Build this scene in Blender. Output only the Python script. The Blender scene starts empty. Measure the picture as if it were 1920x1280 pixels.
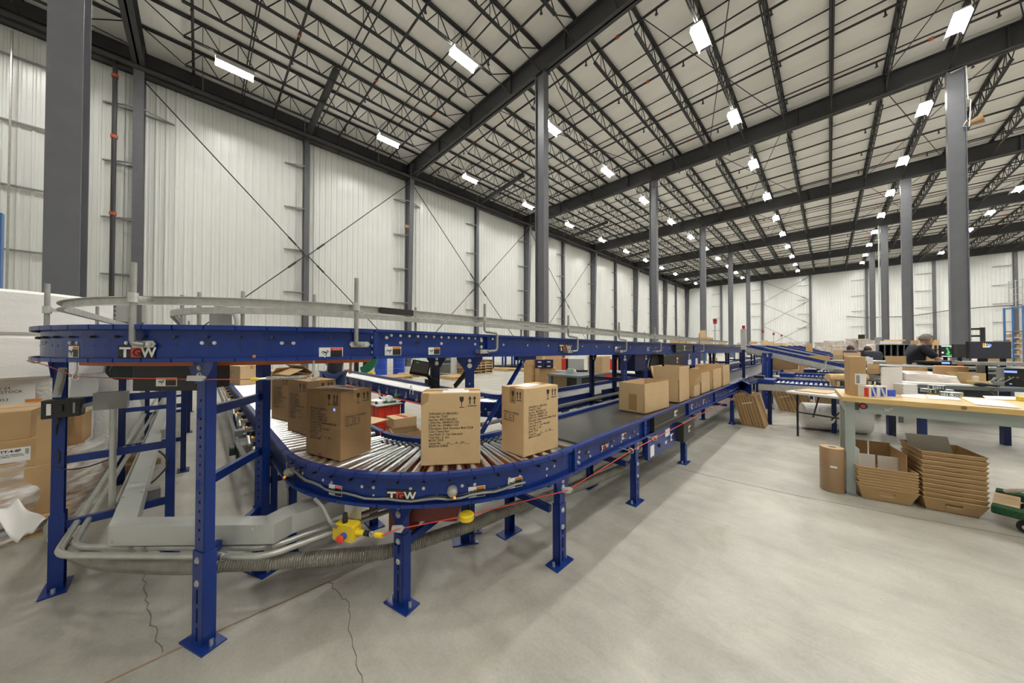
import bpy, math, random
from mathutils import Vector, Matrix
random.seed(7)
S = bpy.context.scene
COL = S.collection
V = Vector
R = math.radians
# ------------------------------------------------------------------ camera
EYE, FPX, YAW, PITCH = 1.45, 590.0, R(45.2), R(0.75)
cam_d = bpy.data.cameras.new('camera')
cam_d.sensor_width = 36.0
cam_d.sensor_fit = 'HORIZONTAL'
cam_d.lens = FPX / 1920 * 36
cam_d.clip_start = 0.05
cam_d.clip_end = 300
cam = bpy.data.objects.new('camera', cam_d)
COL.objects.link(cam)
cam.location = (0, 0, EYE)
cam.rotation_euler = (R(90) + PITCH, 0, YAW)
S.camera = cam
# ------------------------------------------------------------------ world and exposure
w = bpy.data.worlds.new('world')
S.world = w
w.use_nodes = True
w.node_tree.nodes['Background'].inputs[0].default_value = (1, 1, 1, 1)
w.node_tree.nodes['Background'].inputs[1].default_value = 0.0
S.view_settings.view_transform = 'Standard'
S.view_settings.look = 'None'
S.view_settings.gamma = 1
S.view_settings.use_curve_mapping = False
S.view_settings.exposure = 0.42
LAMP = 150.0

# ------------------------------------------------------------------ measuring helpers
_f = V((-math.sin(YAW) * math.cos(PITCH), math.cos(YAW) * math.cos(PITCH), math.sin(PITCH)))
_r = V((math.cos(YAW), math.sin(YAW), 0))
_u = _r.cross(_f)
def ray(px, py):
    return _f + _r * ((px - 960) / FPX) - _u * ((py - 640) / FPX)
def G(px, py, z=0.0):                      # where that sight line meets height z
    d = ray(px, py); t = (z - EYE) / d.z
    return V((d.x * t, d.y * t, z))
def D(px, py, Z):                          # the point on that sight line at depth Z
    return V((0, 0, EYE)) + ray(px, py) * Z
def AX(px, py, x):
    d = ray(px, py); t = x / d.x
    return V((x, d.y * t, EYE + d.z * t))
def AY(px, py, y):
    d = ray(px, py); t = y / d.y
    return V((d.x * t, y, EYE + d.z * t))
def seen(p, m=0):
    q = V(p) - V((0, 0, EYE)); Z = q.dot(_f)
    if Z < 0.1: return False
    x = 960 + FPX * q.dot(_r) / Z; y = 640 - FPX * q.dot(_u) / Z
    return -m < x < 1920 + m and -m < y < 1280 + m
ORD = ['first', 'second', 'third', 'fourth', 'fifth', 'sixth', 'seventh', 'eighth', 'ninth', 'tenth', 'eleventh', 'twelfth',
       'thirteenth', 'fourteenth', 'fifteenth', 'sixteenth', 'seventeenth', 'eighteenth', 'nineteenth', 'twentieth',
       'twenty-first', 'twenty-second', 'twenty-third', 'twenty-fourth', 'twenty-fifth', 'twenty-sixth', 'twenty-seventh',
       'twenty-eighth', 'twenty-ninth', 'thirtieth']

# ------------------------------------------------------------------ materials
MATS = {}
def mat(name, col, rough=0.5, metal=0.0, noise=0.0, nscale=6.0, bump=0.0, bscale=40.0, coat=0.0, emit=0.0, stretch=(1, 1, 1), alpha=1.0, trans=0.0, spec=0.5):
    m = bpy.data.materials.new(name); m.use_nodes = True
    nt = m.node_tree; b = nt.nodes['Principled BSDF']
    b.inputs['Base Color'].default_value = (*col, 1)
    b.inputs['Roughness'].default_value = rough
    b.inputs['Metallic'].default_value = metal
    b.inputs['Coat Weight'].default_value = coat
    b.inputs['Coat Roughness'].default_value = 0.12
    b.inputs['Specular IOR Level'].default_value = spec
    if trans: b.inputs['Transmission Weight'].default_value = trans
    if alpha < 1: b.inputs['Alpha'].default_value = alpha
    if emit:
        b.inputs['Emission Color'].default_value = (*col, 1)
        b.inputs['Emission Strength'].default_value = emit
    if noise or bump:
        tc = nt.nodes.new('ShaderNodeTexCoord'); mp = nt.nodes.new('ShaderNodeMapping')
        mp.inputs['Scale'].default_value = stretch
        nt.links.new(tc.outputs['Object'], mp.inputs['Vector'])
        if noise:
            n = nt.nodes.new('ShaderNodeTexNoise'); n.inputs['Scale'].default_value = nscale; n.inputs['Detail'].default_value = 6
            nt.links.new(mp.outputs[0], n.inputs['Vector'])
            cr = nt.nodes.new('ShaderNodeMapRange'); cr.inputs['From Min'].default_value = 0.3; cr.inputs['From Max'].default_value = 0.7
            cr.inputs['To Min'].default_value = 1 - noise; cr.inputs['To Max'].default_value = 1 + noise * 0.6
            nt.links.new(n.outputs['Fac'], cr.inputs['Value'])
            mx = nt.nodes.new('ShaderNodeMix'); mx.data_type = 'RGBA'; mx.blend_type = 'MULTIPLY'; mx.inputs[0].default_value = 1
            mx.inputs[6].default_value = (*col, 1)
            nt.links.new(cr.outputs[0], mx.inputs[7]); nt.links.new(mx.outputs[2], b.inputs['Base Color'])
        if bump:
            n2 = nt.nodes.new('ShaderNodeTexNoise'); n2.inputs['Scale'].default_value = bscale; n2.inputs['Detail'].default_value = 4
            nt.links.new(mp.outputs[0], n2.inputs['Vector'])
            bp = nt.nodes.new('ShaderNodeBump'); bp.inputs['Strength'].default_value = bump; bp.inputs['Distance'].default_value = 0.02
            nt.links.new(n2.outputs['Fac'], bp.inputs['Height']); nt.links.new(bp.outputs[0], b.inputs['Normal'])
    MATS[name] = m
    return m
mat('wall_white', (0.80, 0.81, 0.78), 0.25, noise=0.03, nscale=0.6, spec=0.5)
mat('roof_white', (0.93, 0.915, 0.865), 0.7, noise=0.05, nscale=1.3, bump=0.5, bscale=5, stretch=(0.25, 2.0, 1))
mat('girder', (0.045, 0.045, 0.047), 0.55, noise=0.1, nscale=2)
mat('joist', (0.028, 0.028, 0.029), 0.6)
mat('column', (0.115, 0.118, 0.13), 0.5, noise=0.08, nscale=3)
mat('pipe_dark', (0.03, 0.03, 0.031), 0.5)
mat('pipe_red', (0.5, 0.09, 0.03), 0.5)
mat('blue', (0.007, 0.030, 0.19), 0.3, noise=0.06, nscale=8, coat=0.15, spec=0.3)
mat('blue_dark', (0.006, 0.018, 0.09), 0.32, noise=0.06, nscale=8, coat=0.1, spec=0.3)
mat('blue_bright', (0.02, 0.07, 0.42), 0.35, noise=0.05)
mat('galv', (0.55, 0.55, 0.52), 0.42, metal=0.75, noise=0.16, nscale=25)
mat('galv_dull', (0.36, 0.36, 0.34), 0.5, metal=0.6, noise=0.18, nscale=12)
mat('zinc', (0.68, 0.68, 0.65), 0.3, metal=0.85)
mat('chrome', (0.90, 0.90, 0.89), 0.28, metal=1.0, noise=0.1, nscale=4, stretch=(1, 8, 1))
mat('belt', (0.058, 0.055, 0.051), 0.3, noise=0.25, nscale=3)
mat('belt_grey', (0.16, 0.16, 0.155), 0.35, noise=0.2, nscale=3)
mat('black', (0.012, 0.012, 0.012), 0.45)
mat('black_matte', (0.02, 0.02, 0.02), 0.7, noise=0.2)
mat('guard_black', (0.022, 0.021, 0.019), 0.42, noise=0.15, nscale=5)
mat('rubber', (0.015, 0.015, 0.015), 0.6)
mat('orange_pan', (0.50, 0.115, 0.02), 0.5, noise=0.2, nscale=6)
mat('red_housing', (0.12, 0.012, 0.008), 0.45, noise=0.2)
mat('motor_green', (0.012, 0.028, 0.026), 0.4)
mat('wireway', (0.47, 0.48, 0.45), 0.45, metal=0.15, noise=0.05, nscale=5)
mat('conduit', (0.50, 0.51, 0.47), 0.35, metal=0.65, noise=0.12, nscale=14)
mat('hose', (0.30, 0.285, 0.25), 0.4, metal=0.35, noise=0.2, nscale=10)
mat('cable_grey', (0.25, 0.25, 0.24), 0.5)
mat('white', (0.78, 0.78, 0.76), 0.5)
mat('paper', (0.80, 0.79, 0.77), 0.7)
mat('orange', (0.75, 0.24, 0.02), 0.5)
mat('red', (0.70, 0.05, 0.025), 0.4, noise=0.08)
mat('red_cord', (0.62, 0.06, 0.03), 0.5)
mat('yellow', (0.80, 0.58, 0.02), 0.4, noise=0.08)
mat('estop_blue', (0.02, 0.08, 0.55), 0.4)
mat('amber', (0.8, 0.3, 0.02), 0.3, emit=0.5)
mat('clear_lens', (0.35, 0.33, 0.29), 0.25)
mat('ink', (0.035, 0.03, 0.026), 0.75)
mat('ink_red', (0.42, 0.05, 0.04), 0.75)
mat('card', (0.50, 0.325, 0.155), 0.72, noise=0.07, nscale=5, bump=0.08, bscale=60)
mat('card_light', (0.60, 0.42, 0.225), 0.72, noise=0.06, nscale=5, bump=0.08, bscale=60)
mat('card_dark', (0.33, 0.20, 0.088), 0.72, noise=0.22, nscale=4, bump=0.1, bscale=40)
mat('card_edge', (0.34, 0.205, 0.09), 0.8, noise=0.35, nscale=3, stretch=(1, 1, 60))
mat('tape', (0.42, 0.27, 0.11), 0.25)
mat('tape_red', (0.45, 0.05, 0.04), 0.4)
mat('wood', (0.58, 0.40, 0.20), 0.7, noise=0.25, nscale=6, stretch=(1, 6, 6))
mat('wood_dark', (0.32, 0.20, 0.10), 0.75, noise=0.3, nscale=6)
mat('bench_wood', (0.66, 0.45, 0.17), 0.4, noise=0.14, nscale=5, stretch=(1.5, 12, 12), coat=0.2)
mat('bench_green', (0.37, 0.42, 0.39), 0.45, noise=0.05)
mat('bench_grey', (0.13, 0.15, 0.155), 0.4, noise=0.1)
mat('plastic_white', (0.70, 0.69, 0.68), 0.45, noise=0.03)
mat('foam', (0.80, 0.79, 0.77), 0.8, noise=0.05, nscale=3, bump=0.25, bscale=30, stretch=(1, 1, 6))
mat('bubble', (0.78, 0.78, 0.76), 0.35, bump=0.7, bscale=26)
mat('kraft', (0.36, 0.225, 0.115), 0.35, noise=0.12, nscale=5, coat=0.5)
mat('screen_off', (0.008, 0.009, 0.025), 0.2)
mat('screen_glow', (0.006, 0.006, 0.018), 0.25, emit=0.3)
mat('glow_white', (0.8, 0.85, 0.9), 0.4, emit=0.8)
mat('glow_green', (0.05, 0.6, 0.1), 0.4, emit=0.4)
mat('glow_blue', (0.25, 0.4, 0.95), 0.4, emit=0.7)
mat('glow_orange', (0.9, 0.45, 0.05), 0.4, emit=0.8)
mat('grey_box', (0.26, 0.26, 0.26), 0.45, noise=0.05)
mat('grey_light', (0.48, 0.49, 0.48), 0.5)
mat('green', (0.01, 0.14, 0.055), 0.5)
mat('carpet_green', (0.012, 0.085, 0.028), 0.9, noise=0.4, nscale=60, bump=0.8, bscale=150)
mat('mint', (0.35, 0.5, 0.4), 0.4)
mat('skin', (0.48, 0.27, 0.18), 0.5)
mat('hair_grey', (0.20, 0.17, 0.14), 0.7, noise=0.3, nscale=30)
mat('hair_dark', (0.015, 0.012, 0.010), 0.6)
mat('shirt_navy', (0.010, 0.012, 0.022), 0.85, noise=0.2)
mat('jeans', (0.018, 0.04, 0.115), 0.85, noise=0.25, nscale=12)
mat('trousers', (0.05, 0.045, 0.04), 0.85)
mat('label_green', (0.025, 0.075, 0.07), 0.4)
mat('navy_box', (0.012, 0.017, 0.07), 0.35)
mat('lamp_glow', (1.0, 0.98, 0.93), 0.5, emit=LAMP)
mat('beacon_red', (0.5, 0.02, 0.02), 0.3)
mat('joint_brown', (0.30, 0.20, 0.12), 0.8)
mat('crack_dark', (0.16, 0.145, 0.12), 0.9)
mat('rack_blue', (0.06, 0.17, 0.42), 0.4)
mat('wrap_load', (0.62, 0.55, 0.48), 0.25, noise=0.3, nscale=7, bump=0.6, bscale=12, coat=0.6)

def film_material():                      # thin stretch wrap: see-through with creased glints
    m = bpy.data.materials.new('stretch_film'); m.use_nodes = True; nt = m.node_tree
    b = nt.nodes['Principled BSDF']
    b.inputs['Base Color'].default_value = (0.75, 0.73, 0.70, 1); b.inputs['Roughness'].default_value = 0.22
    tc = nt.nodes.new('ShaderNodeTexCoord'); mp = nt.nodes.new('ShaderNodeMapping'); mp.inputs['Scale'].default_value = (3, 3, 14); mp.inputs['Rotation'].default_value = (0.3, 0.5, 0.4)
    n = nt.nodes.new('ShaderNodeTexNoise'); n.inputs['Scale'].default_value = 1.6; n.inputs['Detail'].default_value = 5
    nt.links.new(tc.outputs['Object'], mp.inputs[0]); nt.links.new(mp.outputs[0], n.inputs['Vector'])
    r = nt.nodes.new('ShaderNodeMapRange'); r.inputs[1].default_value = 0.42; r.inputs[2].default_value = 0.68; r.inputs[3].default_value = 0.22; r.inputs[4].default_value = 0.85
    nt.links.new(n.outputs['Fac'], r.inputs[0]); nt.links.new(r.outputs[0], b.inputs['Alpha'])
    bp = nt.nodes.new('ShaderNodeBump'); bp.inputs['Strength'].default_value = 0.7; bp.inputs['Distance'].default_value = 0.03
    nt.links.new(n.outputs['Fac'], bp.inputs['Height']); nt.links.new(bp.outputs[0], b.inputs['Normal'])
    MATS['film'] = m
film_material()

def concrete_material():
    m = bpy.data.materials.new('concrete'); m.use_nodes = True; nt = m.node_tree; b = nt.nodes['Principled BSDF']
    tc = nt.nodes.new('ShaderNodeTexCoord')
    def noise(sc, det=6, rough=0.6, dist=0.0, stretch=(1, 1, 1)):
        mp = nt.nodes.new('ShaderNodeMapping'); mp.inputs['Scale'].default_value = stretch
        nt.links.new(tc.outputs['Object'], mp.inputs[0])
        n = nt.nodes.new('ShaderNodeTexNoise'); n.inputs['Scale'].default_value = sc; n.inputs['Detail'].default_value = det
        n.inputs['Roughness'].default_value = rough; n.inputs['Distortion'].default_value = dist
        nt.links.new(mp.outputs[0], n.inputs['Vector']); return n.outputs['Fac']
    def ramp(f, a, b_, c0, c1):
        r = nt.nodes.new('ShaderNodeMapRange'); r.inputs[1].default_value = a; r.inputs[2].default_value = b_
        r.inputs[3].default_value = c0; r.inputs[4].default_value = c1; nt.links.new(f, r.inputs[0]); return r.outputs[0]
    def mul(x, y):
        n = nt.nodes.new('ShaderNodeMath'); n.operation = 'MULTIPLY'; nt.links.new(x, n.inputs[0]); nt.links.new(y, n.inputs[1]); return n.outputs[0]
    tone = mul(ramp(noise(1.3, 7, 0.7, 0.8, (0.5, 2.6, 1)), 0.32, 0.7, 0.84, 1.06), mul(mul(ramp(noise(0.55, 5, 0.6, 0.6), 0.3, 0.7, 0.76, 1.08), ramp(noise(2.6, 8, 0.65, 0.4), 0.3, 0.72, 0.80, 1.08)), ramp(noise(60, 3, 0.5), 0.3, 0.7, 0.93, 1.04)))
    mx = nt.nodes.new('ShaderNodeMix'); mx.data_type = 'RGBA'; mx.blend_type = 'MULTIPLY'; mx.inputs[0].default_value = 1
    mx.inputs[6].default_value = (0.475, 0.455, 0.395, 1); nt.links.new(tone, mx.inputs[7])
    st = nt.nodes.new('ShaderNodeMix'); st.data_type = 'RGBA'
    nt.links.new(ramp(noise(1.1, 7, 0.7, 1.2), 0.56, 0.76, 0, 0.5), st.inputs[0]); nt.links.new(mx.outputs[2], st.inputs[6])
    st.inputs[7].default_value = (0.27, 0.22, 0.155, 1)
    nt.links.new(st.outputs[2], b.inputs['Base Color'])
    nt.links.new(ramp(noise(1.7, 6), 0.3, 0.7, 0.34, 0.6), b.inputs['Roughness'])
    bp = nt.nodes.new('ShaderNodeBump'); bp.inputs['Strength'].default_value = 0.12; bp.inputs['Distance'].default_value = 0.01
    nt.links.new(noise(18, 6, 0.7), bp.inputs['Height']); nt.links.new(bp.outputs[0], b.inputs['Normal'])
    MATS['concrete'] = m
concrete_material()

# ------------------------------------------------------------------ mesh building
UP = V((0, 0, 1))
class MB:
    def __init__(self): self.v = []; self.f = []
    def add(self, vs, fs):
        k = len(self.v); self.v.extend([tuple(p) for p in vs]); self.f.extend([tuple(i + k for i in f) for f in fs]); return self
    def hexa(self, p):                      # 8 corners: bottom loop 0-3, top loop 4-7
        return self.add(p, [(3, 2, 1, 0), (4, 5, 6, 7), (0, 1, 5, 4), (1, 2, 6, 5), (2, 3, 7, 6), (3, 0, 4, 7)])
    def b(self, x0, y0, z0, x1, y1, z1):
        return self.hexa([(x0, y0, z0), (x1, y0, z0), (x1, y1, z0), (x0, y1, z0), (x0, y0, z1), (x1, y0, z1), (x1, y1, z1), (x0, y1, z1)])
    def box(self, c, s, rz=0.0, M=None):
        c = V(c); m = M if M is not None else Matrix.Rotation(rz, 3, 'Z')
        o = []
        for z in (-.5, .5):
            for x, y in ((-.5, -.5), (.5, -.5), (.5, .5), (-.5, .5)):
                o.append(c + m @ V((x * s[0], y * s[1], z * s[2])))
        return self.hexa(o)
    def bar(self, p, q, w, h, up=UP):       # rectangular bar from p to q
        p = V(p); q = V(q); t = (q - p).normalized()
        if abs(t.dot(up)) > 0.98: up = V((1, 0, 0))
        s = t.cross(up).normalized(); u = s.cross(t)
        a = s * w / 2; c = u * h / 2
        return self.hexa([p - a - c, p + a - c, q + a - c, q - a - c, p - a + c, p + a + c, q + a + c, q - a + c])
    def cyl(self, p, q, r, n=12, r2=None, caps=True):
        p = V(p); q = V(q); t = (q - p).normalized(); up = UP if abs(t.z) < 0.9 else V((1, 0, 0))
        s = t.cross(up).normalized(); u = s.cross(t); r2 = r if r2 is None else r2
        o = []
        for c, rr in ((p, r), (q, r2)):
            for i in range(n):
                a = 2 * math.pi * i / n; o.append(c + s * (rr * math.cos(a)) + u * (rr * math.sin(a)))
        f = [(i, (i + 1) % n, n + (i + 1) % n, n + i) for i in range(n)]
        if caps: f += [tuple(range(n - 1, -1, -1)), tuple(range(n, 2 * n))]
        return self.add(o, f)
    def tube(self, pts, r, n=8, closed=False):
        pts = [V(p) for p in pts]; N = len(pts); rr = r if isinstance(r, (list, tuple)) else [r] * N
        prev = None; o = []
        for i in range(N):
            a = pts[(i - 1) % N] if (i > 0 or closed) else pts[0]; c = pts[(i + 1) % N] if (i < N - 1 or closed) else pts[-1]
            t = (c - a).normalized()
            if prev is None:
                up = UP if abs(t.z) < 0.9 else V((1, 0, 0)); s = t.cross(up).normalized()
            else:
                s = (prev - t * prev.dot(t)).normalized()
            prev = s; u = s.cross(t)
            for k in range(n):
                an = 2 * math.pi * k / n; o.append(pts[i] + s * (rr[i] * math.cos(an)) + u * (rr[i] * math.sin(an)))
        f = []
        for i in range(N if closed else N - 1):
            j = (i + 1) % N
            for k in range(n): f.append((i * n + k, i * n + (k + 1) % n, j * n + (k + 1) % n, j * n + k))
        if not closed: f += [tuple(range(n - 1, -1, -1)), tuple(range((N - 1) * n, N * n))]
        return self.add(o, f)
    def sweep(self, path, prof, closed=False):   # profile (outward u, up v) along a path; outward = right of the heading
        path = [V(p) for p in path]; N = len(path); m = len(prof); o = []
        for i in range(N):
            a = path[(i - 1) % N] if (i > 0 or closed) else path[0]; c = path[(i + 1) % N] if (i < N - 1 or closed) else path[-1]
            t = c - a; t.z = 0; t.normalize(); s = V((t.y, -t.x, 0))
            for (u, v) in prof: o.append(path[i] + s * u + UP * v)
        f = []
        for i in range(N if closed else N - 1):
            j = (i + 1) % N
            for k in range(m): f.append((i * m + k, j * m + k, j * m + (k + 1) % m, i * m + (k + 1) % m))
        if not closed: f += [tuple(range(m - 1, -1, -1)), tuple(range((N - 1) * m, N * m))]
        return self.add(o, f)
    def prism(self, o, ux, uy, poly, d):         # polygon in the (ux, uy) plane at o, thickened by d along the normal
        o = V(o); ux = V(ux); uy = V(uy); n = ux.cross(uy).normalized() * d; m = len(poly)
        p = [o + ux * a + uy * c for a, c in poly]
        return self.add(p + [q + n for q in p], [tuple(range(m - 1, -1, -1)), tuple(range(m, 2 * m))] + [(i, (i + 1) % m, m + (i + 1) % m, m + i) for i in range(m)])
    def lathe(self, c, prof, n=20, axis=UP, up=None):
        c = V(c); axis = V(axis).normalized(); s = axis.cross(V((1, 0, 0)) if abs(axis.x) < 0.9 else V((0, 1, 0))).normalized(); u = axis.cross(s); o = []
        for r, h in prof:
            for i in range(n):
                a = 2 * math.pi * i / n; o.append(c + axis * h + s * (r * math.cos(a)) + u * (r * math.sin(a)))
        m = len(prof); f = []
        for j in range(m - 1):
            for i in range(n): f.append((j * n + i, j * n + (i + 1) % n, (j + 1) * n + (i + 1) % n, (j + 1) * n + i))
        f += [tuple(range(n - 1, -1, -1)), tuple(range((m - 1) * n, m * n))]
        return self.add(o, f)
    def ell(self, c, r, n=14, m=9, M=None):
        c = V(c); M = M or Matrix.Identity(3); o = []; f = []
        for j in range(m + 1):
            th = math.pi * j / m
            for i in range(n):
                a = 2 * math.pi * i / n
                o.append(c + M @ V((r[0] * math.sin(th) * math.cos(a), r[1] * math.sin(th) * math.sin(a), r[2] * math.cos(th))))
        for j in range(m):
            for i in range(n): f.append((j * n + i, (j + 1) * n + i, (j + 1) * n + (i + 1) % n, j * n + (i + 1) % n))
        return self.add(o, f)
    def mesh(self, name, material, smooth=None):
        me = bpy.data.meshes.new(name); me.from_pydata(self.v, [], self.f); me.validate(); me.update()
        if material: me.materials.append(MATS[material] if isinstance(material, str) else material)
        if smooth:
            me.polygons.foreach_set('use_smooth', [True] * len(me.polygons))
            try: me.set_sharp_from_angle(angle=R(smooth if smooth is not True else 40))
            except Exception: pass
        return me
    def build(self, name, material, parent=None, smooth=None, bevel=0.0):
        me = self.mesh(name, material, smooth)
        return link(name, me, parent, bevel)
def root_of(o):
    while o.parent: o = o.parent
    return o
def link(name, me, parent=None, bevel=0.0):
    o = bpy.data.objects.new(name, me); COL.objects.link(o)
    if parent is not None:
        me.transform(root_of(parent).matrix_basis.inverted()); o.parent = parent
    if bevel:
        md = o.modifiers.new('bevel', 'BEVEL'); md.width = bevel; md.segments = 2; md.limit_method = 'ANGLE'
    return o
def tag(o, label, cat=None, group=None, kind=None):
    if label: o['label'] = label
    if cat: o['category'] = cat
    if group: o['group'] = group
    if kind: o['kind'] = kind
    return o
def thing(name, label, cat, loc=(0, 0, 0), rz=0.0, group=None):
    o = bpy.data.objects.new(name, None); COL.objects.link(o); o.empty_display_size = 0.1
    o.matrix_basis = Matrix.Translation(V(loc)) @ Matrix.Rotation(rz, 4, 'Z')
    return tag(o, label, cat, group)
KIDS = {}
def dup(o, parent=None):
    c = o.copy(); COL.objects.link(c); c.parent = parent
    for ch in list(o.children): dup(ch, c)
    return c
def place(src, loc, rz=0.0, label=None, group=None, scale=None):
    c = dup(src); c.location = loc; c.rotation_euler = (0, 0, rz)
    if scale: c.scale = scale
    if label: c['label'] = label
    if group: c['group'] = group
    return c
def text(name, s, o, ux, uy, size, material, parent, align='LEFT', bold=0.0, lift=0.0012, space=1.0, xs=1.0):
    cu = bpy.data.curves.new('text', 'FONT'); cu.body = s; cu.size = size; cu.align_x = align; cu.space_line = space; cu.offset = bold * size; cu.resolution_u = 2
    t = bpy.data.objects.new('text', cu)
    me = bpy.data.meshes.new_from_object(t); me.name = name
    bpy.data.objects.remove(t); bpy.data.curves.remove(cu)
    ux = V(ux).normalized(); uy = V(uy).normalized(); n = ux.cross(uy); o = V(o) + n * lift
    M = Matrix(((ux.x * xs, uy.x, n.x, o.x), (ux.y * xs, uy.y, n.y, o.y), (ux.z * xs, uy.z, n.z, o.z), (0, 0, 0, 1)))
    me.transform(M); me.materials.clear(); me.materials.append(MATS[material])
    return link(name, me, parent)
def plate(c, ux, uy, w_, h_, t=0.0015):       # thin plate centred at c, in plane (ux, uy), lying on the surface
    ux = V(ux).normalized(); uy = V(uy).normalized()
    return MB().prism(V(c), ux, uy, [(-w_ / 2, -h_ / 2), (w_ / 2, -h_ / 2), (w_ / 2, h_ / 2), (-w_ / 2, h_ / 2)], t)
_tiny = {}
class SC:                                     # small repeated parts, each an object of its own sharing one mesh
    def __init__(self): self.i = []
    def cyl(self, p, q, r, n=10):
        p = V(p); q = V(q); self.i.append(('c', p, (q - p).normalized(), r, (q - p).length, n)); return self
    def bolt(self, p, n, r, h): self.i.append(('b', V(p), V(n), r, h, 6))
    def build(self, name, material, parent):
        base = root_of(parent).matrix_basis.inverted()
        for k, p, d, r, h, n in self.i:
            key = (k, round(r, 4), round(h, 4), n, material)
            if key not in _tiny:
                mb = MB().cyl((0, 0, 0), (0, 0, h), r, n)
                if k == 'b': mb.cyl((0, 0, 0), (0, 0, h * .4), r * 1.5, 8)
                _tiny[key] = mb.mesh(name, material)
            o = bpy.data.objects.new(name, _tiny[key]); COL.objects.link(o); o.parent = parent
            o.matrix_basis = base @ Matrix.Translation(p) @ d.to_track_quat('Z', 'Y').to_matrix().to_4x4()
def inst(me, name, parent, loc):
    o = bpy.data.objects.new(name, me); COL.objects.link(o); o.parent = parent
    o.matrix_basis = root_of(parent).matrix_basis.inverted() @ Matrix.Translation(V(loc)); return o
def logo(parent, c, ux, uy, h_, t=0.0025):
    w_ = h_ * 2.45; ux = V(ux).normalized(); uy = V(uy).normalized(); n = ux.cross(uy)
    d = plate(c, ux, uy, w_, h_, t).build('logo_plate', 'black', parent)
    c = V(c) + n * t
    k = h_ * 0.40
    text('letter', 'T', c - ux * w_ * .45 - uy * h_ * .33, ux, uy, h_ * .95, 'white', d, bold=.03, xs=1.25)
    plate(c - ux * w_ * .01 - uy * h_ * 0.02, ux, uy, w_ * .27, h_ * .70, .001).build('red_block', 'red', d)
    text('letter', 'G', c - ux * w_ * .1 - uy * h_ * .27, ux, uy, h_ * .74, 'black', d, bold=.03, lift=.0022, xs=1.1)
    text('letter', 'W', c + ux * w_ * .135 - uy * h_ * .33, ux, uy, h_ * .95, 'white', d, bold=.03, xs=1.0)
    return d
def sticker(parent, c, ux, uy, h_, kind='warning', t=0.0018, asp=1.75):
    w_ = h_ * asp; ux = V(ux).normalized(); uy = V(uy).normalized(); n = ux.cross(uy); c = V(c)
    d = plate(c, ux, uy, w_, h_, t).build('warning_sticker', 'white', parent); c2 = c + n * t
    hd = 'orange' if kind == 'warning' else 'red'
    plate(c2 + ux * w_ * .22 - uy * h_ * .12, ux, uy, w_ * .50, h_ * .66, .0006).build('text_panel', 'black', d)
    plate(c2 + ux * w_ * .22 + uy * h_ * .34, ux, uy, w_ * .50, h_ * .24, .0006).build('header', hd, d)
    text('header_text', 'WARNING' if kind == 'warning' else 'DANGER', c2 + ux * w_ * .22 + uy * h_ * .27, ux, uy, h_ * .16, 'ink' if kind == 'warning' else 'white', d, align='CENTER')
    m = MB(); q = c2 - ux * w_ * .25; e = h_
    def L(a, b_, th):                           # pictogram strokes: a falling figure
        m.bar(q + ux * a[0] * e + uy * a[1] * e + n * .0006, q + ux * b_[0] * e + uy * b_[1] * e + n * .0006, th * e, .0006, n)
    L((-.22, .12), (.18, -.02), .09); L((.18, -.02), (.30, .12), .06); L((-.05, .05), (-.20, -.14), .06); L((-.22, .12), (-.33, -.02), .06); L((.0, .05), (.12, -.2), .07); L((.12, -.2), (.02, -.33), .05)
    m.cyl(q + ux * .2 * e + uy * .16 * e, q + ux * .2 * e + uy * .16 * e + n * .001, .06 * e, 10)
    m.build('pictogram', 'ink', d)
    return d
# ------------------------------------------------------------------ the hall
XL, XR, YB, YF = -21.0, 26.0, -14.2, 72.0
ZR = 14.24
FY = [-1.9 + 12.24 * n for n in range(-1, 7)]          # roof frames
def struct(name, mb, m, **k):
    return tag(mb.build(name, m, None, **k), None, None, None, 'structure')
struct('floor', MB().add([(XL - .2, YB - .2, 0), (XR + .2, YB - .2, 0), (XR + .2, YF + .2, 0), (XL - .2, YF + .2, 0)], [(0, 1, 2, 3)]), 'concrete')
struct('ceiling', MB().b(XL - .2, YB - .2, ZR, XR + .2, YF + .2, ZR + .15), 'roof_white')
def ribbed(p0, p1, nrm, pitch=0.305, depth=0.032):
    p0 = V(p0); p1 = V(p1); L = (p1 - p0).length; t = (p1 - p0) / L; nrm = V(nrm); pr = []
    n = int(L / pitch)
    for i in range(n):
        s = i * pitch
        for a, d in ((0, 0), (.10, 0), (.115, .008), (.125, .008), (.14, 0), (.20, 0), (.222, depth), (.268, depth), (.29, 0)):
            pr.append((s + a, d))
    pr.append((L, 0))
    vs = []
    for z in (0, ZR):
        for s, d in pr: vs.append(p0 + t * s + nrm * d + UP * z)
    m = len(pr); fs = [(i, i + 1, m + i + 1, m + i) for i in range(m - 1)]
    k = len(vs)                                          # backing so the wall has thickness
    vs += [p0 - nrm * .12, p1 - nrm * .12, p1 - nrm * .12 + UP * ZR, p0 - nrm * .12 + UP * ZR]
    fs.append((k + 1, k, k + 3, k + 2))
    return MB().add(vs, fs)
struct('wall_left', ribbed((XL, YF, 0), (XL, YB, 0), (1, 0, 0)), 'wall_white')
struct('wall_far', ribbed((XR, YF, 0), (XL, YF, 0), (0, -1, 0)), 'wall_white')
struct('wall_right', ribbed((XR, YB, 0), (XR, YF, 0), (-1, 0, 0)), 'wall_white')
struct('wall_back', ribbed((XL, YB, 0), (XR, YB, 0), (0, 1, 0)), 'wall_white')
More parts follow.
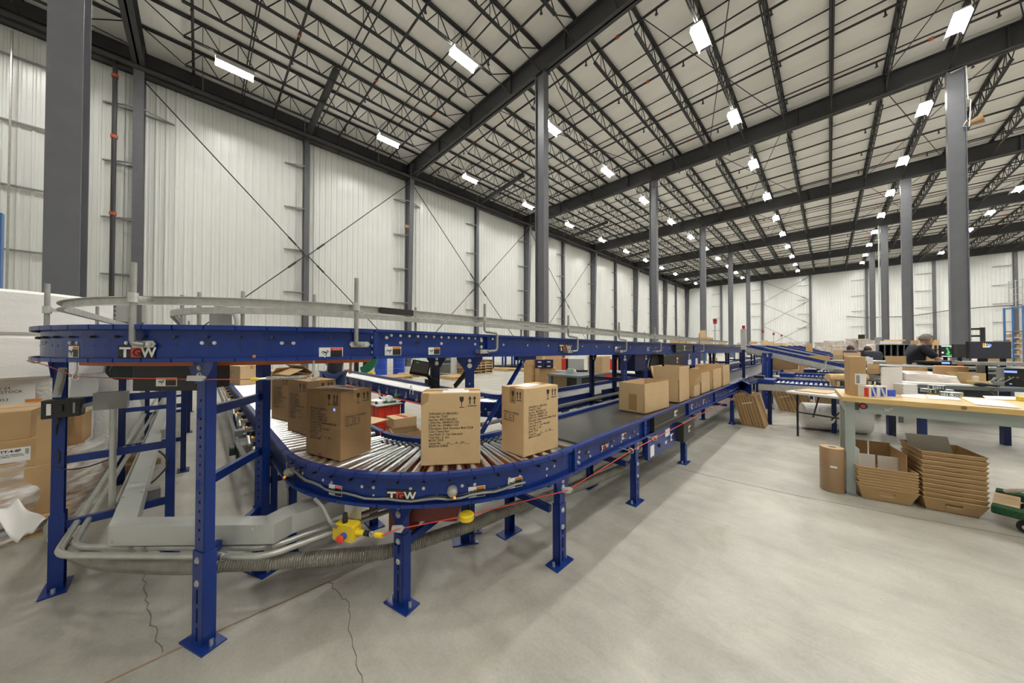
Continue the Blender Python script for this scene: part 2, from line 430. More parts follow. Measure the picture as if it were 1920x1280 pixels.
# joints and cracks in the slab
def strip(name, pts, w_, m):
    mb = MB(); pts = [V((p[0], p[1], 0.0012)) for p in pts]
    for a, c in zip(pts, pts[1:]): mb.bar(a, c, w_, 0.0016)
    return tag(mb.build(name, m), None, None, None, 'structure')
strip('trim_1', [G(190, 1284), G(328, 1219), G(480, 1151), G(640, 1080)], .010, 'joint_brown')
def jag(pts, amp, n):
    out = []
    for a, c in zip(pts, pts[1:]):
        for i in range(n):
            p = a.lerp(c, i / n); t = (c - a).normalized(); out.append(p + V((t.y, -t.x, 0)) * random.uniform(-amp, amp))
    return out + [pts[-1]]
strip('trim_2', jag([G(268, 1072), G(270, 1110), G(275, 1150), G(292, 1185), G(305, 1222)], .012, 5), .0035, 'crack_dark')
strip('trim_3', jag([G(618, 1090), G(636, 1118), G(655, 1128), G(652, 1170), G(664, 1220), G(680, 1282)], .010, 5), .0035, 'crack_dark')
strip('trim_4', jag([G(1250, 872), G(1330, 892), G(1400, 908), G(1500, 930)], .01, 5), .003, 'crack_dark')
strip('trim_5', jag([G(1500, 930), G(1700, 968), G(1940, 1012)], .006, 6), .0025, 'crack_dark')
strip('trim_6', [G(1760, 800), G(1930, 822)], .006, 'crack_dark')

# ------------------------------------------------------------------ steel frame
def hcol(x, y, z1, fx=.48, fy=.32, t=.03, name='steel_column', label='', group=None, m='column'):
    o = thing(name, label, 'column', (x, y, 0), 0, group)
    mb = MB()
    mb.b(x - fx / 2, y - fy / 2, 0, x - fx / 2 + t, y + fy / 2, z1).b(x + fx / 2 - t, y - fy / 2, 0, x + fx / 2, y + fy / 2, z1)
    mb.b(x - fx / 2 + t, y - .07, 0, x + fx / 2 - t, y + .07, z1)
    mb.build('shaft', m, o)
    MB().b(x - fx / 2 - .06, y - fy / 2 - .06, z1 - .03, x + fx / 2 + .06, y + fy / 2 + .06, z1).build('cap_plate', 'girder', o)
    MB().b(x - fx / 2 - .08, y - fy / 2 - .08, 0, x + fx / 2 + .08, y + fy / 2 + .08, .03).build('foot_plate', 'girder', o)
    return o
GB, GT = 13.1, 14.06                                         # girder bottom and top
hcol(-8.72, -1.55, GB, .5, .34, label='large dark grey steel column at far left behind the curved upper conveyor')
for n, k in enumerate(range(2, 7)):
    hcol(-8.6, FY[k], GB, label='dark grey steel column, %s along the row left of the conveyors' % ORD[n])
for n, k in enumerate(range(3, 7)):
    hcol(3.87, FY[k], GB, label='dark grey steel column, %s nearest in the row behind the packing benches' % ORD[n])
# a spare rod pipe on the third column of the right row
o = thing('conduit_riser', 'thin pale pipe riser running up the third column behind the packing benches', 'pipe', (3.5, FY[5], 0))
MB().cyl((3.5, FY[5] - .3, 0), (3.5, FY[5] - .3, GB), .05, 8).build('pipe', 'grey_light', o)
# floodlight with cable on the nearest right-hand column
fl = AY(1815, 233, FY[3]); o = thing('floodlight', 'small pale floodlight on a looped cable at the nearest right column', 'lamp', fl)
MB().cyl(fl, fl + V((.35, -.1, .05)), .08, 12, r2=.2).build('lamp_head', 'kraft', o)
MB().bar(fl, (4.1, FY[3], fl.z + .1), .05, .05).build('bracket', 'grey_light', o)
MB().tube([V((3.72, FY[3] - .2, 12.95)), V((4.1, FY[3] - .22, 13.0)), V((4.13, FY[3] - .22, 11.6)), V((4.2, FY[3] - .2, fl.z + .9)), V((4.15, FY[3] - .2, fl.z - .2)), V((4.0, FY[3] - .2, fl.z - .1)), V((4.1, FY[3] - .2, fl.z + .1)), fl], .018, 6).build('cable', 'white', o)

STIFF = MB().b(-.02, -.15, GB + .03, .02, .15, GT - .03).mesh('stiffener', 'girder')
def girder(y, label):
    o = thing('roof_girder', label, 'girder', (0, y, GB)); x0, x1 = XL + .1, XR - .1
    mb = MB(); mb.b(x0, y - .03, GB, x1, y + .03, GT); mb.b(x0, y - .17, GB, x1, y + .17, GB + .04); mb.b(x0, y - .17, GT - .04, x1, y + .17, GT)
    mb.build('beam', 'girder', o)
    x = x0 + 1.2
    while x < x1: inst(STIFF, 'stiffener', o, (x, y, 0)); x += 3.1
GN = ['behind the camera', 'above the large column at the far left', 'nearest large one crossing the roof', 'second one crossing the roof', 'third one crossing the roof', 'fourth one crossing the roof', 'fifth one crossing the roof', 'last one before the far wall']
for k in range(1, 8): girder(FY[k] if k < 7 else YF - .6, 'deep dark steel roof girder, ' + GN[k])

JP = 1.76
def joist_mb(L, d=.86):
    mb = MB(); zt = 0; zb = -d
    mb.b(-.075, 0, zt - .06, -.012, L, zt).b(.012, 0, zt - .06, .075, L, zt)
    a, c = 1.35, L - 1.35
    mb.b(-.06, a, zb, -.012, c, zb + .05).b(.012, a, zb, .06, c, zb + .05)
    n = int(round((c - a) / 1.1)); s = (c - a) / n
    mb.bar((0, .15, zt - .05), (0, a, zb + .03), .03, .03); mb.bar((0, L - .15, zt - .05), (0, c, zb + .03), .03, .03)
    for i in range(n):
        y = a + i * s
        mb.bar((0, y, zb + .03), (0, y + s / 2, zt - .04), .03, .03); mb.bar((0, y + s / 2, zt - .04), (0, y + s, zb + .03), .03, .03)
        mb.bar((0, y + s / 2, zb + .03), (0, y + s / 2, zt - .04), .02, .02)
    mb.bar((.0, c, zb + .02), (0, L + .02, -1.0), .035, .035)     # brace down to the girder's lower flange
    return mb
jm = joist_mb(12.24).mesh('roof_joist', 'joist')
BAYN = ['far left bay', 'bay over the conveyor curves', 'bay past the nearest girder', 'third bay', 'fourth bay', 'fifth bay', 'bay at the far wall']
jx = []
x = -8.6 - 6 * JP
while x < XR - 1: jx.append(x); x += JP
for k in range(0, 7):
    for i, x in enumerate(jx):
        if abs(x + 8.6) < .05 or abs(x - 3.87) < .3: pass
        if not any(seen((x, FY[k] + t * 12.24, 14.0), 30) for t in [j / 12 for j in range(13)]): continue
        o = bpy.data.objects.new('roof_joist', jm); COL.objects.link(o); o.location = (x, FY[k], 14.2)
        tag(o, 'dark open-web roof joist, %s from left wall, %s' % (ORD[i], BAYN[k]), 'joist', 'roof joists')
# sprinkler branch lines, bridging rods
SPH = MB().cyl((0, 0, 13.98), (0, 0, 13.76), .03, 6).cyl((0, 0, 13.76), (0, 0, 13.745), .06, 8).mesh('sprinkler_head', 'pipe_dark')
SPC = MB().cyl((1.4, 0, 13.98), (1.52, 0, 13.98), .065, 8).mesh('coupling', 'pipe_red')
def spr(y, label):
    o = thing('sprinkler_pipe', label, 'pipe', (0, y, 13.98), 0, 'sprinkler lines'); mb = MB().cyl((XL + .4, y, 13.98), (XR - .4, y, 13.98), .045, 8)
    mb.build('pipe', 'pipe_dark', o); x = XL + 1.6; i = 0
    while x < 16:
        inst(SPH, 'sprinkler_head', o, (x, y, 0))
        if i % 3 == 1: inst(SPC, 'coupling', o, (x, y, 0))
        x += 3.0; i += 1
    r = MB(); r.cyl((XL + .4, y, 13.98), (XL + .4, y, 12.9), .04, 8); r.build('riser', 'pipe_dark', o)
    MB().cyl((XL + .4, y, 13.3), (XL + .4, y, 13.42), .06, 8).build('coupling', 'pipe_red', o)
for k in range(0, 7):
    for j, t in enumerate((.13, .38, .63, .88)):
        y = FY[k] + t * 12.24
        if y < -6: continue
        spr(y, 'dark sprinkler pipe across the joists, %s in its bay, %s' % (ORD[j], BAYN[k]))
    for j, t in enumerate((.27, .52, .77)):
        y = FY[k] + t * 12.24
        if y < -6: continue
        o = thing('bridging_rod', 'thin bridging rods across the joists, %s row, %s' % (ORD[j], BAYN[k]), 'rod', (0, y, 14), 0, 'roof bridging rows')
        MB().b(XL + .2, y - .02, 14.1, XR - .2, y + .02, 14.14).build('upper_rod', 'joist', o)
        MB().b(XL + .2, y - .02, 13.36, XR - .2, y + .02, 13.40).build('lower_rod', 'joist', o)
nb = 0
for k in range(2, 6):
    for x in (-12.1, -5.1, 1.9, 8.9):
        for s in (0, 1):
            a = V((x, FY[k] + .3, 13.7)); c = V((x + 3.5, FY[k] + 11.9, 13.7))
            if s: a.x, c.x = c.x, a.x
            o = tag(MB().cyl(a, c, .018, 6).build('roof_brace_rod', 'joist'), 'thin diagonal roof brace, %s rod of %s pair, %s' % (ORD[s], ORD[int((x + 12.1) / 7 + .5)], BAYN[k]), 'rod', 'roof brace rods')

# ceiling lamps
def lamp_proto():
    o = thing('ceiling_light', 'x', 'ceiling light', (0, 0, 0), 0, 'high-bay ceiling lights')
    hs = MB().b(-.19, -.62, 0, .19, .62, .06)
    for q in (-1, 1): hs.hexa([(q * .175, -.62, 0), (q * .225, -.62, -.17), (q * .225, .62, -.17), (q * .175, .62, 0), (q * .19, -.62, 0), (q * .235, -.62, -.165), (q * .235, .62, -.165), (q * .19, .62, 0)])
    hs.build('housing', 'white', o)
    MB().hexa([(-.165, -.6, -.035), (.165, -.6, -.035), (.165, .6, -.035), (-.165, .6, -.035), (-.165, -.61, -.002), (.165, -.61, -.002), (.165, .61, -.002), (-.165, .61, -.002)]).build('diffuser', 'lamp_glow', o)
    MB().cyl((0, -.5, .06), (0, -.5, .92), .008, 5).cyl((0, .5, .06), (0, .5, .92), .008, 5).build('hanger', 'galv', o)
    return o
lp = lamp_proto(); first = True
LXS = [(-17.67, 'the left wall'), (-10.43, 'the left column row'), (-3.33, 'the space over the conveyors'), (3.43, 'the right column row'), (10.14, 'the space over the packing benches'), (17.0, 'the right side')]
LYS = [-5.2, .97, 7.63, 13.5, 19.6, 25.6, 31.9, 37.9, 43.8, 49.8, 55.7, 61.6, 67.0]
for x, nm in LXS:
    for j, y in enumerate(LYS):
        if j == 0 and -12 < x < 0: continue
        lab = 'bright ceiling light, %s in the row along %s' % (ORD[j], nm)
        if first: o = lp; o.location = (x, y, 13.3); o['label'] = lab; first = False
        else: place(lp, (x, y, 13.3), 0, lab)

# wall columns with flange braces
ZA = [11.5, 9.1, 6.75, 4.4, 2.05]
for k in range(-1, 13):
    y = -1.9 + 6.12 * k; main = (k % 2 == 0)
    nm = ORD[k + 1]
    o = thing('wall_column', 'dark steel column against the left wall, %s from the camera end' % nm, 'column', (XL + .3, y, 0), 0, 'left wall columns')
    mb = MB()
    if main:                                             # tapered I-section
        for s in (-1, 1): pass
        xw = XL + .05
        for (xa, xb) in ((0, .03),): mb.b(xw, y - .14, 0, xw + .03, y + .14, GT)
        mb.hexa([(xw, y - .02, 0), (xw + .36, y - .02, 0), (xw + .36, y + .02, 0), (xw, y + .02, 0), (xw, y - .02, GT), (xw + .78, y - .02, GT), (xw + .78, y + .02, GT), (xw, y + .02, GT)])
        mb.hexa([(xw + .34, y - .15, 0), (xw + .37, y - .15, 0), (xw + .37, y + .15, 0), (xw + .34, y + .15, 0), (xw + .76, y - .15, GT), (xw + .79, y - .15, GT), (xw + .79, y + .15, GT), (xw + .76, y + .15, GT)])
        d = .5
    else:
        mb.b(XL + .05, y - .13, 0, XL + .08, y + .13, 13.4).b(XL + .33, y - .13, 0, XL + .36, y + .13, 13.4).b(XL + .06, y - .015, 0, XL + .35, y + .015, 13.4); d = .36
    mb.build('shaft', 'column', o)
    for j, z in enumerate(ZA):
        a = MB(); a.bar((XL + .04 + d, y - .1, z), (XL + .06, y - 1.0, z), .05, .05); a.bar((XL + .06, y - .1, z), (XL + .06, y - 1.0, z), .04, .05)
        if j == 0 and main: a.bar((XL + .04 + d, y + .1, z), (XL + .06, y + 1.0, z), .05, .05); a.bar((XL + .06, y + .1, z), (XL + .06, y + 1.0, z), .04, .05)
        a.build('flange_brace', 'grey_box', o)
o = thing('eave_beam', 'long dark eave beam along the top of the left wall', 'beam', (XL + .3, 0, 13.3))
MB().b(XL + .06, YB + .1, 13.05, XL + .45, YF - .1, 13.12).b(XL + .06, YB + .1, 13.05, XL + .12, YF - .1, 14.2).b(XL + .06, YB + .1, 13.55, XL + .3, YF - .1, 13.62).build('beam', 'girder', o)
o = thing('sprinkler_main', 'dark pipe main hung beside the eave beam of the left wall', 'pipe', (XL + .8, 0, 13.1))
MB().cyl((XL + .85, YB + .3, 13.05), (XL + .85, YF - .3, 13.05), .1, 10).build('pipe', 'pipe_dark', o)
h = SC()
for j in range(20): h.cyl((XL + .85, -8 + j * 4.0, 13.0), (XL + .85, -8 + j * 4.0, 14.2), .015, 5)
h.build('hanger', 'galv_dull', o)
rp = thing('riser_pipe', 'dark sprinkler riser pipe beside the leftmost wall column in view', 'pipe', (XL + .5, -2.6, 0))
MB().cyl((XL + .55, -2.55, 0), (XL + .55, -2.55, 13.2), .07, 10).build('pipe', 'pipe_dark', rp)
c = SC()
for z in (12.4, 9.9, 6.75): c.cyl((XL + .55, -2.55, z), (XL + .55, -2.55, z + .12), .1, 10)
c.build('coupling', 'pipe_red', rp)
for n, y in enumerate((-4.9, -4.1)):
    o = tag(MB().cyl((XL + .35, y, 0), (XL + .35, y, 12.8), .03, 6).build('conduit_riser', 'conduit'), 'thin conduit riser on the left wall behind the large column, %s from the left edge' % ORD[n], 'pipe')
o = thing('girt_angles', 'short dark angle brackets on the left wall beyond the large column', 'bracket', (XL, -5, 0))
for z in ZA: MB().b(XL + .05, -5.6, z + .5, XL + .12, -3.6, z + .56).build('bracket', 'grey_box', o)
# intermediate roof struts
for n, k in enumerate((1, 3, 5, 7, 9, 11)):
    y = -1.9 + 6.12 * k
    tag(MB().cyl((XL + .3, y, 13.3), (XL + 5.6, y, 13.75), .15, 12).build('roof_strut', 'girder'), 'dark round roof strut from the left wall, %s from the camera' % ORD[n], 'beam', 'roof struts')
# X bracing
def rod(a, c, label, grp):
    a = V(a); c = V(c); o = thing('brace_rod', label, 'rod', a, 0, grp)
    MB().cyl(a, c, .028, 6).build('rod', 'pipe_dark', o)
    t = (c - a).normalized(); q = c - t * .9
    MB().cyl(q - t * .25, q + t * .25, .05, 8).build('turnbuckle', 'pipe_dark', o)
for n, k in enumerate((0, 2, 4)):
    y0 = -1.9 + 6.12 * k; ym = y0 + 6.12; y1 = y0 + 12.24; x = XL + .42
    for a, nm in (((x + .2, y0, 12.8), 'upper left'), ((x + .2, y1, 12.8), 'upper right'), ((x, y0, .3), 'lower left'), ((x, y1, .3), 'lower right')):
        rod(a, (x, ym + (-.05 if a[1] < ym else .05), 6.5), 'thin diagonal brace on the left wall, %s arm of the %s cross' % (nm, ORD[n]), 'left wall braces')
for n, x in enumerate((-14.7, -8.4, -2.1, 4.1, 10.3, 16.4)):
    o = thing('wall_column', 'slim dark column on the far end wall, %s from the left corner' % ORD[n], 'column', (x, YF - .2, 0), 0, 'far wall columns')
    MB().b(x - .14, YF - .36, 0, x + .14, YF - .33, 13.9).b(x - .14, YF - .1, 0, x + .14, YF - .07, 13.9).b(x - .02, YF - .35, 0, x + .02, YF - .08, 13.9).build('shaft', 'column', o)
    for z in ZA: MB().bar((x, YF - .34, z), (x - 1.6, YF - .08, z), .06, .07).build('flange_brace', 'grey_box', o)
for n, z in enumerate((1.0, 5.0, 9.0)):
    for s in (0, 1):
        a = V((-8.4, YF - .3, z)); c = V((-2.1, YF - .3, z + 4.0))
        if s: a.z, c.z = c.z, a.z
        rod(a, c, 'thin brace rod on the far wall, %s arm of the %s cross from the floor' % (('rising', 'falling')[s], ORD[n]), 'far wall braces')
cb = [V((2.0, YF - .3, 6.0)), V((4, YF - .35, 5.7)), V((8, YF - .35, 5.6)), V((11.5, YF - .35, 6.2)), V((14, YF - .35, 6.4)), V((18, YF - .3, 6.5))]
tag(MB().tube(cb, .05, 6).build('wall_cable', 'pipe_dark'), 'dark cable sagging across the far wall behind the right columns', 'cable')
bx = AX(762, 425, XL + .9)
tag(MB().box(bx, (.25, .2, .18)).build('wall_sensor', 'kraft'), 'small tan box fixed high on a left wall column', 'box')
# ------------------------------------------------------------------ conveyors
def arc(c, r, a0, a1, n=24, z=0.0):
    return [V((c[0] + r * math.cos(R(a0 + (a1 - a0) * i / n)), c[1] + r * math.sin(R(a0 + (a1 - a0) * i / n)), z)) for i in range(n + 1)]
def circ(px, py, c, r):                      # where the sight line first meets an upright cylinder
    d = ray(px, py); a = d.x ** 2 + d.y ** 2; b_ = -2 * (d.x * c[0] + d.y * c[1]); k = c[0] ** 2 + c[1] ** 2 - r * r
    q = b_ * b_ - 4 * a * k
    t = (-b_ - math.sqrt(max(q, 0))) / (2 * a)
    p = V((d.x * t, d.y * t, EYE + d.z * t)); an = math.atan2(p.y - c[1], p.x - c[0])
    return p, an
def chan(zb, zt, fl=.038, t=.004, lip=.016):
    return [(0, zb), (fl, zb), (fl, zb + lip), (fl - t, zb + lip), (fl - t, zb + t), (t, zb + t), (t, zt - t), (fl - t, zt - t), (fl - t, zt - lip), (fl, zt - lip), (fl, zt), (0, zt)]
def straight_rail(parent, a, c, zb, zt, m='blue', name='side_rail', **k):
    return MB().sweep([a, c], chan(zb, zt, **k)).build(name, m, parent)
def curved_rail(parent, c, r, a0, a1, zb, zt, out=1, seg=5.6, m='blue', name='side_rail'):
    mb = MB(); s = 1 if out > 0 else -1
    pa = arc(c, r, a0, a1, 30) if out > 0 else arc(c, r, a1, a0, 30)
    mb.sweep(pa, [(0, zb), (.004, zb), (.004, zt), (0, zt)])
    n = max(1, int(round(abs(a1 - a0) / seg))); st = (a1 - a0) / n; gap = .0025 / r * 57.3
    for i in range(n):
        b0 = a0 + i * st + gap; b1 = a0 + (i + 1) * st - gap
        p = arc(c, r, b0, b1, 2) if out > 0 else arc(c, r, b1, b0, 2)
        mb.sweep(p, [(.004, zt - .004), (.034, zt - .004), (.034, zt - .022), (.038, zt - .022), (.038, zt), (.004, zt)])
        mb.sweep(p, [(.004, zb), (.038, zb), (.038, zb + .018), (.034, zb + .018), (.034, zb + .004), (.004, zb + .004)])
    return mb.build(name, m, parent)
def bolt(mb, p, n, r=.008, h=.008):
    if isinstance(mb, SC): return mb.bolt(p, n, r, h)
    p = V(p); n = V(n); mb.cyl(p, p + n * h, r, 6); mb.cyl(p, p + n * h * .4, r * 1.5, 8)
def leg(parent, x, y, ang, zt, detail=True, sleeve=.42, bracket=True, w_=.066, d_=.045, m='blue', label=None, brk_w=.2):
    n = V((math.cos(R(ang)), math.sin(R(ang)), 0)); t = V((-n.y, n.x, 0)); o = V((x, y, 0))
    def bx(mb, u0, u1, v0, v1, z0, z1):       # u along t, v along n
        c = o + t * ((u0 + u1) / 2) + n * ((v0 + v1) / 2) + UP * ((z0 + z1) / 2)
        mb.box(c, (v1 - v0, u1 - u0, z1 - z0), R(ang))
    mb = MB(); h = .007
    def post(mb, z0, z1, w_, d_, off, holes):
        bx(mb, -w_ / 2, -w_ / 2 + .004, -d_, off, z0, z1); bx(mb, w_ / 2 - .004, w_ / 2, -d_, off, z0, z1)
        if not holes: bx(mb, -w_ / 2, w_ / 2, off - .004, off, z0, z1); return
        bx(mb, -w_ / 2, -h, off - .004, off, z0, z1); bx(mb, h, w_ / 2, off - .004, off, z0, z1)
        z = z0
        for (s0, s1) in holes:
            if s0 > z: bx(mb, -h, h, off - .004, off, z, s0)
            z = s1
        if z < z1: bx(mb, -h, h, off - .004, off, z, z1)
    ph = [(z, z + .014) for z in [sleeve + .05 + i * .045 for i in range(int((zt - sleeve - .2) / .045))]] if detail else None
    post(mb, sleeve - .1 if detail else .004, zt, w_, d_, 0, ph)
    lg = mb.build('leg', m, parent)
    if label: lg['label'] = label
    if detail:
        sh = [(.02, .09), (.11, .18), (.20, .27)] if sleeve > .35 else [(.02, .07), (.09, .14)]
        sh = [s for s in sh if s[1] < sleeve - .1]
        ist = MB(); bx(ist, -.012, .012, -.014, -.011, sleeve, zt - .12); ist.build('added_bright_backing', 'zinc', lg)  # zinc strip added behind the holes so they show as bright dots
        s2 = MB(); post(s2, .008, sleeve, w_ + .012, d_ + .006, .005, sh); s2.build('foot_sleeve', m, lg)
        bo = SC()
        for z in (sleeve - .04, sleeve - .15): bolt(bo, o + n * .005 + UP * z, n, .011, .008)
        for s in (-1, 1): bo.cyl(o + t * (s * (w_ / 2 + .035)) + n * -.02 + UP * .008, o + t * (s * (w_ / 2 + .035)) + n * -.02 + UP * .035, .009, 6)
        if bracket: bolt(bo, o + n * .006 + UP * (zt - .03), n, .009); bolt(bo, o + n * .006 + UP * (zt - .07), n, .013)
        bo.build('bolt', 'zinc', lg)
    fp = MB(); bx(fp, -w_ / 2 - .06, w_ / 2 + .06, -d_ - .025, .03, 0, .008); fp.build('foot_plate', m, lg)
    if bracket:
        b2 = MB().prism(o + n * .002 + UP * zt, t, UP, [(-brk_w / 2, 0), (-brk_w / 2, -.02), (-w_ / 2 - .02, -.085), (-w_ / 2 - .004, -.11), (w_ / 2 + .004, -.11), (w_ / 2 + .02, -.085), (brk_w / 2, -.02), (brk_w / 2, 0)], .004)
        b2.build('bracket', m, lg)
    return lg
def rung(parent, a, c, z, w_=.03, h_=.045, m='blue', z2=None):
    return MB().bar((a[0], a[1], z), (c[0], c[1], z if z2 is None else z2), w_, h_).build('cross_brace', m, parent)
def roller(parent, p, q, r0=.0245, r1=None, band=False, m='chrome'):
    p = V(p); q = V(q); r1 = r1 or r0; t = (q - p).normalized()
    mb = MB().cyl(p, q, r0, 14, r1); mb.cyl(p - t * .012, q + t * .012, .007, 6)
    o = mb.build('roller', m, parent, smooth=40)
    if band:
        b2 = MB()
        for s in (.035, .075): b2.cyl(p + t * s, p + t * (s + .014), r0 + .004, 14)
        b2.build('drive_band', 'rubber', o, smooth=40)
    return o

# ---- lower line: rollers from the left, curve, belt
C1, RO1, RI1, ZB1, ZT1 = (-2.54, 1.71), 1.28, .67, .580, .760
low = thing('roller_conveyor', 'straight blue roller conveyor carrying tall cartons toward the lower curve', 'conveyor', (-6, .7, 0))
XS = -10.0
straight_rail(low, (XS, C1[1] - RO1, 0), (C1[0] - .02, C1[1] - RO1, 0), ZB1, ZT1)
straight_rail(low, (C1[0] - .02, C1[1] - RI1, 0), (XS, C1[1] - RI1, 0), ZB1, ZT1)
n = 96; pit = (C1[0] - .06 - XS) / n
pr = roller(low, (XS + .03, C1[1] - RO1 + .01, .718), (XS + .03, C1[1] - RI1 - .01, .718))
for i in range(1, n):
    q = pr.copy(); COL.objects.link(q); q.parent = low; q.location = (i * pit, 0, 0)
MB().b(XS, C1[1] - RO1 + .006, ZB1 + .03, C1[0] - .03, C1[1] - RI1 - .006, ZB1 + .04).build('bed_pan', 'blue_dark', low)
for x in (-3.3, -5.25, -7.4, -9.6):
    leg(low, x, C1[1] - RO1 + .0, -90, ZB1, detail=False, sleeve=.3); leg(low, x, C1[1] - RI1 - .03, 90, ZB1, detail=False, sleeve=.3)
    rung(low, (x, C1[1] - RO1 - .02), (x, C1[1] - RI1), .33)
y = C1[1] - RO1 - .03
m1 = MB().box((0, -.02, .58), (.05, .04, .08)).cyl((0, -.045, .58), (0, -.02, .58), .025, 8).mesh('valve', 'black'); m2 = MB().cyl((-.1, -.05, .55), (.06, -.05, .5), .016, 6).box((-.2, -.03, .6), (.05, .05, .04)).mesh('air_fitting', 'galv'); m3 = MB().cyl((-.14, -.06, .63), (-.14, -.06, .645), .008, 8).mesh('indicator', 'amber')
x = -3.0
while x > -9.8:
    inst(m1, 'valve', low, (x, y, 0)); inst(m2, 'air_fitting', low, (x, y, 0)); inst(m3, 'indicator', low, (x, y, 0)); x -= .48
MB().tube([(-2.8, .30, .50), (-4.2, .28, .47), (-5.6, .3, .5), (-7.5, .3, .48), (-9.8, .3, .5)], .02, 8).build('air_hose', 'cable_grey', low)
MB().cyl((-4.25, .27, .40), (-4.25, .55, .40), .105, 16).cyl((-4.25, .22, .40), (-4.25, .27, .40), .06, 12).build('drive_motor', 'motor_green', low, smooth=40)
MB().box((-4.1, .34, .42), (.16, .1, .12)).box((-4.45, .32, .5), (.1, .1, .1)).build('gearbox', 'grey_box', low)

cv = thing('curved_roller_conveyor', 'lower blue roller curve with spread chrome rollers and lettered outer rail', 'conveyor', (C1[0], C1[1], 0))
curved_rail(cv, C1, RO1, -90, 4, ZB1, ZT1, 1)
curved_rail(cv, C1, RI1, -90, 4, ZB1, ZT1, -1, seg=9)
for i in range(23):
    a = R(-88 + i * 4.02); u = V((math.cos(a), math.sin(a), 0)); c = V((C1[0], C1[1], .716))
    roller(cv, c + u * (RI1 + .012), c + u * (RO1 - .01), .0195, .0255, band=(i > 2))
pan = MB()
a0, a1 = -88, 3
pts = arc(C1, 1, a0, a1, 20)
pan.sweep(pts, [(RI1 + .05 - 1, .625), (RO1 - .05 - 1, .625), (RO1 - .05 - 1, .633), (RI1 + .05 - 1, .633)])
for i in range(10):
    a = R(-85 + i * 9.6); u = V((math.cos(a), math.sin(a), 0)); c = V((C1[0], C1[1], .65)); pan.bar(c + u * .72, c + u * 1.22, .02, .04)
pan.build('bed_pan', 'orange_pan', cv)
MB().box((-1.75, 1.05, .50), (.34, .30, .13), R(45)).box((-1.9, .95, .43), (.16, .2, .2), R(45)).build('drive_housing', 'red_housing', cv)
def onc(px, py, c=C1, r=RO1, lift=.004):
    p, a = circ(px, py, c, r + lift); n = V((math.cos(a), math.sin(a), 0)); return p, V((-n.y, n.x, 0)), n
bl = SC(); bd = SC(); hl = SC()
for i in range(28):
    a = R(-84 + i * 3.1); n_ = V((math.cos(a), math.sin(a), 0)); c = V((C1[0], C1[1], 0)) + n_ * (RO1 + .004)
    if i % 2 == 0: bd.cyl(c + UP * .705, c + n_ * .02 + UP * .705, .006, 6)
    if i % 4 in (1, 2): bolt(bl, c + UP * .672, n_, .006, .005)
    if i % 5 == 0: bolt(bl, c + UP * .63, n_, .004, .003)
    if i % 8 == 1: hl.cyl(c + UP * .672 + V((-n_.y, n_.x, 0)) * .035, c + UP * .672 + V((-n_.y, n_.x, 0)) * .035 + n_ * .001, .010, 10)
bl.build('bolt', 'zinc', cv); bd.build('axle_end', 'black', cv); hl.build('hole', 'black', cv)
p, t, n_ = onc(751, 937); p.z = .634; logo(cv, p, t, UP, .064)
for px, kd in ((629, 'danger'), (894, 'warning'), (966, 'warning'), (536, 'danger')):
    p, t, n_ = onc(px, 930); p.z = .630 if px != 966 else .642; sticker(cv, p, t, UP, .060, kd, asp=1.6)
for px, z in ((551, .655), (848, .655)):
    p, t, n_ = onc(px, 920); q = p + n_ * .022; q.z = z
    s_ = MB().cyl(q - n_ * .022, q + n_ * .004, .028, 14); s_.ell(q + n_ * .01, (.026, .026, .026)); so = s_.build('sensor', 'clear_lens', cv, smooth=40)
    MB().ell(q + n_ * .032 - UP * .02 + t * .012, (.008, .008, .008), 8, 6).build('indicator', 'amber', so)
for (a, ro, ri) in ((-48, 1.25, .74), (-8, 1.25, .0)):
    u = V((math.cos(R(a)), math.sin(R(a)), 0)); po = V((C1[0], C1[1], 0)) + u * ro
    if a == -48:
        leg(cv, -1.70, .80, -75, ZB1, sleeve=.40, w_=.062); pi = V((-1.93, 1.42, 0)); leg(cv, pi.x, pi.y, 150, ZB1, sleeve=.3, detail=False); rung(cv, po, pi, .32)
leg(cv, -2.62, .44, -90, ZB1, sleeve=.3, detail=False); leg(cv, -2.62, 1.04, 90, ZB1, sleeve=.3, detail=False); rung(cv, (-2.62, .44), (-2.62, 1.04), .33)
# cables lying along the rail of the lower curve
for nm, m, r, zz, lab in (('cable', 'cable_grey', .008, (.665, .632, .612, .612, .632), 'thick grey cable strung along the rail of the lower curve'), ('cable', 'black', .004, (.635, .64, .615, .63, .637), 'thin black cable strung along the rail of the lower curve')):
    pp = []
    for i in range(25):
        a = -84 + i * 2.9; f = i / 24 * (len(zz) - 1); k = min(int(f), len(zz) - 2); z = zz[k] + (zz[k + 1] - zz[k]) * (f - k)
        pp.append(V((C1[0] + (RO1 + .012) * math.cos(R(a)), C1[1] + (RO1 + .012) * math.sin(R(a)), z + .006 * math.sin(i * 1.7))))
    tag(MB().tube(pp, r, 6).build(nm, m, None, smooth=60), lab, 'cable')

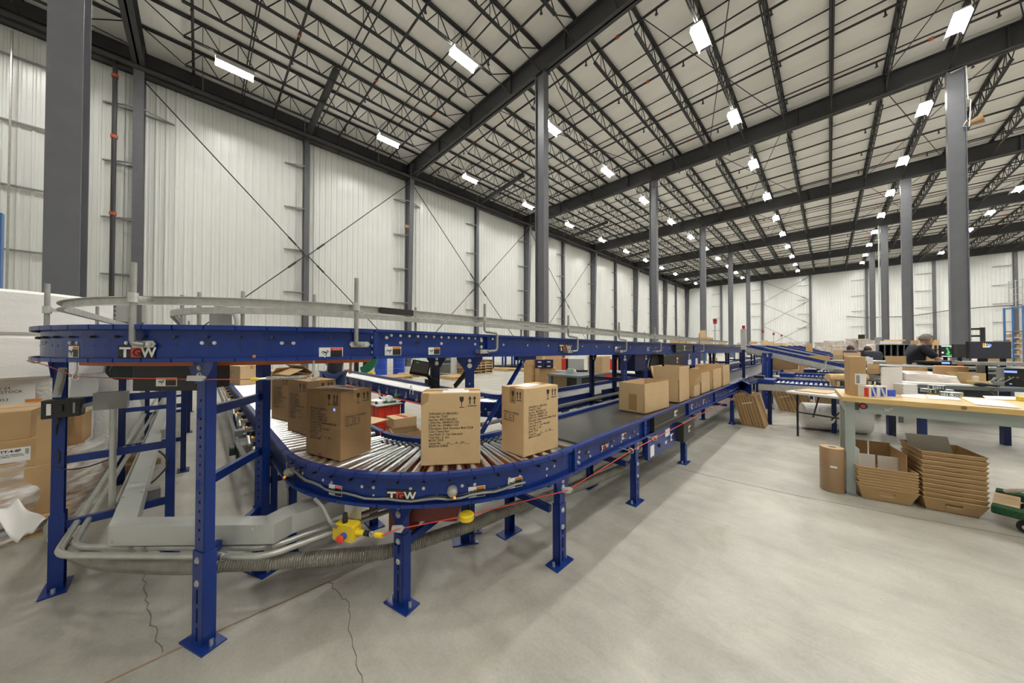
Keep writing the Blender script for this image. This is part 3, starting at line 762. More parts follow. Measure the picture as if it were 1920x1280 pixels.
bc = thing('belt_conveyor', 'long black belt conveyor carrying open cartons, with blue rails and black drive guards', 'conveyor', (-1.55, 5, 0))
YA, YE = 1.80, 7.75; XN, XF = C1[0] + RO1, C1[0] + RI1 + .04
XF = -1.88
straight_rail(bc, (XN, YA, 0), (XN, YE, 0), ZB1, ZT1)
straight_rail(bc, (XF, 34, 0), (XF, YA, 0), ZB1, ZT1)
straight_rail(bc, (XN, 8.6, 0), (XN, 34, 0), ZB1, ZT1)
MB().sweep([(XN, YE, 0), (XN + .07, YE - .12, 0), (XN + .28, YE - .75, 0)], chan(ZB1, ZT1)).build('merge_rail', 'blue', bc)
MB().b(XF + .015, 1.98, .70, XN - .015, 34, .735).build('belt', 'belt', bc)
MB().cyl((XF + .02, 1.93, .708), (XN - .02, 1.93, .708), .025, 14).build('end_roller', 'chrome', bc, smooth=40)
for y in (1.72, 2.88, 4.28, 7.05):
    leg(bc, XN - .0, y, 0, ZB1, sleeve=.40, w_=.06, brk_w=.14); leg(bc, XF + .10, y, 180, ZB1, sleeve=.3, detail=False)
    rung(bc, (XN - .1, y), (XF + .1, y), .33); rung(bc, (XN - .1, y), (XF + .1, y), .50)
for y in (10, 13, 16, 19.5, 23):
    leg(bc, XN - .0, y, 0, ZB1, detail=False, sleeve=.3, bracket=False); leg(bc, XF + .1, y, 180, ZB1, detail=False, sleeve=.3, bracket=False)
bl = SC(); hl = SC(); y = 1.9
i = 0
while y < 7.6:
    q = V((XN + .004, y, .70)); hl.cyl(q, q + V((.001, 0, 0)), .006, 8)
    if i % 3 == 0: bolt(bl, (XN + .004, y, .63), (1, 0, 0), .007, .005)
    if i % 7 == 2: hl.cyl((XN + .004, y, .668), (XN + .006, y, .668), .018, 10); bolt(bl, (XN + .004, y + .03, .668), (1, 0, 0), .006)
    y += .055; i += 1
for y in (1.86, 3.0, 4.32, 5.6):
    for z in (.62, .66, .70): bolt(bl, (XN + .004, y, z), (1, 0, 0), .008, .01); bolt(bl, (XN + .004, y + .05, z), (1, 0, 0), .008, .01)
bl.build('bolt', 'zinc', bc); hl.build('hole', 'black', bc)
JY = [AX(1180, 800, XN).y]
for y in (1.84, 3.0, 4.32, 5.6): MB().b(XN + .004, y - .012, ZB1 + .01, XN + .03, y + .012, ZT1 - .01).build('splice_plate', 'blue', bc)
p = AX(1133, 838, XN + .005); p.z = .655; logo(bc, p, (0, 1, 0), UP, .048)
p = AX(1170, 823, XN + .005); p.z = .67; sticker(bc, p, (0, 1, 0), UP, .05, 'danger')
p = AX(1341, 745, XN + .005); p.z = .67; logo(bc, p, (0, 1, 0), UP, .05)
for px in (1298, 1320): p = AX(px, 760, XN + .005); p.z = .665; sticker(bc, p, (0, 1, 0), UP, .05)
y0, y1 = AX(1218, 800, XN).y, AX(1277, 780, XN).y
g = MB().b(XN + .002, y0, .600, XN + .045, y1, .748).build('drive_guard', 'guard_black', bc)
MB().b(XN + .046, y0 + .005, .645, XN + .047, y1 - .005, .649).build('seam', 'galv_dull', g)
p = V((XN + .046, y0 + (y1 - y0) * .66, .695)); sticker(bc, p, (0, 1, 0), UP, .06)
ya, yb = AX(1211, 850, XN).y, AX(1264, 830, XN).y; zq = AX(1212, 862, XN).z
MB().b(XN - .02, ya, zq, XN + .02, yb, .579).build('drive_panel', 'blue', bc)
Lq, Hq = yb - ya, .579 - zq
logo(bc, V((XN + .021, ya + Lq * .2, zq + Hq * .80)), (0, 1, 0), UP, Hq * .23)
for (f, z, a, c) in ((.13, .30, .12, .45), (.66, .72, .17, .32), (.60, .32, .06, .13)): plate((XN + .021, ya + Lq * f, zq + Hq * z), (0, 1, 0), UP, Lq * a, Hq * c).build('notice', 'paper', bc)
sticker(bc, (XN + .021, ya + Lq * .83, zq + Hq * .40), (0, 1, 0), UP, Hq * .30, asp=1.2)
MB().cyl((XN + .02, ya + Lq * .36, zq + Hq * .36), (XN + .035, ya + Lq * .36, zq + Hq * .36), .02, 10).build('knob', 'black', bc)
MB().b(XN - .01, yb + .002, AX(1279, 832, XN + .1).z, XN + .10, AX(1302, 800, XN + .1).y, .579).build('drive_guard', 'guard_black', bc, bevel=.004)
sticker(bc, (XN + .101, AX(1293, 810, XN + .1).y, .48), (0, 1, 0), UP, .07, asp=1.3)

# ---- second lower line running behind, under the upper deck
C2, RO2, RI2 = (-3.45, 3.3), .92, .36
l2 = thing('roller_conveyor', 'blue roller conveyor behind the red crate, with pale rollers running to the left wall', 'conveyor', (-6, 2.7, 0))
straight_rail(l2, (-10, C2[1] - RO2, 0), (C2[0], C2[1] - RO2, 0), ZB1, ZT1); straight_rail(l2, (C2[0], C2[1] - RI2, 0), (-10, C2[1] - RI2, 0), ZB1, ZT1)
pr = roller(l2, (-9.97, C2[1] - RO2 + .01, .686), (-9.97, C2[1] - RI2 - .01, .686), m='galv'); n = 85
for i in range(1, n):
    q = pr.copy(); COL.objects.link(q); q.parent = l2; q.location = (i * .0765, 0, 0)
for x in (-4.0, -6.0, -8.2, -9.8):
    leg(l2, x, C2[1] - RO2 + .05, -90, ZB1, detail=False, sleeve=.3, bracket=False); leg(l2, x, C2[1] - RI2 - .03, 90, ZB1, detail=False, sleeve=.3, bracket=False); rung(l2, (x, C2[1] - RO2), (x, C2[1] - RI2), .33)
m1 = MB().cyl((0, -.02, .63), (0, -.02, .71), .011, 6).box((-.012, -.02, .62), (.05, .03, .03)).mesh('air_fitting', 'galv'); x = -3.7
while x > -9: inst(m1, 'air_fitting', l2, (x, C2[1] - RO2, 0)); x -= .36
MB().tube([(-3.6, C2[1] - RO2 - .05, .60), (-5, C2[1] - RO2 - .06, .575), (-7, C2[1] - RO2 - .05, .585), (-9.5, C2[1] - RO2 - .05, .58)], .012, 6).build('air_hose', 'red_cord', l2)
MB().tube([V((-4.55, C2[1] - RO2 - .05, .62)) + V((math.cos(a) * .05, 0, math.sin(a) * .14 + .08)) for a in [i * math.pi / 8 for i in range(9)]], .008, 6).build('air_hose', 'white', l2)
c2 = thing('curved_roller_conveyor', 'small blue roller curve seen between the two tall printed cartons, behind the lower line', 'conveyor', (C2[0], C2[1], 0))
curved_rail(c2, C2, RO2, -90, 0, ZB1, ZT1, 1); curved_rail(c2, C2, RI2, -90, 0, ZB1, ZT1, -1, seg=10)
for i in range(15):
    a = R(-87 + i * 6.2); u = V((math.cos(a), math.sin(a), 0)); c = V((C2[0], C2[1], .685)); roller(c2, c + u * (RI2 + .012), c + u * (RO2 - .01), .02, .026)
bl = SC()
for i in range(20):
    a = R(-86 + i * 4.4); n_ = V((math.cos(a), math.sin(a), 0)); bolt(bl, V((C2[0], C2[1], .63 if i % 2 else .67)) + n_ * (RO2 + .004), n_, .007, .006)
bl.build('bolt', 'zinc', c2)
for px in (920,):
    p, a = circ(px, 775, C2, RO2 + .005); n_ = V((math.cos(a), math.sin(a), 0)); p.z = .62; sticker(c2, p, V((-n_.y, n_.x, 0)), UP, .045)
leg(c2, C2[0] + .86 * math.cos(R(-45)), C2[1] + .86 * math.sin(R(-45)), -45, ZB1, detail=False, sleeve=.3); leg(c2, C2[0] + .4 * math.cos(R(-45)), C2[1] + .4 * math.sin(R(-45)), 135, ZB1, detail=False, sleeve=.3)
b2 = thing('belt_conveyor', 'grey belt conveyor with blue rails running between the upper deck posts', 'conveyor', (-2.8, 8, 0))
X2N, X2F = C2[0] + RO2, C2[0] + RI2
straight_rail(b2, (X2N, C2[1], 0), (X2N, 4.2, 0), ZB1, ZT1); straight_rail(b2, (X2N, 4.5, 0), (X2N, 30, 0), ZB1, ZT1); straight_rail(b2, (X2F, 30, 0), (X2F, C2[1], 0), ZB1, ZT1)
MB().b(X2F + .01, 3.75, .66, X2N - .01, 30, .70).build('belt', 'belt_grey', b2)
pr = roller(b2, (X2F + .012, 3.36, .683), (X2N - .012, 3.36, .683))
for i in range(1, 5):
    q = pr.copy(); COL.objects.link(q); q.parent = b2; q.location = (0, i * .078, 0)
for y in (3.6, 5.8, 8.2, 11, 14, 18, 22):
    leg(b2, X2N - .05, y, 0, ZB1, detail=False, sleeve=.3); leg(b2, X2F + .05, y, 180, ZB1, detail=False, sleeve=.3)
# conduits between the two lines
tag(MB().tube([(-2.06, 1.6, .69), (-2.08, 3.2, .69), (-2.1, 7.5, .69)], .022, 8).build('conduit', 'conduit', None, smooth=60), 'bright conduit running just behind the black belt conveyor', 'pipe')
tag(MB().tube([(-2.33, 1.9, .70), (-2.36, 3.6, .70), (-2.36, 9, .69)], .022, 8).build('conduit', 'cable_grey', None, smooth=60), 'darker conduit running just before the grey belt conveyor', 'pipe')
tag(MB().box((-2.25, 3.3, .5), (.14, .16, .14)).build('junction_box', 'grey_box'), 'grey junction box under the conduits behind the lower belt', 'box')
for n, (a, c) in enumerate(((1.45, .36), (1.75, .34))):
    pts = [V((-2.05, a, c)), V((-2.4, a + .35, c - .05)), V((-2.75, a + .25, c + .02)), V((-3.2, a + .4, c))]
    tag(MB().tube(pts, .012, 6).build('cable', 'cable_grey', None, smooth=60), 'loose grey cable looping behind the inner rail of the lower curve, %s one' % ('nearer', 'farther')[n], 'cable')

# ---- upper deck
CU, ROU, RIU, ZBU, ZTU = (-3.30, .73), 1.37, .80, 1.372, 1.548
def zu(y): return -.0125 * max(0.0, min(y, 11.5) - .75)
up = thing('curved_roller_conveyor', 'blue raised roller curve at eye level with lettered segmented rail, on tall punched legs', 'conveyor', (CU[0], CU[1], 0))
curved_rail(up, CU, ROU, -92, 0, ZBU, ZTU, 1, seg=5.0); curved_rail(up, CU, RIU, -92, 0, ZBU, ZTU, -1, seg=7)
for i in range(20):
    a = R(-88 + i * 4.5); u = V((math.cos(a), math.sin(a), 0)); c = V((CU[0], CU[1], ZTU - .042)); roller(up, c + u * (RIU + .012), c + u * (ROU - .01), .02, .026)
pan = MB().sweep(arc(CU, 1, -62, 1, 20), [(RIU + .04 - 1, ZBU - .022), (ROU - .05 - 1, ZBU - .022), (ROU - .05 - 1, ZBU + .03), (RIU + .04 - 1, ZBU + .03)])
pan.build('bed_pan', 'orange_pan', up)
def onu(px, py=650, lift=.004): return onc(px, py, CU, ROU, lift)
bl = SC(); bd = SC(); hl = SC()
for i in range(34):
    a = R(-90 + i * 2.7); n_ = V((math.cos(a), math.sin(a), 0)); t = V((-n_.y, n_.x, 0)); c = V((CU[0], CU[1], 0)) + n_ * (ROU + .004)
    if i % 2 == 0: bd.cyl(c + UP * 1.492, c + n_ * .016 + UP * 1.492, .006, 8)
    if i % 5 == 2:
        bolt(bl, c + UP * 1.463 - t * .025, n_, .006, .005); bolt(bl, c + UP * 1.463 + t * .025, n_, .006, .005); hl.cyl(c + UP * 1.463, c + UP * 1.463 + n_ * .001, .009, 10)
    if i % 5 in (0, 4): hl.cyl(c + UP * 1.45, c + UP * 1.45 + n_ * .001, .004, 8)
bl.build('bolt', 'zinc', up); bd.build('axle_end', 'pipe_dark', up); hl.build('hole', 'black', up)
p, t, n_ = onu(257); p.z = 1.419; logo(up, p, t, UP, .068)
p, t, n_ = onu(139); p.z = 1.42; sticker(up, p, t, UP, .055, asp=1.3)
p, t, n_ = onu(621); p.z = 1.412; sticker(up, p, t, UP, .055, 'danger', asp=2.1)
p, t, n_ = onu(477); p.z = 1.396; MB().cyl(p, p + n_ * .002, .008, 12).build('orange_dot', 'orange', up)
ot, inn = {}, {}
for k, a in enumerate((-32.5, -88.5)):
    u = V((math.cos(R(a)), math.sin(R(a)), 0)); po = V((CU[0], CU[1], 0)) + u * 1.345; pi = V((CU[0], CU[1], 0)) + u * .845
    na = (-66, -88)[k]
    leg(up, po.x, po.y, na, ZBU - .0, sleeve=.45, w_=.072, brk_w=.21); leg(up, pi.x, pi.y, na if k == 0 else 90, ZBU - .02, sleeve=.42, detail=(k == 0), bracket=False, w_=.075)
    for z in ((1.12, .77, .40) if k == 0 else (1.11, .76, .37)): rung(up, po, pi, z)
# guards on the upper deck
gp = [(-.02, -.02), (.006, -.02), (.006, -.016), (-.014, -.016), (-.014, .016), (.006, .016), (.006, .02), (-.02, .02)]
ZG = 1.672
def post_straight(parent, x, y, z0, z1, m='galv_dull'):
    pass
MB().sweep([(-9, CU[1] - 1.32, ZG), (CU[0] - .1, CU[1] - 1.32, ZG)] + arc(CU, 1.32, -88, 0, 30, ZG), gp).build('guard_rail', 'galv', up)
MB().sweep(list(reversed([V((-9, CU[1] - .86, ZG)), V((CU[0] - .1, CU[1] - .86, ZG))] + arc(CU, .86, -88, 0, 30, ZG))), gp).build('guard_rail', 'galv', up)
for px in (88, 262, 665):
    p, t, n_ = onu(px) if px > 100 else (V((CU[0] + 1.375 * math.cos(R(-101.4 + 0)), 0, 0)), V((1, 0, 0)), V((0, -1, 0)))
    if px < 100:
        a = R(-101.4 + 90 + 180 - 180); a = R(-12.0 - 90 + 0)
        a = math.atan2(-.98, .2); a = R(-78); n_ = V((math.cos(a), math.sin(a), 0)); p = V((CU[0], CU[1], 0)) + n_ * (ROU + .004); t = V((-n_.y, n_.x, 0))
        p = V((CU[0], CU[1], 0)) + V((-.198, -.98, 0)).normalized() * 0 + V((math.cos(R(-90)), math.sin(R(-90)), 0)) * (ROU + .004); n_ = V((0, -1, 0)); t = V((1, 0, 0)); p.x -= .12
    q = p + n_ * .03; q.z = 0
    ps = MB().tube([q + t * .03 - n_ * .02 + UP * 1.455, q + t * .004 + UP * 1.458, q + UP * 1.475, q + UP * 1.60, q + UP * 1.835], .0115, 10).build('guard_post', 'galv_dull', up, smooth=60)
    MB().prism(q + UP * 1.457 - n_ * .024, t, UP, [(-.02, -.016), (.07, -.016), (.082, 0), (.07, .016), (-.02, .016), (-.03, 0)], .006).build('slotted_plate', 'galv', ps)
    MB().cyl(q + UP * (ZG - .022), q + UP * (ZG + .022), .018, 10).bar(q + UP * ZG, q - n_ * .075 + UP * ZG, .02, .02).build('clamp', 'galv', ps)
    b3 = SC(); bolt(b3, q + t * .055 + UP * 1.457 - n_ * .016, n_, .008); b3.build('bolt', 'zinc', ps)
for a in (-80, -62, -40, -12):
    u = V((math.cos(R(a)), math.sin(R(a)), 0)); q = V((CU[0], CU[1], 0)) + u * .83
    MB().cyl(q + UP * 1.45, q + UP * 1.80, .011, 8).build('guard_post', 'galv_dull', up, smooth=60)
for x in (-4.6, -6.4):
    MB().cyl((x, CU[1] - 1.38, 1.45), (x, CU[1] - 1.38, 1.8), .011, 8).build('guard_post', 'galv_dull', up, smooth=60)
    MB().cyl((x, CU[1] - .84, 1.45), (x, CU[1] - .84, 1.8), .011, 8).build('guard_post', 'galv_dull', up, smooth=60)
# drive under the curve
mp = V((-3.22, -.36, 1.30))
mo = MB().cyl(mp + V((-.2, -.03, 0)), mp + V((.12, .02, 0)), .065, 18).cyl(mp + V((.12, .02, 0)), mp + V((.26, .04, 0)), .05, 14).cyl(mp + V((-.25, -.04, 0)), mp + V((-.2, -.03, 0)), .058, 14).build('drive_motor', 'motor_green', up, smooth=40)
f = D(162, 695, 1.80); 
plate(mp + V((-.02, -.10, .0)) + V((0, .03, .012)), (1, .16, 0), UP, .05, .022).build('nameplate', 'white', mo)
plate(mp + V((-.02, -.10, .0)) + V((0, .03, -.016)), (1, .16, 0), UP, .055, .012).build('nameplate', 'grey_light', mo)
bp = (onu(277)[0] - onu(277)[2] * .18); bp.z = 1.30
bt = onu(277)[1]; ba = math.atan2(bt.y, bt.x)
MB().box(bp, (.30, .2, .15), ba).build('drive_box', 'black', up, bevel=.004)
sticker(up, bp + onu(277)[2] * .101 + bt * .01 - UP * .03, bt, UP, .042, asp=2.3)
MB().box(bp + UP * .09 - bt * .08, (.32, .16, .012), ba).build('paper_wrap', 'paper', up)

us = thing('roller_conveyor', 'long blue upper conveyor above the lower belt, with galvanized guard rails', 'conveyor', (-2.2, 6, 0))
XUN, XUF = CU[0] + ROU, CU[0] + RIU
ys = [.73, 11.5, 33]
def srail(x, y0, y1, rev=False, name='side_rail'):
    ps = [V((x, y, zu(y))) for y in ([y0] + ([11.5] if y0 < 11.5 < y1 else []) + [y1])]
    if rev: ps.reverse()
    return MB().sweep(ps, chan(ZBU, ZTU)).build(name, 'blue', us)
srail(XUN, .74, 1.62); srail(XUN, 1.63, 6.0); srail(XUN, 6.01, 33); srail(XUF, .74, 33, True)
MB().add([(XUF + .01, .8, ZTU - .03), (XUN - .01, .8, ZTU - .03), (XUN - .01, 33, ZTU - .03 + zu(33)), (XUF + .01, 33, ZTU - .03 + zu(33)), (XUF + .01, .8, ZTU - .06), (XUN - .01, .8, ZTU - .06), (XUN - .01, 33, ZTU - .06 + zu(33)), (XUF + .01, 33, ZTU - .06 + zu(33))], [(0, 1, 2, 3), (7, 6, 5, 4), (0, 4, 5, 1), (1, 5, 6, 2), (2, 6, 7, 3), (3, 7, 4, 0)]).build('belt', 'belt', us)
bl = SC(); hl = SC(); y = .85; i = 0
while y < 8:
    z = zu(y); hl.cyl((XUN + .004, y, 1.515 + z), (XUN + .006, y, 1.515 + z), .006, 8)
    if y < 1.7: bolt(bl, (XUN + .004, y, 1.515 + z), (1, 0, 0), .006, .006)
    if i % 5 == 1: bolt(bl, (XUN + .004, y, 1.47 + z), (1, 0, 0), .007, .006)
    if i % 9 == 3: hl.cyl((XUN + .004, y, 1.47 + z), (XUN + .006, y, 1.47 + z), .014, 10)
    if i % 3 == 0: hl.cyl((XUN + .004, y, 1.44 + z), (XUN + .006, y, 1.44 + z), .004, 8)
    y += .06; i += 1
for y in (.77, 1.60, 5.95, 7.0):
    for z in (1.41, 1.45, 1.5): bolt(bl, (XUN + .004, y - .03, z + zu(y)), (1, 0, 0), .009, .012); bolt(bl, (XUN + .004, y + .05, z + zu(y)), (1, 0, 0), .007, .006)
bl.build('bolt', 'zinc', us); hl.build('hole', 'black', us)
for y in (.745, 1.625, 6.0, 7.05): MB().b(XUN + .004, y - .012, ZBU + .01 + zu(y), XUN + .032, y + .012, ZTU - .01 + zu(y)).build('splice_plate', 'blue', us)
def onx(px, z): p = AX(px, 650, XUN + .005); p.z = z + zu(p.y); return p
sticker(us, onx(737, 1.418), (0, 1, 0), UP, .055, asp=1.9); sticker(us, onx(814, 1.418), (0, 1, 0), UP, .05, asp=1.8); sticker(us, onx(1157, 1.44), (0, 1, 0), UP, .07, 'danger', asp=1.5)
logo(us, onx(1059, 1.452), (0, 1, 0), UP, .085)
sticker(us, onx(1216, 1.45), (0, 1, 0), UP, .055, asp=1.8)
for n, (y, det) in enumerate(((1.50, True), (4.15, True), (4.85, True), (7.2, False), (9.0, False), (10.6, False), (12.6, False), (15, False), (17.5, False), (20.5, False), (24, False))):
    zt = ZBU + zu(y)
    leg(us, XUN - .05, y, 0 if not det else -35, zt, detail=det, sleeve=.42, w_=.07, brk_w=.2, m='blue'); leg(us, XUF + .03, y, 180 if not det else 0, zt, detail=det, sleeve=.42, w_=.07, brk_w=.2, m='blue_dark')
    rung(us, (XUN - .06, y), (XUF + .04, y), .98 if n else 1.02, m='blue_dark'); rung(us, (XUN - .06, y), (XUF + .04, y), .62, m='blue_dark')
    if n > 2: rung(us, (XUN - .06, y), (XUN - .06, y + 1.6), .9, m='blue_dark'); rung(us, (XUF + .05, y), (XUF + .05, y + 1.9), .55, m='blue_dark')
pa = AX(983, 672, XUN - .02); pb = V((XUN - .06, 1.52, .62))
MB().bar(pa, pb, .012, .045, V((1, 0, 0))).build('sway_brace', 'blue', us)
b3 = SC()
for f_ in (.05, .42, .72): bolt(b3, pa.lerp(pb, f_) + V((.012, 0, 0)), (1, 0, 0), .012)
b3.build('bolt', 'zinc', us)
MB().b(XUN - .04, pa.y - .1, ZBU - .035 + zu(pa.y), XUN + .0, pa.y + .14, ZBU + zu(pa.y)).build('brace_plate', 'blue', us)
MB().bar(D(853, 724, 2.75), D(877, 695, 2.60), .02, .035).build('sway_brace', 'black', us)
def gpath(x, y0, y1, dz): return [V((x, y, ZG + zu(y))) for y in ([y0] + ([11.5] if y0 < 11.5 < y1 else []) + [y1])]
MB().sweep(gpath(CU[0] + 1.32, .73, 10.5, 0), gp).build('guard_rail', 'galv', us); MB().sweep(list(reversed(gpath(CU[0] + .86, .73, 10.5, 0))), gp).build('guard_rail', 'galv', us)
MB().sweep([V((CU[0] + 1.321, y, ZG + zu(y))) for y in (.80, 1.02)], [(.0, -.019), (.010, -.019), (.010, .019), (.0, .019)]).build('splice_sleeve', 'guard_black', us)
for px in (910, 1067, 1162, 1229, 1312):
    p = AX(px, 640, XUN + .02); y = p.y; z = zu(y); s = .0
    pts = [(XUN + .075, y - .02, 1.415 + z), (XUN + .075, y + .06, 1.42 + z), (XUN + .075, y + .075, 1.44 + z), (XUN + .075, y + .075, 1.545 + z), (XUN + .070, y + .07, 1.56 + z), (XUN + .02, y + .005, 1.57 + z), (XUN + .012, y, 1.585 + z), (XUN + .012, y, 1.79 + z)]
    ps = MB().tube(pts, .0105, 8).build('guard_post', 'galv_dull', us, smooth=60)
    MB().b(XUN + .006, y - .09, 1.40 + z, XUN + .07, y - .01, 1.43 + z).build('slotted_plate', 'galv', ps)
    MB().cyl((XUN + .012, y, ZG - .022 + z), (XUN + .012, y, ZG + .022 + z), .017, 8).bar((XUN + .012, y, ZG + z), (XUN - .05, y, ZG + z), .02, .02).build('clamp', 'galv', ps)
for y in (1.3, 2.6, 4.0, 6.0, 8.0): MB().cyl((XUF + .03, y, 1.47 + zu(y)), (XUF + .03, y, 1.78 + zu(y)), .0105, 8).build('guard_post', 'galv_dull', us, smooth=60)
# drives on the upper line
y0, y1 = AX(1262, 650, XUN).y, AX(1293, 650, XUN).y; z = zu(y0)
g = MB().b(XUN + .002, y0, ZBU + .02 + z, XUN + .05, y1, ZTU - .005 + z).build('drive_guard', 'guard_black', us); MB().b(XUN + .051, y0, 1.422 + z, XUN + .053, y1, 1.428 + z).build('seam', 'galv_dull', g)
sticker(us, (XUN + .053, (y0 + y1) / 2, 1.47 + z), (0, 1, 0), UP, .09, asp=1.2)
MB().b(XUN - .1, y0 - .55, 1.05, XUN + .04, y0 + .55, 1.30).build('drive_box', 'guard_black', us, bevel=.006)
sticker(us, (XUN + .043, y0 + .1, 1.19), (0, 1, 0), UP, .1, asp=1.0)
MB().b(XUN - .08, y0 + .56, 1.05, XUN + .02, y0 + 1.6, 1.31).build('drive_panel', 'blue', us)
sticker(us, (XUN + .022, y0 + .85, 1.24), (0, 1, 0), UP, .09, asp=1.2); plate((XUN + .022, y0 + .85, 1.13), (0, 1, 0), UP, .2, .1).build('notice', 'paper', us); plate((XUN + .022, y0 + 1.3, 1.13), (0, 1, 0), UP, .14, .12).build('notice', 'paper', us)
hc = AX(1231, 690, XUN - .02); hc.z = 1.12
hd = MB(); n = 14
for i in range(n):
    a = math.pi * i / n; a2 = math.pi * (i + 1) / n; rr = .25; k = 1
    P_ = [V((hc.x - xx, hc.y + math.cos(b_) * rr_ * 1.35, hc.z + math.sin(b_) * rr_)) for xx in (0, .3) for b_, rr_ in ((a, rr), (a2, rr), (a2, rr - .02), (a, rr - .02))]
    hd.hexa(P_)
h2 = hd.build('motor_hood', 'galv_dull', us)
MB().cyl((hc.x - .02, hc.y, hc.z + .0), (hc.x - .28, hc.y, hc.z), .20, 18).b(hc.x - .28, hc.y - .3, hc.z - .05, hc.x - .02, hc.y + .3, hc.z).build('motor', 'black_matte', h2)
MB().b(hc.x - .28, hc.y - .75, 1.08, hc.x - .02, hc.y - .38, 1.34).build('drive_box', 'blue_dark', us)
# hidden straight run of the upper deck to the left wall
ul = thing('roller_conveyor', 'upper blue conveyor run leading left from the raised curve on ladder-like legs', 'conveyor', (-6, 0, 0))
straight_rail(ul, (-11, CU[1] - ROU, 0), (CU[0] - .06, CU[1] - ROU, 0), ZBU, ZTU); straight_rail(ul, (CU[0] - .06, CU[1] - RIU, 0), (-11, CU[1] - RIU, 0), ZBU, ZTU)
MB().b(-11, CU[1] - ROU + .01, ZTU - .06, CU[0] - .07, CU[1] - RIU - .01, ZTU - .03).build('belt', 'belt', ul)
for x in (-5.3, -7.6, -9.9):
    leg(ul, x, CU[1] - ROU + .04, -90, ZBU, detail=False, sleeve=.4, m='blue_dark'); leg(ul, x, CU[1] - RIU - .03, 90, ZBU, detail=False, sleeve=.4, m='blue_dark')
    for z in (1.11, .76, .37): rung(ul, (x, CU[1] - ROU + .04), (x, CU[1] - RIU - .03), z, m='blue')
# ------------------------------------------------------------------ wireway, conduits, hose and switches in front of the curves
ww = thing('wireway', 'square grey steel cable trough running low under the conveyor curves', 'cable trough', G(210, 1000, 0))
Z0, Z1 = .395, .497
def duct(pts_near, pts_far):
    mb = MB()
    for i in range(len(pts_near) - 1):
        a, c, d_, e = pts_near[i], pts_near[i + 1], pts_far[i + 1], pts_far[i]
        mb.hexa([(a.x, a.y, Z0), (c.x, c.y, Z0), (d_.x, d_.y, Z0), (e.x, e.y, Z0), (a.x, a.y, Z1), (c.x, c.y, Z1), (d_.x, d_.y, Z1), (e.x, e.y, Z1)])
    return mb
g = lambda x, y: G(x, y, Z1)
c0, c1, c2_, c3, c4 = g(203, 987), g(482, 984), g(514, 983), g(548, 966), g(640, 934)
f0, f1, f2_, f3, f4 = g(257, 969), g(470, 967), g(500, 966), g(530, 951), g(612, 922)
d1 = duct([c0, c1], [f0, f1]).build('trough', 'wireway', ww); duct([c1 + V((.002, 0, 0)), c2_], [f1 + V((.002, 0, 0)), f2_]).build('elbow', 'wireway', ww); duct([c2_, c3], [f2_, f3]).build('elbow', 'wireway', ww); duct([c3, c4, c4 + (c4 - c3) * 1.2], [f3, f4, f4 + (f4 - f3) * 1.2]).build('trough', 'wireway', ww)
e0, e1 = g(315, 730), g(326, 730)
duct([c0 + V((-.003, 0, 0)), e0], [f0 + V((-.003, 0, 0)), e1]).build('trough', 'wireway', ww)
sc = SC()
for f_ in (.1, .24, .38, .52, .66, .8):
    for a, c in ((c0, e0), (f0, e1)):
        p = a.lerp(c, f_ * .6); sc.cyl(p + V((0, 0, -.001)) + (f0 - c0) * (.1 if a is c0 else -.1), p + V((0, 0, .004)) + (f0 - c0) * (.1 if a is c0 else -.1), .006, 6)
for f_ in (.03, .97):
    for z in (.42, .475): p = c0.lerp(c1, f_); q = V((p.x, p.y, z)); n_ = (c0 - f0).normalized(); sc.cyl(q, q + n_ * .005, .005, 6)
sc.build('screw', 'zinc', ww)
tag(MB().box(D(283, 929, 2.27), (.08, .09, .10), .1).build('junction_box', 'grey_box'), 'small grey junction box beside the cable trough, with black leads', 'box'); tag(MB().box(D(311, 812, 3.5), (.07, .08, .09), .1).build('junction_box', 'grey_box'), 'tiny grey junction box farther back beside the cable trough', 'box')
p = c0.lerp(e0, .28)
cz = .372
k = lambda x, y: G(x, y, cz)
def smooth(pts, n=6):                        # rounded polyline through points
    out = []
    P_ = [pts[0]] + list(pts) + [pts[-1]]
    for i in range(1, len(P_) - 2):
        p0, p1, p2, p3 = P_[i - 1], P_[i], P_[i + 1], P_[i + 2]
        for j in range(n):
            t = j / n
            out.append(((p1 * 2) + (p2 - p0) * t + (p0 * 2 - p1 * 5 + p2 * 4 - p3) * t * t + (p1 * 3 - p0 - p2 * 3 + p3) * t ** 3) * .5)
    return out + [V(pts[-1])]
def bend(pts, r=.09, n=6):                    # straight runs with rounded corners
    pts = [V(p) for p in pts]; out = [pts[0]]
    for a, c, d_ in zip(pts, pts[1:], pts[2:]):
        u = (a - c).normalized(); v = (d_ - c).normalized(); rr = min(r, (a - c).length * .45, (d_ - c).length * .45); s, e = c + u * rr, c + v * rr
        for j in range(n + 1): t = j / n; out.append(s * (1 - t) ** 2 + c * (2 * t * (1 - t)) + e * t * t)
    return out + [pts[-1]]
o1 = bend([k(314, 712), k(104, 1041), k(500, 1043), k(636, 992), k(760, 945)]); o2 = bend([k(326, 712), k(135, 1025), k(503, 1027), k(630, 981), k(760, 935)])
ca = thing('conduit', 'thick bright conduit rounding the corner under the upper curve, outer of the pair', 'pipe', k(104, 1041)); MB().tube(o1, .0160, 10).build('pipe', 'conduit', ca, smooth=60)
q = k(413, 1042); q2 = k(388, 1042); MB().cyl(q2, q + (q - q2) * .3, .022, 12).build('coupling', 'zinc', ca, smooth=60)
cb_ = thing('conduit', 'thick bright conduit rounding the corner under the upper curve, inner of the pair', 'pipe', k(135, 1025)); MB().tube(o2, .0155, 10).build('pipe', 'conduit', cb_, smooth=60)
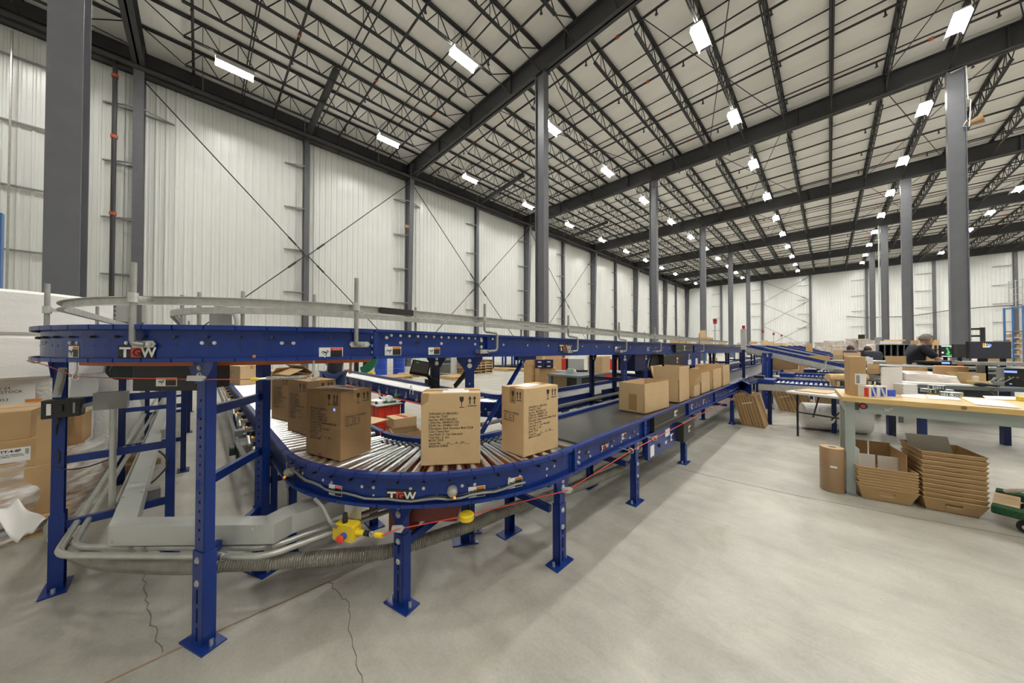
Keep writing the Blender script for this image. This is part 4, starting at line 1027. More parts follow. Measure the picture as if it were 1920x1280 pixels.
for px in (250, 274, 396, 503): q = k(px, 1027); MB().cyl(q - V((.008, .004, 0)), q + V((.008, .004, 0)), .019, 10).build('coupling', 'galv_dull', cb_, smooth=60)
vz = D(210, 945, 1.95)
cc = thing('conduit', 'thin grey conduit rising from beside the cable trough to a square box', 'pipe', vz)
MB().tube(bend([G(312, 735, .44), G(222, 940, .44), V((vz.x, vz.y, .44)), V((vz.x, vz.y, 1.07))], .06), .0155, 8).build('pipe', 'conduit', cc, smooth=60)
jb = D(212, 749, 1.95); fr = V((.98, -.15, 0)).normalized()
dirx = V((_r.x, _r.y, 0)).normalized()
tg = thing('junction_box', 'square grey junction box on top of the thin upright conduit', 'box', jb)
MB().prism(jb + V((0, 0, 0)), V((.10, .995, 0)), UP, [(-.062, -.052), (.062, -.052), (.066, -.046), (.066, .046), (.062, .052), (-.062, .052), (-.066, .046), (-.066, -.046)], .05).build('body', 'grey_box', tg)
MB().tube([jb + V((0, -.06, -.01)), D(137, 765, 1.87)], .012, 8).build('pipe', 'galv_dull', tg)
sb = D(114, 766, 1.82); sw = thing('switch_box', 'black motor switch box fixed to the leftmost blue leg', 'switch box', sb)
MB().prism(sb, V((.12, .99, 0)), UP, [(-.07, -.055), (.07, -.05), (.072, .055), (-.07, .052)], -.07).build('body', 'black', sw, bevel=.006)
fc = sb + V((.004, 0, 0)); plate(fc + V((-.004, -.04, 0)), (.12, .99, 0), UP, .016, .065).build('label_strip', 'paper', sw); MB().box(fc + V((0, -.0, .005)), (.02, .014, .04)).build('toggle', 'black_matte', sw)
MB().box(fc + V((-.004, .052, -.0)), (.012, .02, .06)).build('cover_clip', 'grey_box', sw)
tag(MB().tube([D(118, 690, 1.85), D(113, 715, 1.85), D(106, 745, 1.83)], .0165, 10).build('conduit', 'galv_dull', None, smooth=60), 'short conduit leading from the green motor down to the black switch box', 'pipe')
tag(MB().tube(smooth([D(112, 785, 1.84), D(106, 800, 1.86), D(106, 830, 1.87), D(111, 850, 1.87), D(110, 868, 1.87)]), .006, 6).build('cable', 'black', None, smooth=60), 'black cable hanging down the leftmost blue leg from the switch box', 'cable')
tag(MB().tube(smooth([D(104, 876, 1.86), D(130, 880, 1.88), D(170, 873, 1.92), D(212, 858, 1.96)]), .004, 6).build('cable', 'black', None, smooth=60), 'thin black cable slung under the middle rung of the leftmost legs', 'cable')
tag(MB().tube(smooth([G(298, 845, .76), G(310, 856, .72), G(314, 872, .66), G(300, 890, .58), G(284, 905, .52)]), .006, 6).build('cable', 'black', None, smooth=60), 'pair of black leads dropping to the small box by the cable trough', 'cable')
# flexible hose
hp = smooth([D(100, 985, 2.15), D(112, 1012, 2.02), D(162, 1044, 1.86), D(225, 1056, 1.78), D(347, 1061, 1.72), D(412, 1056, 1.70), D(506, 1053, 1.74), D(600, 1046, 1.80), D(694, 1037, 1.86), D(740, 1030, 1.90), D(846, 996, 2.04), D(901, 977, 2.16), D(957, 954, 2.32), D(1040, 926, 2.55), D(1130, 893, 2.95), D(1230, 850, 3.8)], 48)
hh = thing('flexible_hose', 'long grey ribbed flexible hose sagging under both conveyor curves', 'hose', (hp[200].x, hp[200].y, 0))
def resample(pts, step):
    out = [pts[0]]; acc = 0
    for a, c in zip(pts, pts[1:]):
        L = (c - a).length
        while acc + L >= step:
            f_ = (step - acc) / L; a = a.lerp(c, f_); out.append(a); L = (c - a).length; acc = 0
        acc += L
    return out
rs = resample(hp, .0042)
MB().tube(rs, [(.0412, .0405, .0365)[i % 3] for i in range(len(rs))], 14).build('hose', 'hose', hh)
j = min(range(len(rs)), key=lambda i: (rs[i] - D(412, 1056, 1.70)).length)
MB().tube(rs[j - 3:j + 5], .044, 14).build('coupling', 'galv', hh, smooth=60)
# emergency stop with its pull cord
p, a = circ(663, 960, C1, RO1 + .03); n_ = V((math.cos(a), math.sin(a), 0)); t = V((-n_.y, n_.x, 0))
p = V((p.x, p.y, .543)); es = thing('emergency_stop', 'yellow emergency stop switch with red button hanging under the lower curve', 'switch', (p.x, p.y, 0))
MB().prism(p + UP * .0, t, UP, [(-.055, -.035), (.05, -.035), (.05, .035), (-.055, .035)], .003).build('bracket', 'galv', es)
bq = p - UP * .078 + n_ * .01
yb = MB().prism(bq, t, UP, [(-.07, -.034), (-.062, -.042), (.045, -.042), (.055, -.034), (.055, .034), (.045, .042), (-.062, .042), (-.07, .034)], .06).build('body', 'yellow', es)
fcx = bq + n_ * .06
MB().cyl(fcx - UP * .01 - t * .0, fcx - UP * .01 + n_ * .02, .018, 16).build('collar', 'estop_blue', es, smooth=40)
MB().lathe(fcx - UP * .012 + n_ * .02, [(.012, 0), (.021, .004), (.021, .014), (.012, .02)], 16, n_).build('button', 'red', es, smooth=50)
MB().lathe(bq + UP * .042 - t * .02 + n_ * .03, [(.014, 0), (.014, .03), (.012, .034), (.013, .045), (.006, .052)], 14).build('beacon', 'black', es, smooth=50)
MB().cyl(bq + t * .05 + n_ * .03, bq + t * .10 + n_ * .03, .018, 12, .013).build('neck', 'yellow', es, smooth=40); MB().cyl(bq + t * .10 + n_ * .03, bq + t * .125 + n_ * .03, .014, 12).build('boot', 'black', es, smooth=40)
s4 = SC()
for u, v in ((-.058, .03), (-.058, -.03), (.043, .03), (.043, -.03)): s4.cyl(bq + t * u + UP * v + n_ * .058, bq + t * u + UP * v + n_ * .063, .005, 8)
s4.build('screw', 'zinc', es)
ln = bq + t * .16 + n_ * .03
def ring(c, n_, r, th, seg=14):
    n_ = V(n_).normalized(); s = n_.cross(UP).normalized(); u = s.cross(n_)
    return MB().tube([V(c) + s * (r * math.cos(2 * math.pi * i / seg)) + u * (r * math.sin(2 * math.pi * i / seg)) for i in range(seg)], th, 6, closed=True)
ring(ln - t * .02, n_, .012, .003).build('link', 'zinc', es)
MB().cyl(ln + t * .005, ln + t * .045, .014, 10).build('cord_grip', 'yellow', es)
tag(MB().tube(smooth([D(590, 935, 1.62), D(604, 950, 1.60), D(613, 968, 1.59), D(622, 982, 1.585), bq - t * .07 + n_ * .02]), .0085, 8).build('conduit', 'cable_grey', None, smooth=60), 'flexible grey conduit curling down to the yellow emergency stop', 'pipe')
cl = D(745, 992, 1.69); tag(MB().prism(cl, V((_r.x, _r.y, 0)), UP, [(-.034, -.014), (.02, -.02), (.036, .006), (.02, .016), (-.03, .014)], -.012).build('cord_clamp', 'grey_light'), 'pale clamp holding the red cord on the middle front leg', 'clamp')
cl2 = D(1064, 919, 2.06); tag(MB().prism(cl2, V((_r.x, _r.y, 0)), UP, [(-.034, -.014), (.02, -.02), (.036, .006), (.02, .016), (-.03, .014)], -.012).build('cord_clamp', 'grey_light'), 'pale clamp holding the red cord on the leg where the lower curve ends', 'clamp')
pad = D(875, 968, 1.74); tag(MB().lathe(pad - UP * .018, [(.035, 0), (.041, .006), (.041, .03), (.035, .036)], 18).build('cord_marker', 'yellow', None, smooth=40), 'round yellow marker hanging on the red cord under the lower curve', 'marker')
ey = [AX(1183, 845, -1.15), AX(1227, 822, -1.15), AX(1334, 766, -1.15), AX(1375, 748, -1.15)]
tag(MB().tube([ln + t * .045, cl, pad + UP * .005, cl2] + ey, .0032, 6).build('pull_cord', 'red_cord'), 'red emergency pull cord strung from the yellow stop switch along the belt conveyor', 'cord')
for i, e in enumerate(ey):
    mb = ring(e, (0, 1, .1), .020, .0045); mb.cyl(e + V((-.02, 0, 0)), e + V((-.10, -.0, .004)), .0045, 6)
    tag(mb.build('eye_bolt', 'galv', None, smooth=60), 'galvanized eye bolt carrying the red cord beside the belt conveyor, %s from the curve' % ORD[i], 'eye bolt', 'eye bolts on the belt conveyor')
# upper cord with spring
u0, u1, u2, u3, u4, u5 = D(62, 678, 1.86), D(143, 706, 1.70), D(360, 711, 1.50), D(470, 711, 1.56), D(500, 709, 1.60), D(588, 706, 1.70)
tag(MB().tube([u0, D(84, 684, 1.80), u1, D(200, 708, 1.55), D(260, 709, 1.47), u2, u3], .0022, 6).build('pull_cord', 'red_cord'), 'red pull cord under the raised curve, from far left to the spring', 'cord')
def hook(p, top, lab):
    mb = MB().tube([top, V((p.x, p.y, p.z + .03)), p + V((.0, -.004, .018))], .005, 8); n2 = V((_f.x, _f.y, 0)); s = V((_r.x, _r.y, 0))
    mb.tube([p + s * (.017 * math.cos(a)) + UP * (.017 * math.sin(a)) for a in [R(95 + i * 24) for i in range(15)]], .0048, 8)
    tag(mb.build('eye_hook', 'zinc', None, smooth=60), lab, 'hook')
hook(u1, V((u1.x, u1.y, 1.374)), 'zinc eye hook under the raised curve at far left')
hook(u5, V((u5.x, u5.y, 1.374)), 'zinc eye hook holding the spring above the tall cartons')
sp = thing('cord_spring', 'steel tension spring at the end of the upper red cord above the cartons', 'spring', u4)
n_ = int((u5 - u4).length / .004); ax = (u5 - u4).normalized(); s = V((0, 0, 1)); e = ax.cross(s).normalized(); s = e.cross(ax)
a0_ = u4; pts = []
L_ = (u5 - u4).length - .03
for i in range(8 * 32): an = i * math.pi / 4; pts.append(a0_ + ax * (L_ * i / 255) + s * (.0085 * math.cos(an)) + e * (.0085 * math.sin(an)))
MB().tube(pts, .0024, 5).build('coil', 'galv', sp, smooth=60)
MB().cyl(u3, u3 + (u4 - u3) * .45, .009, 10).build('cord_grip', 'yellow', sp); MB().tube([u3.lerp(u4, .45), u4], .006, 6).build('link', 'zinc', sp)
tag(MB().prism(D(365, 709, 1.49), V((_r.x, _r.y, 0)), UP, [(-.04, -.012), (.03, -.014), (.045, .004), (.03, .012), (-.036, .012)], -.012).build('cord_clamp', 'grey_light'), 'pale clamp holding the upper red cord on the large front leg', 'clamp')
tag(MB().tube(smooth([D(52, 676, 1.9), D(66, 680, 1.86), D(78, 676, 1.84), D(70, 672, 1.85), D(60, 678, 1.88)]), .004, 6).build('cord_knot', 'wood_dark', None, smooth=60), 'frayed knot where the upper red cord is tied at far left', 'cord')

# ------------------------------------------------------------------ cartons
def carton(F, a1, l1, l2, h, z, label, name='carton', m='card', group=None, tape=True, taped_edge=True):
    """F: near lower corner, first side runs along a1 for l1, the second along a1 - 90 for l2"""
    u = V((math.cos(R(a1)), math.sin(R(a1)), 0)); v = V((math.cos(R(a1 - 90)), math.sin(R(a1 - 90)), 0)); F = V((F[0], F[1], z))
    c = F + u * l1 / 2 + v * l2 / 2
    o = thing(name, label, 'carton', c, 0, group)
    MB().hexa([F, F + v * l2, F + u * l1 + v * l2, F + u * l1] + [p + UP * h for p in (F, F + v * l2, F + u * l1 + v * l2, F + u * l1)]).build('body', m, o, bevel=.004)
    if tape:
        w_ = .05; lg, sh, ll = (u, v, l1) if l1 > l2 else (v, u, l2); ls = l2 if l1 > l2 else l1
        q = F + sh * (ls / 2) + lg * (ll / 2) + UP * (h + .0005)
        MB().box(q, (ll + .002, w_, .0012), math.atan2(lg.y, lg.x)).build('tape', 'tape', o)
        fl = F + sh * (ls / 2) + UP * (h - .03); MB().box(fl - lg * .0006, (.0014, w_, .06), math.atan2(lg.y, lg.x)).build('tape', 'tape', o)
    return o, F, u, v
def glass_mark(o, p, ux, s):
    m = MB(); ux = V(ux).normalized(); n = ux.cross(UP)
    q = V(p) + n * .0006
    m.prism(q, ux, UP, [(-.17 * s, 0), (.17 * s, 0), (.15 * s, -.3 * s), (.06 * s, -.42 * s), (.02 * s, -.44 * s), (.02 * s, -.82 * s), (-.02 * s, -.82 * s), (-.02 * s, -.44 * s), (-.06 * s, -.42 * s), (-.15 * s, -.3 * s)], .0008)
    m.prism(q, ux, UP, [(-.19 * s, -.82 * s), (.19 * s, -.82 * s), (.19 * s, -.87 * s), (-.19 * s, -.87 * s)], .0008); m.build('fragile_mark', 'ink', o)
def up_mark(o, p, ux, s):
    m = MB(); ux = V(ux).normalized(); n = ux.cross(UP); q = V(p) + n * .0006
    for d_ in (-.19, .19):
        d_ *= s; m.prism(q, ux, UP, [(d_, 0), (d_ + .15 * s, -.28 * s), (d_ + .05 * s, -.26 * s), (d_ + .05 * s, -.68 * s), (d_ - .05 * s, -.68 * s), (d_ - .05 * s, -.26 * s), (d_ - .15 * s, -.28 * s)], .0008)
    m.prism(q, ux, UP, [(-.36 * s, -.80 * s), (.36 * s, -.80 * s), (.36 * s, -.86 * s), (-.36 * s, -.86 * s)], .0008); m.build('this_way_up_mark', 'ink', o)
ORDER = "ZWILLING J.A. HENCKELS\nOrder No.: 21427\nItem No.: 40510-005-5PLY\n[ ]EAN No.: 4009839311352\n[x]UPC No.: 035886311353\nDescription: Staub Stoneware Multi 27x28\nColor: Cherry Red\nCase Packs:  6   (1pc /case pack)\nTotal Qty:   6   pcs\nMORC: DS15\nCarton No. ____ur____ of __250____\nMADE IN CHINA"
DIMS = "ZWILLING J.A. HENCKELS\nN.W.:     9.54    kgs\nG.W.:    10.64    kgs\nDIM: 38x23x45 cm"
def order_face(o, c, ux, w_, h, big=True):     # c: lower left corner of the face, ux its width direction
    ux = V(ux)
    text('printed_text', ORDER, c + ux * (w_ * .13) + UP * (h * .70), ux, UP, .0185, 'ink', o, bold=.012, space=.94, xs=.82)
    glass_mark(o, c + ux * (w_ * .68) + UP * (h * .945), ux, .075); up_mark(o, c + ux * (w_ * .86) + UP * (h * .955), ux, .072)
def dims_face(o, c, ux, w_, h):
    ux = V(ux)
    text('printed_text', DIMS, c + ux * (w_ * .12) + UP * (h * .60), ux, UP, .0185, 'ink', o, bold=.012, space=.94, xs=.72)
    glass_mark(o, c + ux * (w_ * .54) + UP * (h * .945), ux, .075); up_mark(o, c + ux * (w_ * .80) + UP * (h * .955), ux, .072)
Z = .742; K = .944
def corner_tape(o, c, ux, h, w_=.03):
    MB().prism(V(c) + UP * (h - .075) + V(ux).cross(UP) * .0006, ux, UP, [(0, 0), (.04, .03), (.045, .075), (0, .078)], .0006).build('tape', 'tape', o)
o, F, u, v = carton((-2.110, 0.618), 199, 0.349, 0.222, 0.425, Z, 'scuffed dark brown tall carton on the lower curve, with a small round sticker', m='card_dark', group='tall printed cartons')
order_face(o, F + u * .349, -u, .349, .425); dims_face(o, F, v, .222, .425)
q = F + u * .06 + UP * .31; MB().cyl(q + u.cross(UP) * -.001, q + v * -.0025, .009, 14).build('round_sticker', 'glow_blue', o)  # sticker brightened by a glowing blue material, though it is no lamp
text('printed_text', 'STAUB\nPARTS', F + u * .075 + UP * .35, -u, UP, .016, 'ink', o, bold=.02)
q = F + u * .20 + UP * .015; plate(q - v * .001, -u, UP, .018, .012).build('red_stain', 'ink_red', o)
o, F, u, v = carton((-1.699, 0.930), 142.5, 0.222, 0.349, 0.425, Z, 'tall light brown carton at front of the lower curve, order text facing the camera', m='card_light', group='tall printed cartons')
# here the first side (a1) is the short one and faces left; the order text is on the second side
order_face(o, F, v, .349, .425); corner_tape(o, F + v * .002, v, .425)
MB().box(F + u * .06 + v * .2 + UP * .4265, (.16, .10, .001), R(52)).build('label', 'paper', o); MB().box(F + u * .12 + v * .2 + UP * .4275, (.10, .08, .001), R(62)).build('label', 'paper', o)
o, F, u, v = carton((-1.364, 1.458), 176, 0.222, 0.330, 0.434, Z, 'tall light brown carton entering the belt at the end of the lower curve', m='card_light', group='tall printed cartons')
dims_face(o, F + u * .222, -u, .222, .434); order_face(o, F, v, .33, .434)
MB().box(F + u * .12 + v * .14 + UP * .436, (.12, .18, .001), .2).build('label', 'paper', o)
t_ = MB().prism(F + u * .135 + UP * .33 - v * .0006, -u, UP, [(0, 0), (.06, 0), (.06, .1), (0, .1)], -.0006).build('tape', 'tape', o)
o, F, u, v = carton((-2.908, 0.604), 191, 0.349, 0.222, 0.425, Z, 'tall brown carton directly behind the scuffed dark one', m='card_dark', group='tall printed cartons')
order_face(o, F + u * .349, -u, .349, .425); dims_face(o, F, v, .222, .425)
o, F, u, v = carton((-3.549, 0.595), 194, 0.349, 0.222, 0.425, Z, 'tall brown carton with its top flaps sprung open, third back from the curve', m='card_dark', tape=False, group='tall printed cartons')
order_face(o, F + u * .349, -u, .349, .425); dims_face(o, F, v, .222, .425)
for a, c, d_, nm in ((F + UP * .427, u * .34, v * .12 + UP * .05, 'flap'), (F + v * .222 + UP * .427, u * .34, -v * .10 + UP * .085, 'flap'), (F + u * .349 + UP * .427, v * .2, -u * .1 + UP * .06, 'flap')):
    MB().hexa([a, a + c, a + c + d_, a + d_] + [p + UP * .005 for p in (a, a + c, a + c + d_, a + d_)]).build(nm, 'card', o)
o, F, u, v = carton((-4.361, 0.566), 190, 0.349, 0.222, 0.425, Z, 'tall carton half hidden behind the punched inner leg', m='card', group='tall printed cartons')
order_face(o, F + u * .349, -u, .349, .425); dims_face(o, F, v, .222, .425)
o, F, u, v = carton((-7.420, 0.519), 200, 0.396, 0.359, 0.340, Z, 'squat tan carton farthest back on the left roller conveyor', m='card_light', group=None)
text('printed_text', "ZWILLING\nN.W.\nG.W.\nDIM", F + u * .36 + UP * .22, -u, UP, .03, 'ink', o)

def open_carton(F, a1, l1, l2, h, fh, z, label, group=None, m='card_light', tilt=(0, 0, 0, 0), t=.006, base=None):
    u = V((math.cos(R(a1)), math.sin(R(a1)), 0)); v = V((math.cos(R(a1 - 90)), math.sin(R(a1 - 90)), 0)); F = V((F[0], F[1], z))
    o = thing('open_carton', label, 'carton', F + u * l1 / 2 + v * l2 / 2, 0, group)
    P_ = [F, F + u * l1, F + u * l1 + v * l2, F + v * l2]; c = F + u * l1 / 2 + v * l2 / 2
    mb = MB()
    for i in range(4):
        a, b_ = P_[i], P_[(i + 1) % 4]; n = (c - (a + b_) / 2); n.z = 0; n.normalize()
        mb.hexa([a, b_, b_ + n * t, a + n * t] + [p + UP * h for p in (a, b_, b_ + n * t, a + n * t)])
    mb.hexa([p for p in P_] + [p + UP * t for p in P_])
    mb.build('body', m, o)
    for i in range(4):
        a, b_ = P_[i], P_[(i + 1) % 4]; n = (c - (a + b_) / 2); n.z = 0; n.normalize(); e = (b_ - a).normalized()
        a2 = a + e * .003 + UP * (h + .001) + n * .001; b2 = b_ - e * .003 + UP * (h + .001) + n * .001; tl = tilt[i]; d_ = UP * (fh * math.cos(R(tl))) - n * (fh * math.sin(R(tl)))
        MB().hexa([a2, b2, b2 + n * t, a2 + n * t] + [p + d_ for p in (a2, b2, b2 + n * t, a2 + n * t)]).build('flap', m, o)
    q = F + u * (l1 / 2) + UP * (h / 2) - v * .0006
    return o, F, u, v
GRP = 'open cartons on the belt'
o, F, u, v = open_carton((-1.350, 3.276), 176, 0.293, 0.585, 0.179, 0.127, Z, 'wide low open carton nearest the curve on the black belt', GRP)
MB().prism(F + u * .13 + UP * .02 - v * .0006, -u, UP, [(-.045, 0), (.045, 0), (.045, .17), (-.045, .17)], -.0008).build('tape', 'tape', o)
open_carton((-1.307, 4.201), 180, 0.312, 0.396, 0.283, 0.160, Z, 'tallest open carton on the black belt, behind the wide low one', GRP, tilt=(0, 14, 0, 2))
open_carton((-1.312, 4.814), 178, 0.283, 0.245, 0.160, 0.113, Z, 'small open carton tucked behind the tallest one on the black belt', GRP, tilt=(0, 0, 0, 20))
open_carton((-1.317, 5.192), 180, 0.321, 0.472, 0.160, 0.142, Z, 'open carton with front flaps raised, third group along the black belt', GRP)
open_carton((-1.303, 5.806), 180, 0.340, 0.519, 0.189, 0.137, Z, 'open carton second from the far end of the row on the black belt', GRP)
open_carton((-1.303, 6.466), 180, 0.434, 0.519, 0.208, 0.151, Z, 'farthest open carton in the row on the black belt', GRP)

# ------------------------------------------------------------------ pallet goods at the far left
def pallet(name, x0, y0, lx, ly, label, rz=0, z=0.0, group=None, m='wood', h=.14, src=None):
    o = thing(name, label, 'pallet', (x0 + lx / 2, y0 + ly / 2, z), 0, group); x1, y1 = x0 + lx, y0 + ly
    n = 7; w_ = .095
    for i in range(n):
        x = x0 + (lx - w_) * i / (n - 1); inst(MB().b(0, 0, 0, w_, ly, .02).mesh('top_board', m) if i == 0 else o.children[0].data, 'top_board', o, (x, y0, z + h - .02))
    for i in range(3): MB().b(x0, y0 + (ly - .04) * i / 2, z + .02, x1, y0 + (ly - .04) * i / 2 + .04, z + h - .02).build('stringer', m, o)
    for i in range(3): MB().b(x0 + (lx - w_) * i / 2, y0, z, x0 + (lx - w_) * i / 2 + w_, y1, z + .02).build('bottom_board', m, o)
    return o
pallet('pallet', -5.45, -1.95, 1.2, 1.2, 'worn wooden pallet under the label cartons at far left, mostly covered by film')
G0 = 'cartons of label rolls at far left'
def simple_carton(x0, y0, z0, x1, y1, z1, label, group=None, m='card', rz=0.0, name='carton', tp=True):
    c = V(((x0 + x1) / 2, (y0 + y1) / 2, z0)); o = thing(name, label, 'carton', c, rz, group); M_ = Matrix.Translation(c) @ Matrix.Rotation(rz, 4, 'Z')
    mb = MB().box((0, 0, (z1 - z0) / 2), (x1 - x0, y1 - y0, z1 - z0)); mb.v = [tuple(M_ @ V(p)) for p in mb.v]; mb.build('body', m, o, bevel=.004)
    if tp:
        lx = (x1 - x0) > (y1 - y0); mb = MB().box((0, 0, z1 - z0 + .0006), ((x1 - x0) if lx else .05, .05 if lx else (y1 - y0), .0012)); mb.v = [tuple(M_ @ V(p)) for p in mb.v]; mb.build('tape', 'tape', o)
    return o
simple_carton(-5.35, -1.85, .14, -4.32, -.82, .52, 'large brown carton at the bottom of the far left pallet, wrapped in film', G0)
o = simple_carton(-4.95, -1.55, .521, -4.34, -.86, .735, 'brown carton with a white roll label, above the wrapped one at far left', G0)
lb = V((-4.339, -1.0, .625)); plate(lb, (0, 1, 0), UP, .17, .105).build('label', 'paper', o)
text('label_text', 'STT-4-6P', lb + V((.002, -.055, .022)), (0, 1, 0), UP, .026, 'ink', o, bold=.03)
text('label_text', '4 ROLLS OF 1000 ROLL\n4000 LABELS / CARTON', lb + V((.002, -.072, .0)), (0, 1, 0), UP, .0125, 'ink', o, bold=.02)
mb = MB()
for i in range(7): mb.b(lb.x + .0015, lb.y + .062, lb.z - .0 + i * .006, lb.x + .0022, lb.y + .078, lb.z + .003 + i * .006)
mb.build('barcode', 'ink', o)
simple_carton(-4.9, -1.75, .736, -4.36, -.92, .95, 'top brown carton on the far left pallet, without a label', G0)
simple_carton(-5.35, -1.0, .521, -5.0, -.78, .80, 'small carton with a white tag at the right rear of the far left pallet', G0)
tag(MB().box((-4.33, -.84, .70), (.008, .10, .42), .05).build('cardboard_sheet', 'card'), 'narrow upright cardboard strip beside the leftmost blue leg', 'cardboard')
p = D(120, 780, 2.9); tag(MB().box(p, (.01, .09, .34), .1).build('cardboard_sheet', 'card_dark'), 'narrow upright cardboard strip seen behind the black switch box', 'cardboard')
# stretch film draped down the pallet
mb = MB(); nu, nv = 40, 22; vs = []
for i in range(nu + 1):
    for j in range(nv + 1):
        s = i / nu; t = j / nv
        y = -2.0 + 1.36 * s; x = -4.28 + .03 * s
        if s > .72: k2 = (s - .72) / .28; x = -4.27 - 1.0 * k2; y = -.98 + .36 * min(1, k2 * 2.2)
        top = .60 + .10 * math.sin(s * 5) + (.22 * max(0, (s - .7) / .3))
        z = top * (1 - t) + .03 * t
        bl_ = .16 * t ** 1.6 + .03 * math.sin(s * 23 + t * 7) * (.4 + t) + .02 * math.sin(s * 51 + t * 15)
        vs.append((x + bl_ + random.uniform(-.006, .006), y + .02 * math.sin(t * 9 + s * 13) * t, z + random.uniform(-.008, .008)))
fs = [(i * (nv + 1) + j, (i + 1) * (nv + 1) + j, (i + 1) * (nv + 1) + j + 1, i * (nv + 1) + j + 1) for i in range(nu) for j in range(nv)]
o = tag(MB().add(vs, fs).build('stretch_film', 'film', None, smooth=70), 'crumpled clear stretch film hanging down the far left pallet of cartons', 'plastic film')
mb = MB(); vs = []; nu = 12
for i in range(nu + 1):
    for j in range(nu + 1):
        s, t = i / nu, j / nu; q = D(-14, 962, 2.20).lerp(D(36, 936, 2.28), s).lerp(D(34, 1016, 2.10).lerp(D(86, 976, 2.14), s), t); vs.append(q + V((.02 * math.sin(s * 7 + t * 3), 0, .015 * math.sin(s * 9 + t * 6))))
fs = [(i * (nu + 1) + j, (i + 1) * (nu + 1) + j, (i + 1) * (nu + 1) + j + 1, i * (nu + 1) + j + 1) for i in range(nu) for j in range(nu)]
o = tag(MB().add(vs, fs).build('packing_sheet', 'paper', None, smooth=70), 'torn white packing sheet lying over the film at far left', 'paper'); so = o.modifiers.new('solid', 'SOLIDIFY'); so.thickness = .003
# big white rolls and wrapped loads behind
def roll(c, r, z0, z1, label, m='foam', hole=.06, group=None, name='foam_roll'):
    return tag(MB().lathe((c[0], c[1], z0), [(hole, 0), (r - .04, 0), (r, .03), (r, z1 - z0 - .03), (r - .04, z1 - z0), (hole, z1 - z0)], 40).build(name, m, None, smooth=40), label, 'roll', group)
roll((-6.75, -1.75), .92, 1.09, 1.56, 'large white foam roll at far left, lower of the stacked pair', group='white foam rolls')
roll((-6.75, -1.75), .92, 1.562, 2.03, 'large white foam roll at far left, upper of the stacked pair', group='white foam rolls')
def blob(x0, y0, z0, x1, y1, z1, m, name, label, cat, amp=.03, group=None, n=14):
    mb = MB(); vs = []; fs = []
    def P_(a, b_, c): 
        q = V((x0 + (x1 - x0) * a, y0 + (y1 - y0) * b_, z0 + (z1 - z0) * c)); k = amp * (math.sin(q.x * 9 + q.z * 5) + math.sin(q.y * 11 - q.z * 7) + math.sin(q.z * 13 + q.x * 3)) / 3
        return q + V((a - .5, b_ - .5, (c - .5) * .6)) * 2 * k
    def face(f):
        k = len(vs)
        for i in range(n + 1):
            for j in range(n + 1): vs.append(P_(*f(i / n, j / n)))
        for i in range(n):
            for j in range(n): fs.append((k + i * (n + 1) + j, k + (i + 1) * (n + 1) + j, k + (i + 1) * (n + 1) + j + 1, k + i * (n + 1) + j + 1))
    face(lambda a, b_: (a, 0, b_)); face(lambda a, b_: (1 - a, 1, b_)); face(lambda a, b_: (1, a, b_)); face(lambda a, b_: (0, 1 - a, b_)); face(lambda a, b_: (a, b_, 1)); face(lambda a, b_: (a, 1 - b_, 0))
    return tag(MB().add(vs, fs).build(name, m, None, smooth=50), label, cat, group)
pallet('pallet', -7.4, -2.4, 1.3, 1.3, 'wooden pallet under the white foam rolls at far left')
o = blob(-7.4, -2.4, .14, -6.1, -1.05, 1.085, 'bubble', 'wrapped_load', 'white plastic wrapped load with a shipping sheet, under the foam rolls', 'wrapped load')
plate((-6.08, -1.46, .93), (0, 1, 0), UP, .40, .22).build('shipping_sheet', 'paper', o)
text('label_text', 'Serial Qty 24\nSHIP TO STOCK\n\nT000003453', (-6.07, -1.62, .99), (0, 1, 0), UP, .04, 'ink', o); plate((-6.07, -1.27, .86), (0, 1, 0), UP, .10, .03).build('orange_tag', 'orange', o)
blob(-8.9, -1.62, .02, -7.5, -.76, 1.25, 'bubble', 'wrapped_load', 'tall white wrapped load seen under the raised curve, behind the switch box', 'wrapped load')
blob(-11.2, -1.8, .02, -9.6, -.76, 1.35, 'bubble', 'wrapped_load', 'white wrapped load farther back along the cable trough', 'wrapped load')
tag(MB().box((-5.75, -.55, .09), (.5, .35, .06), .3).box((-5.8, -.5, .15), (.3, .2, .05), .1).build('broken_board', 'wood_dark'), 'broken brown pallet boards on the floor beside the far left film', 'wood')
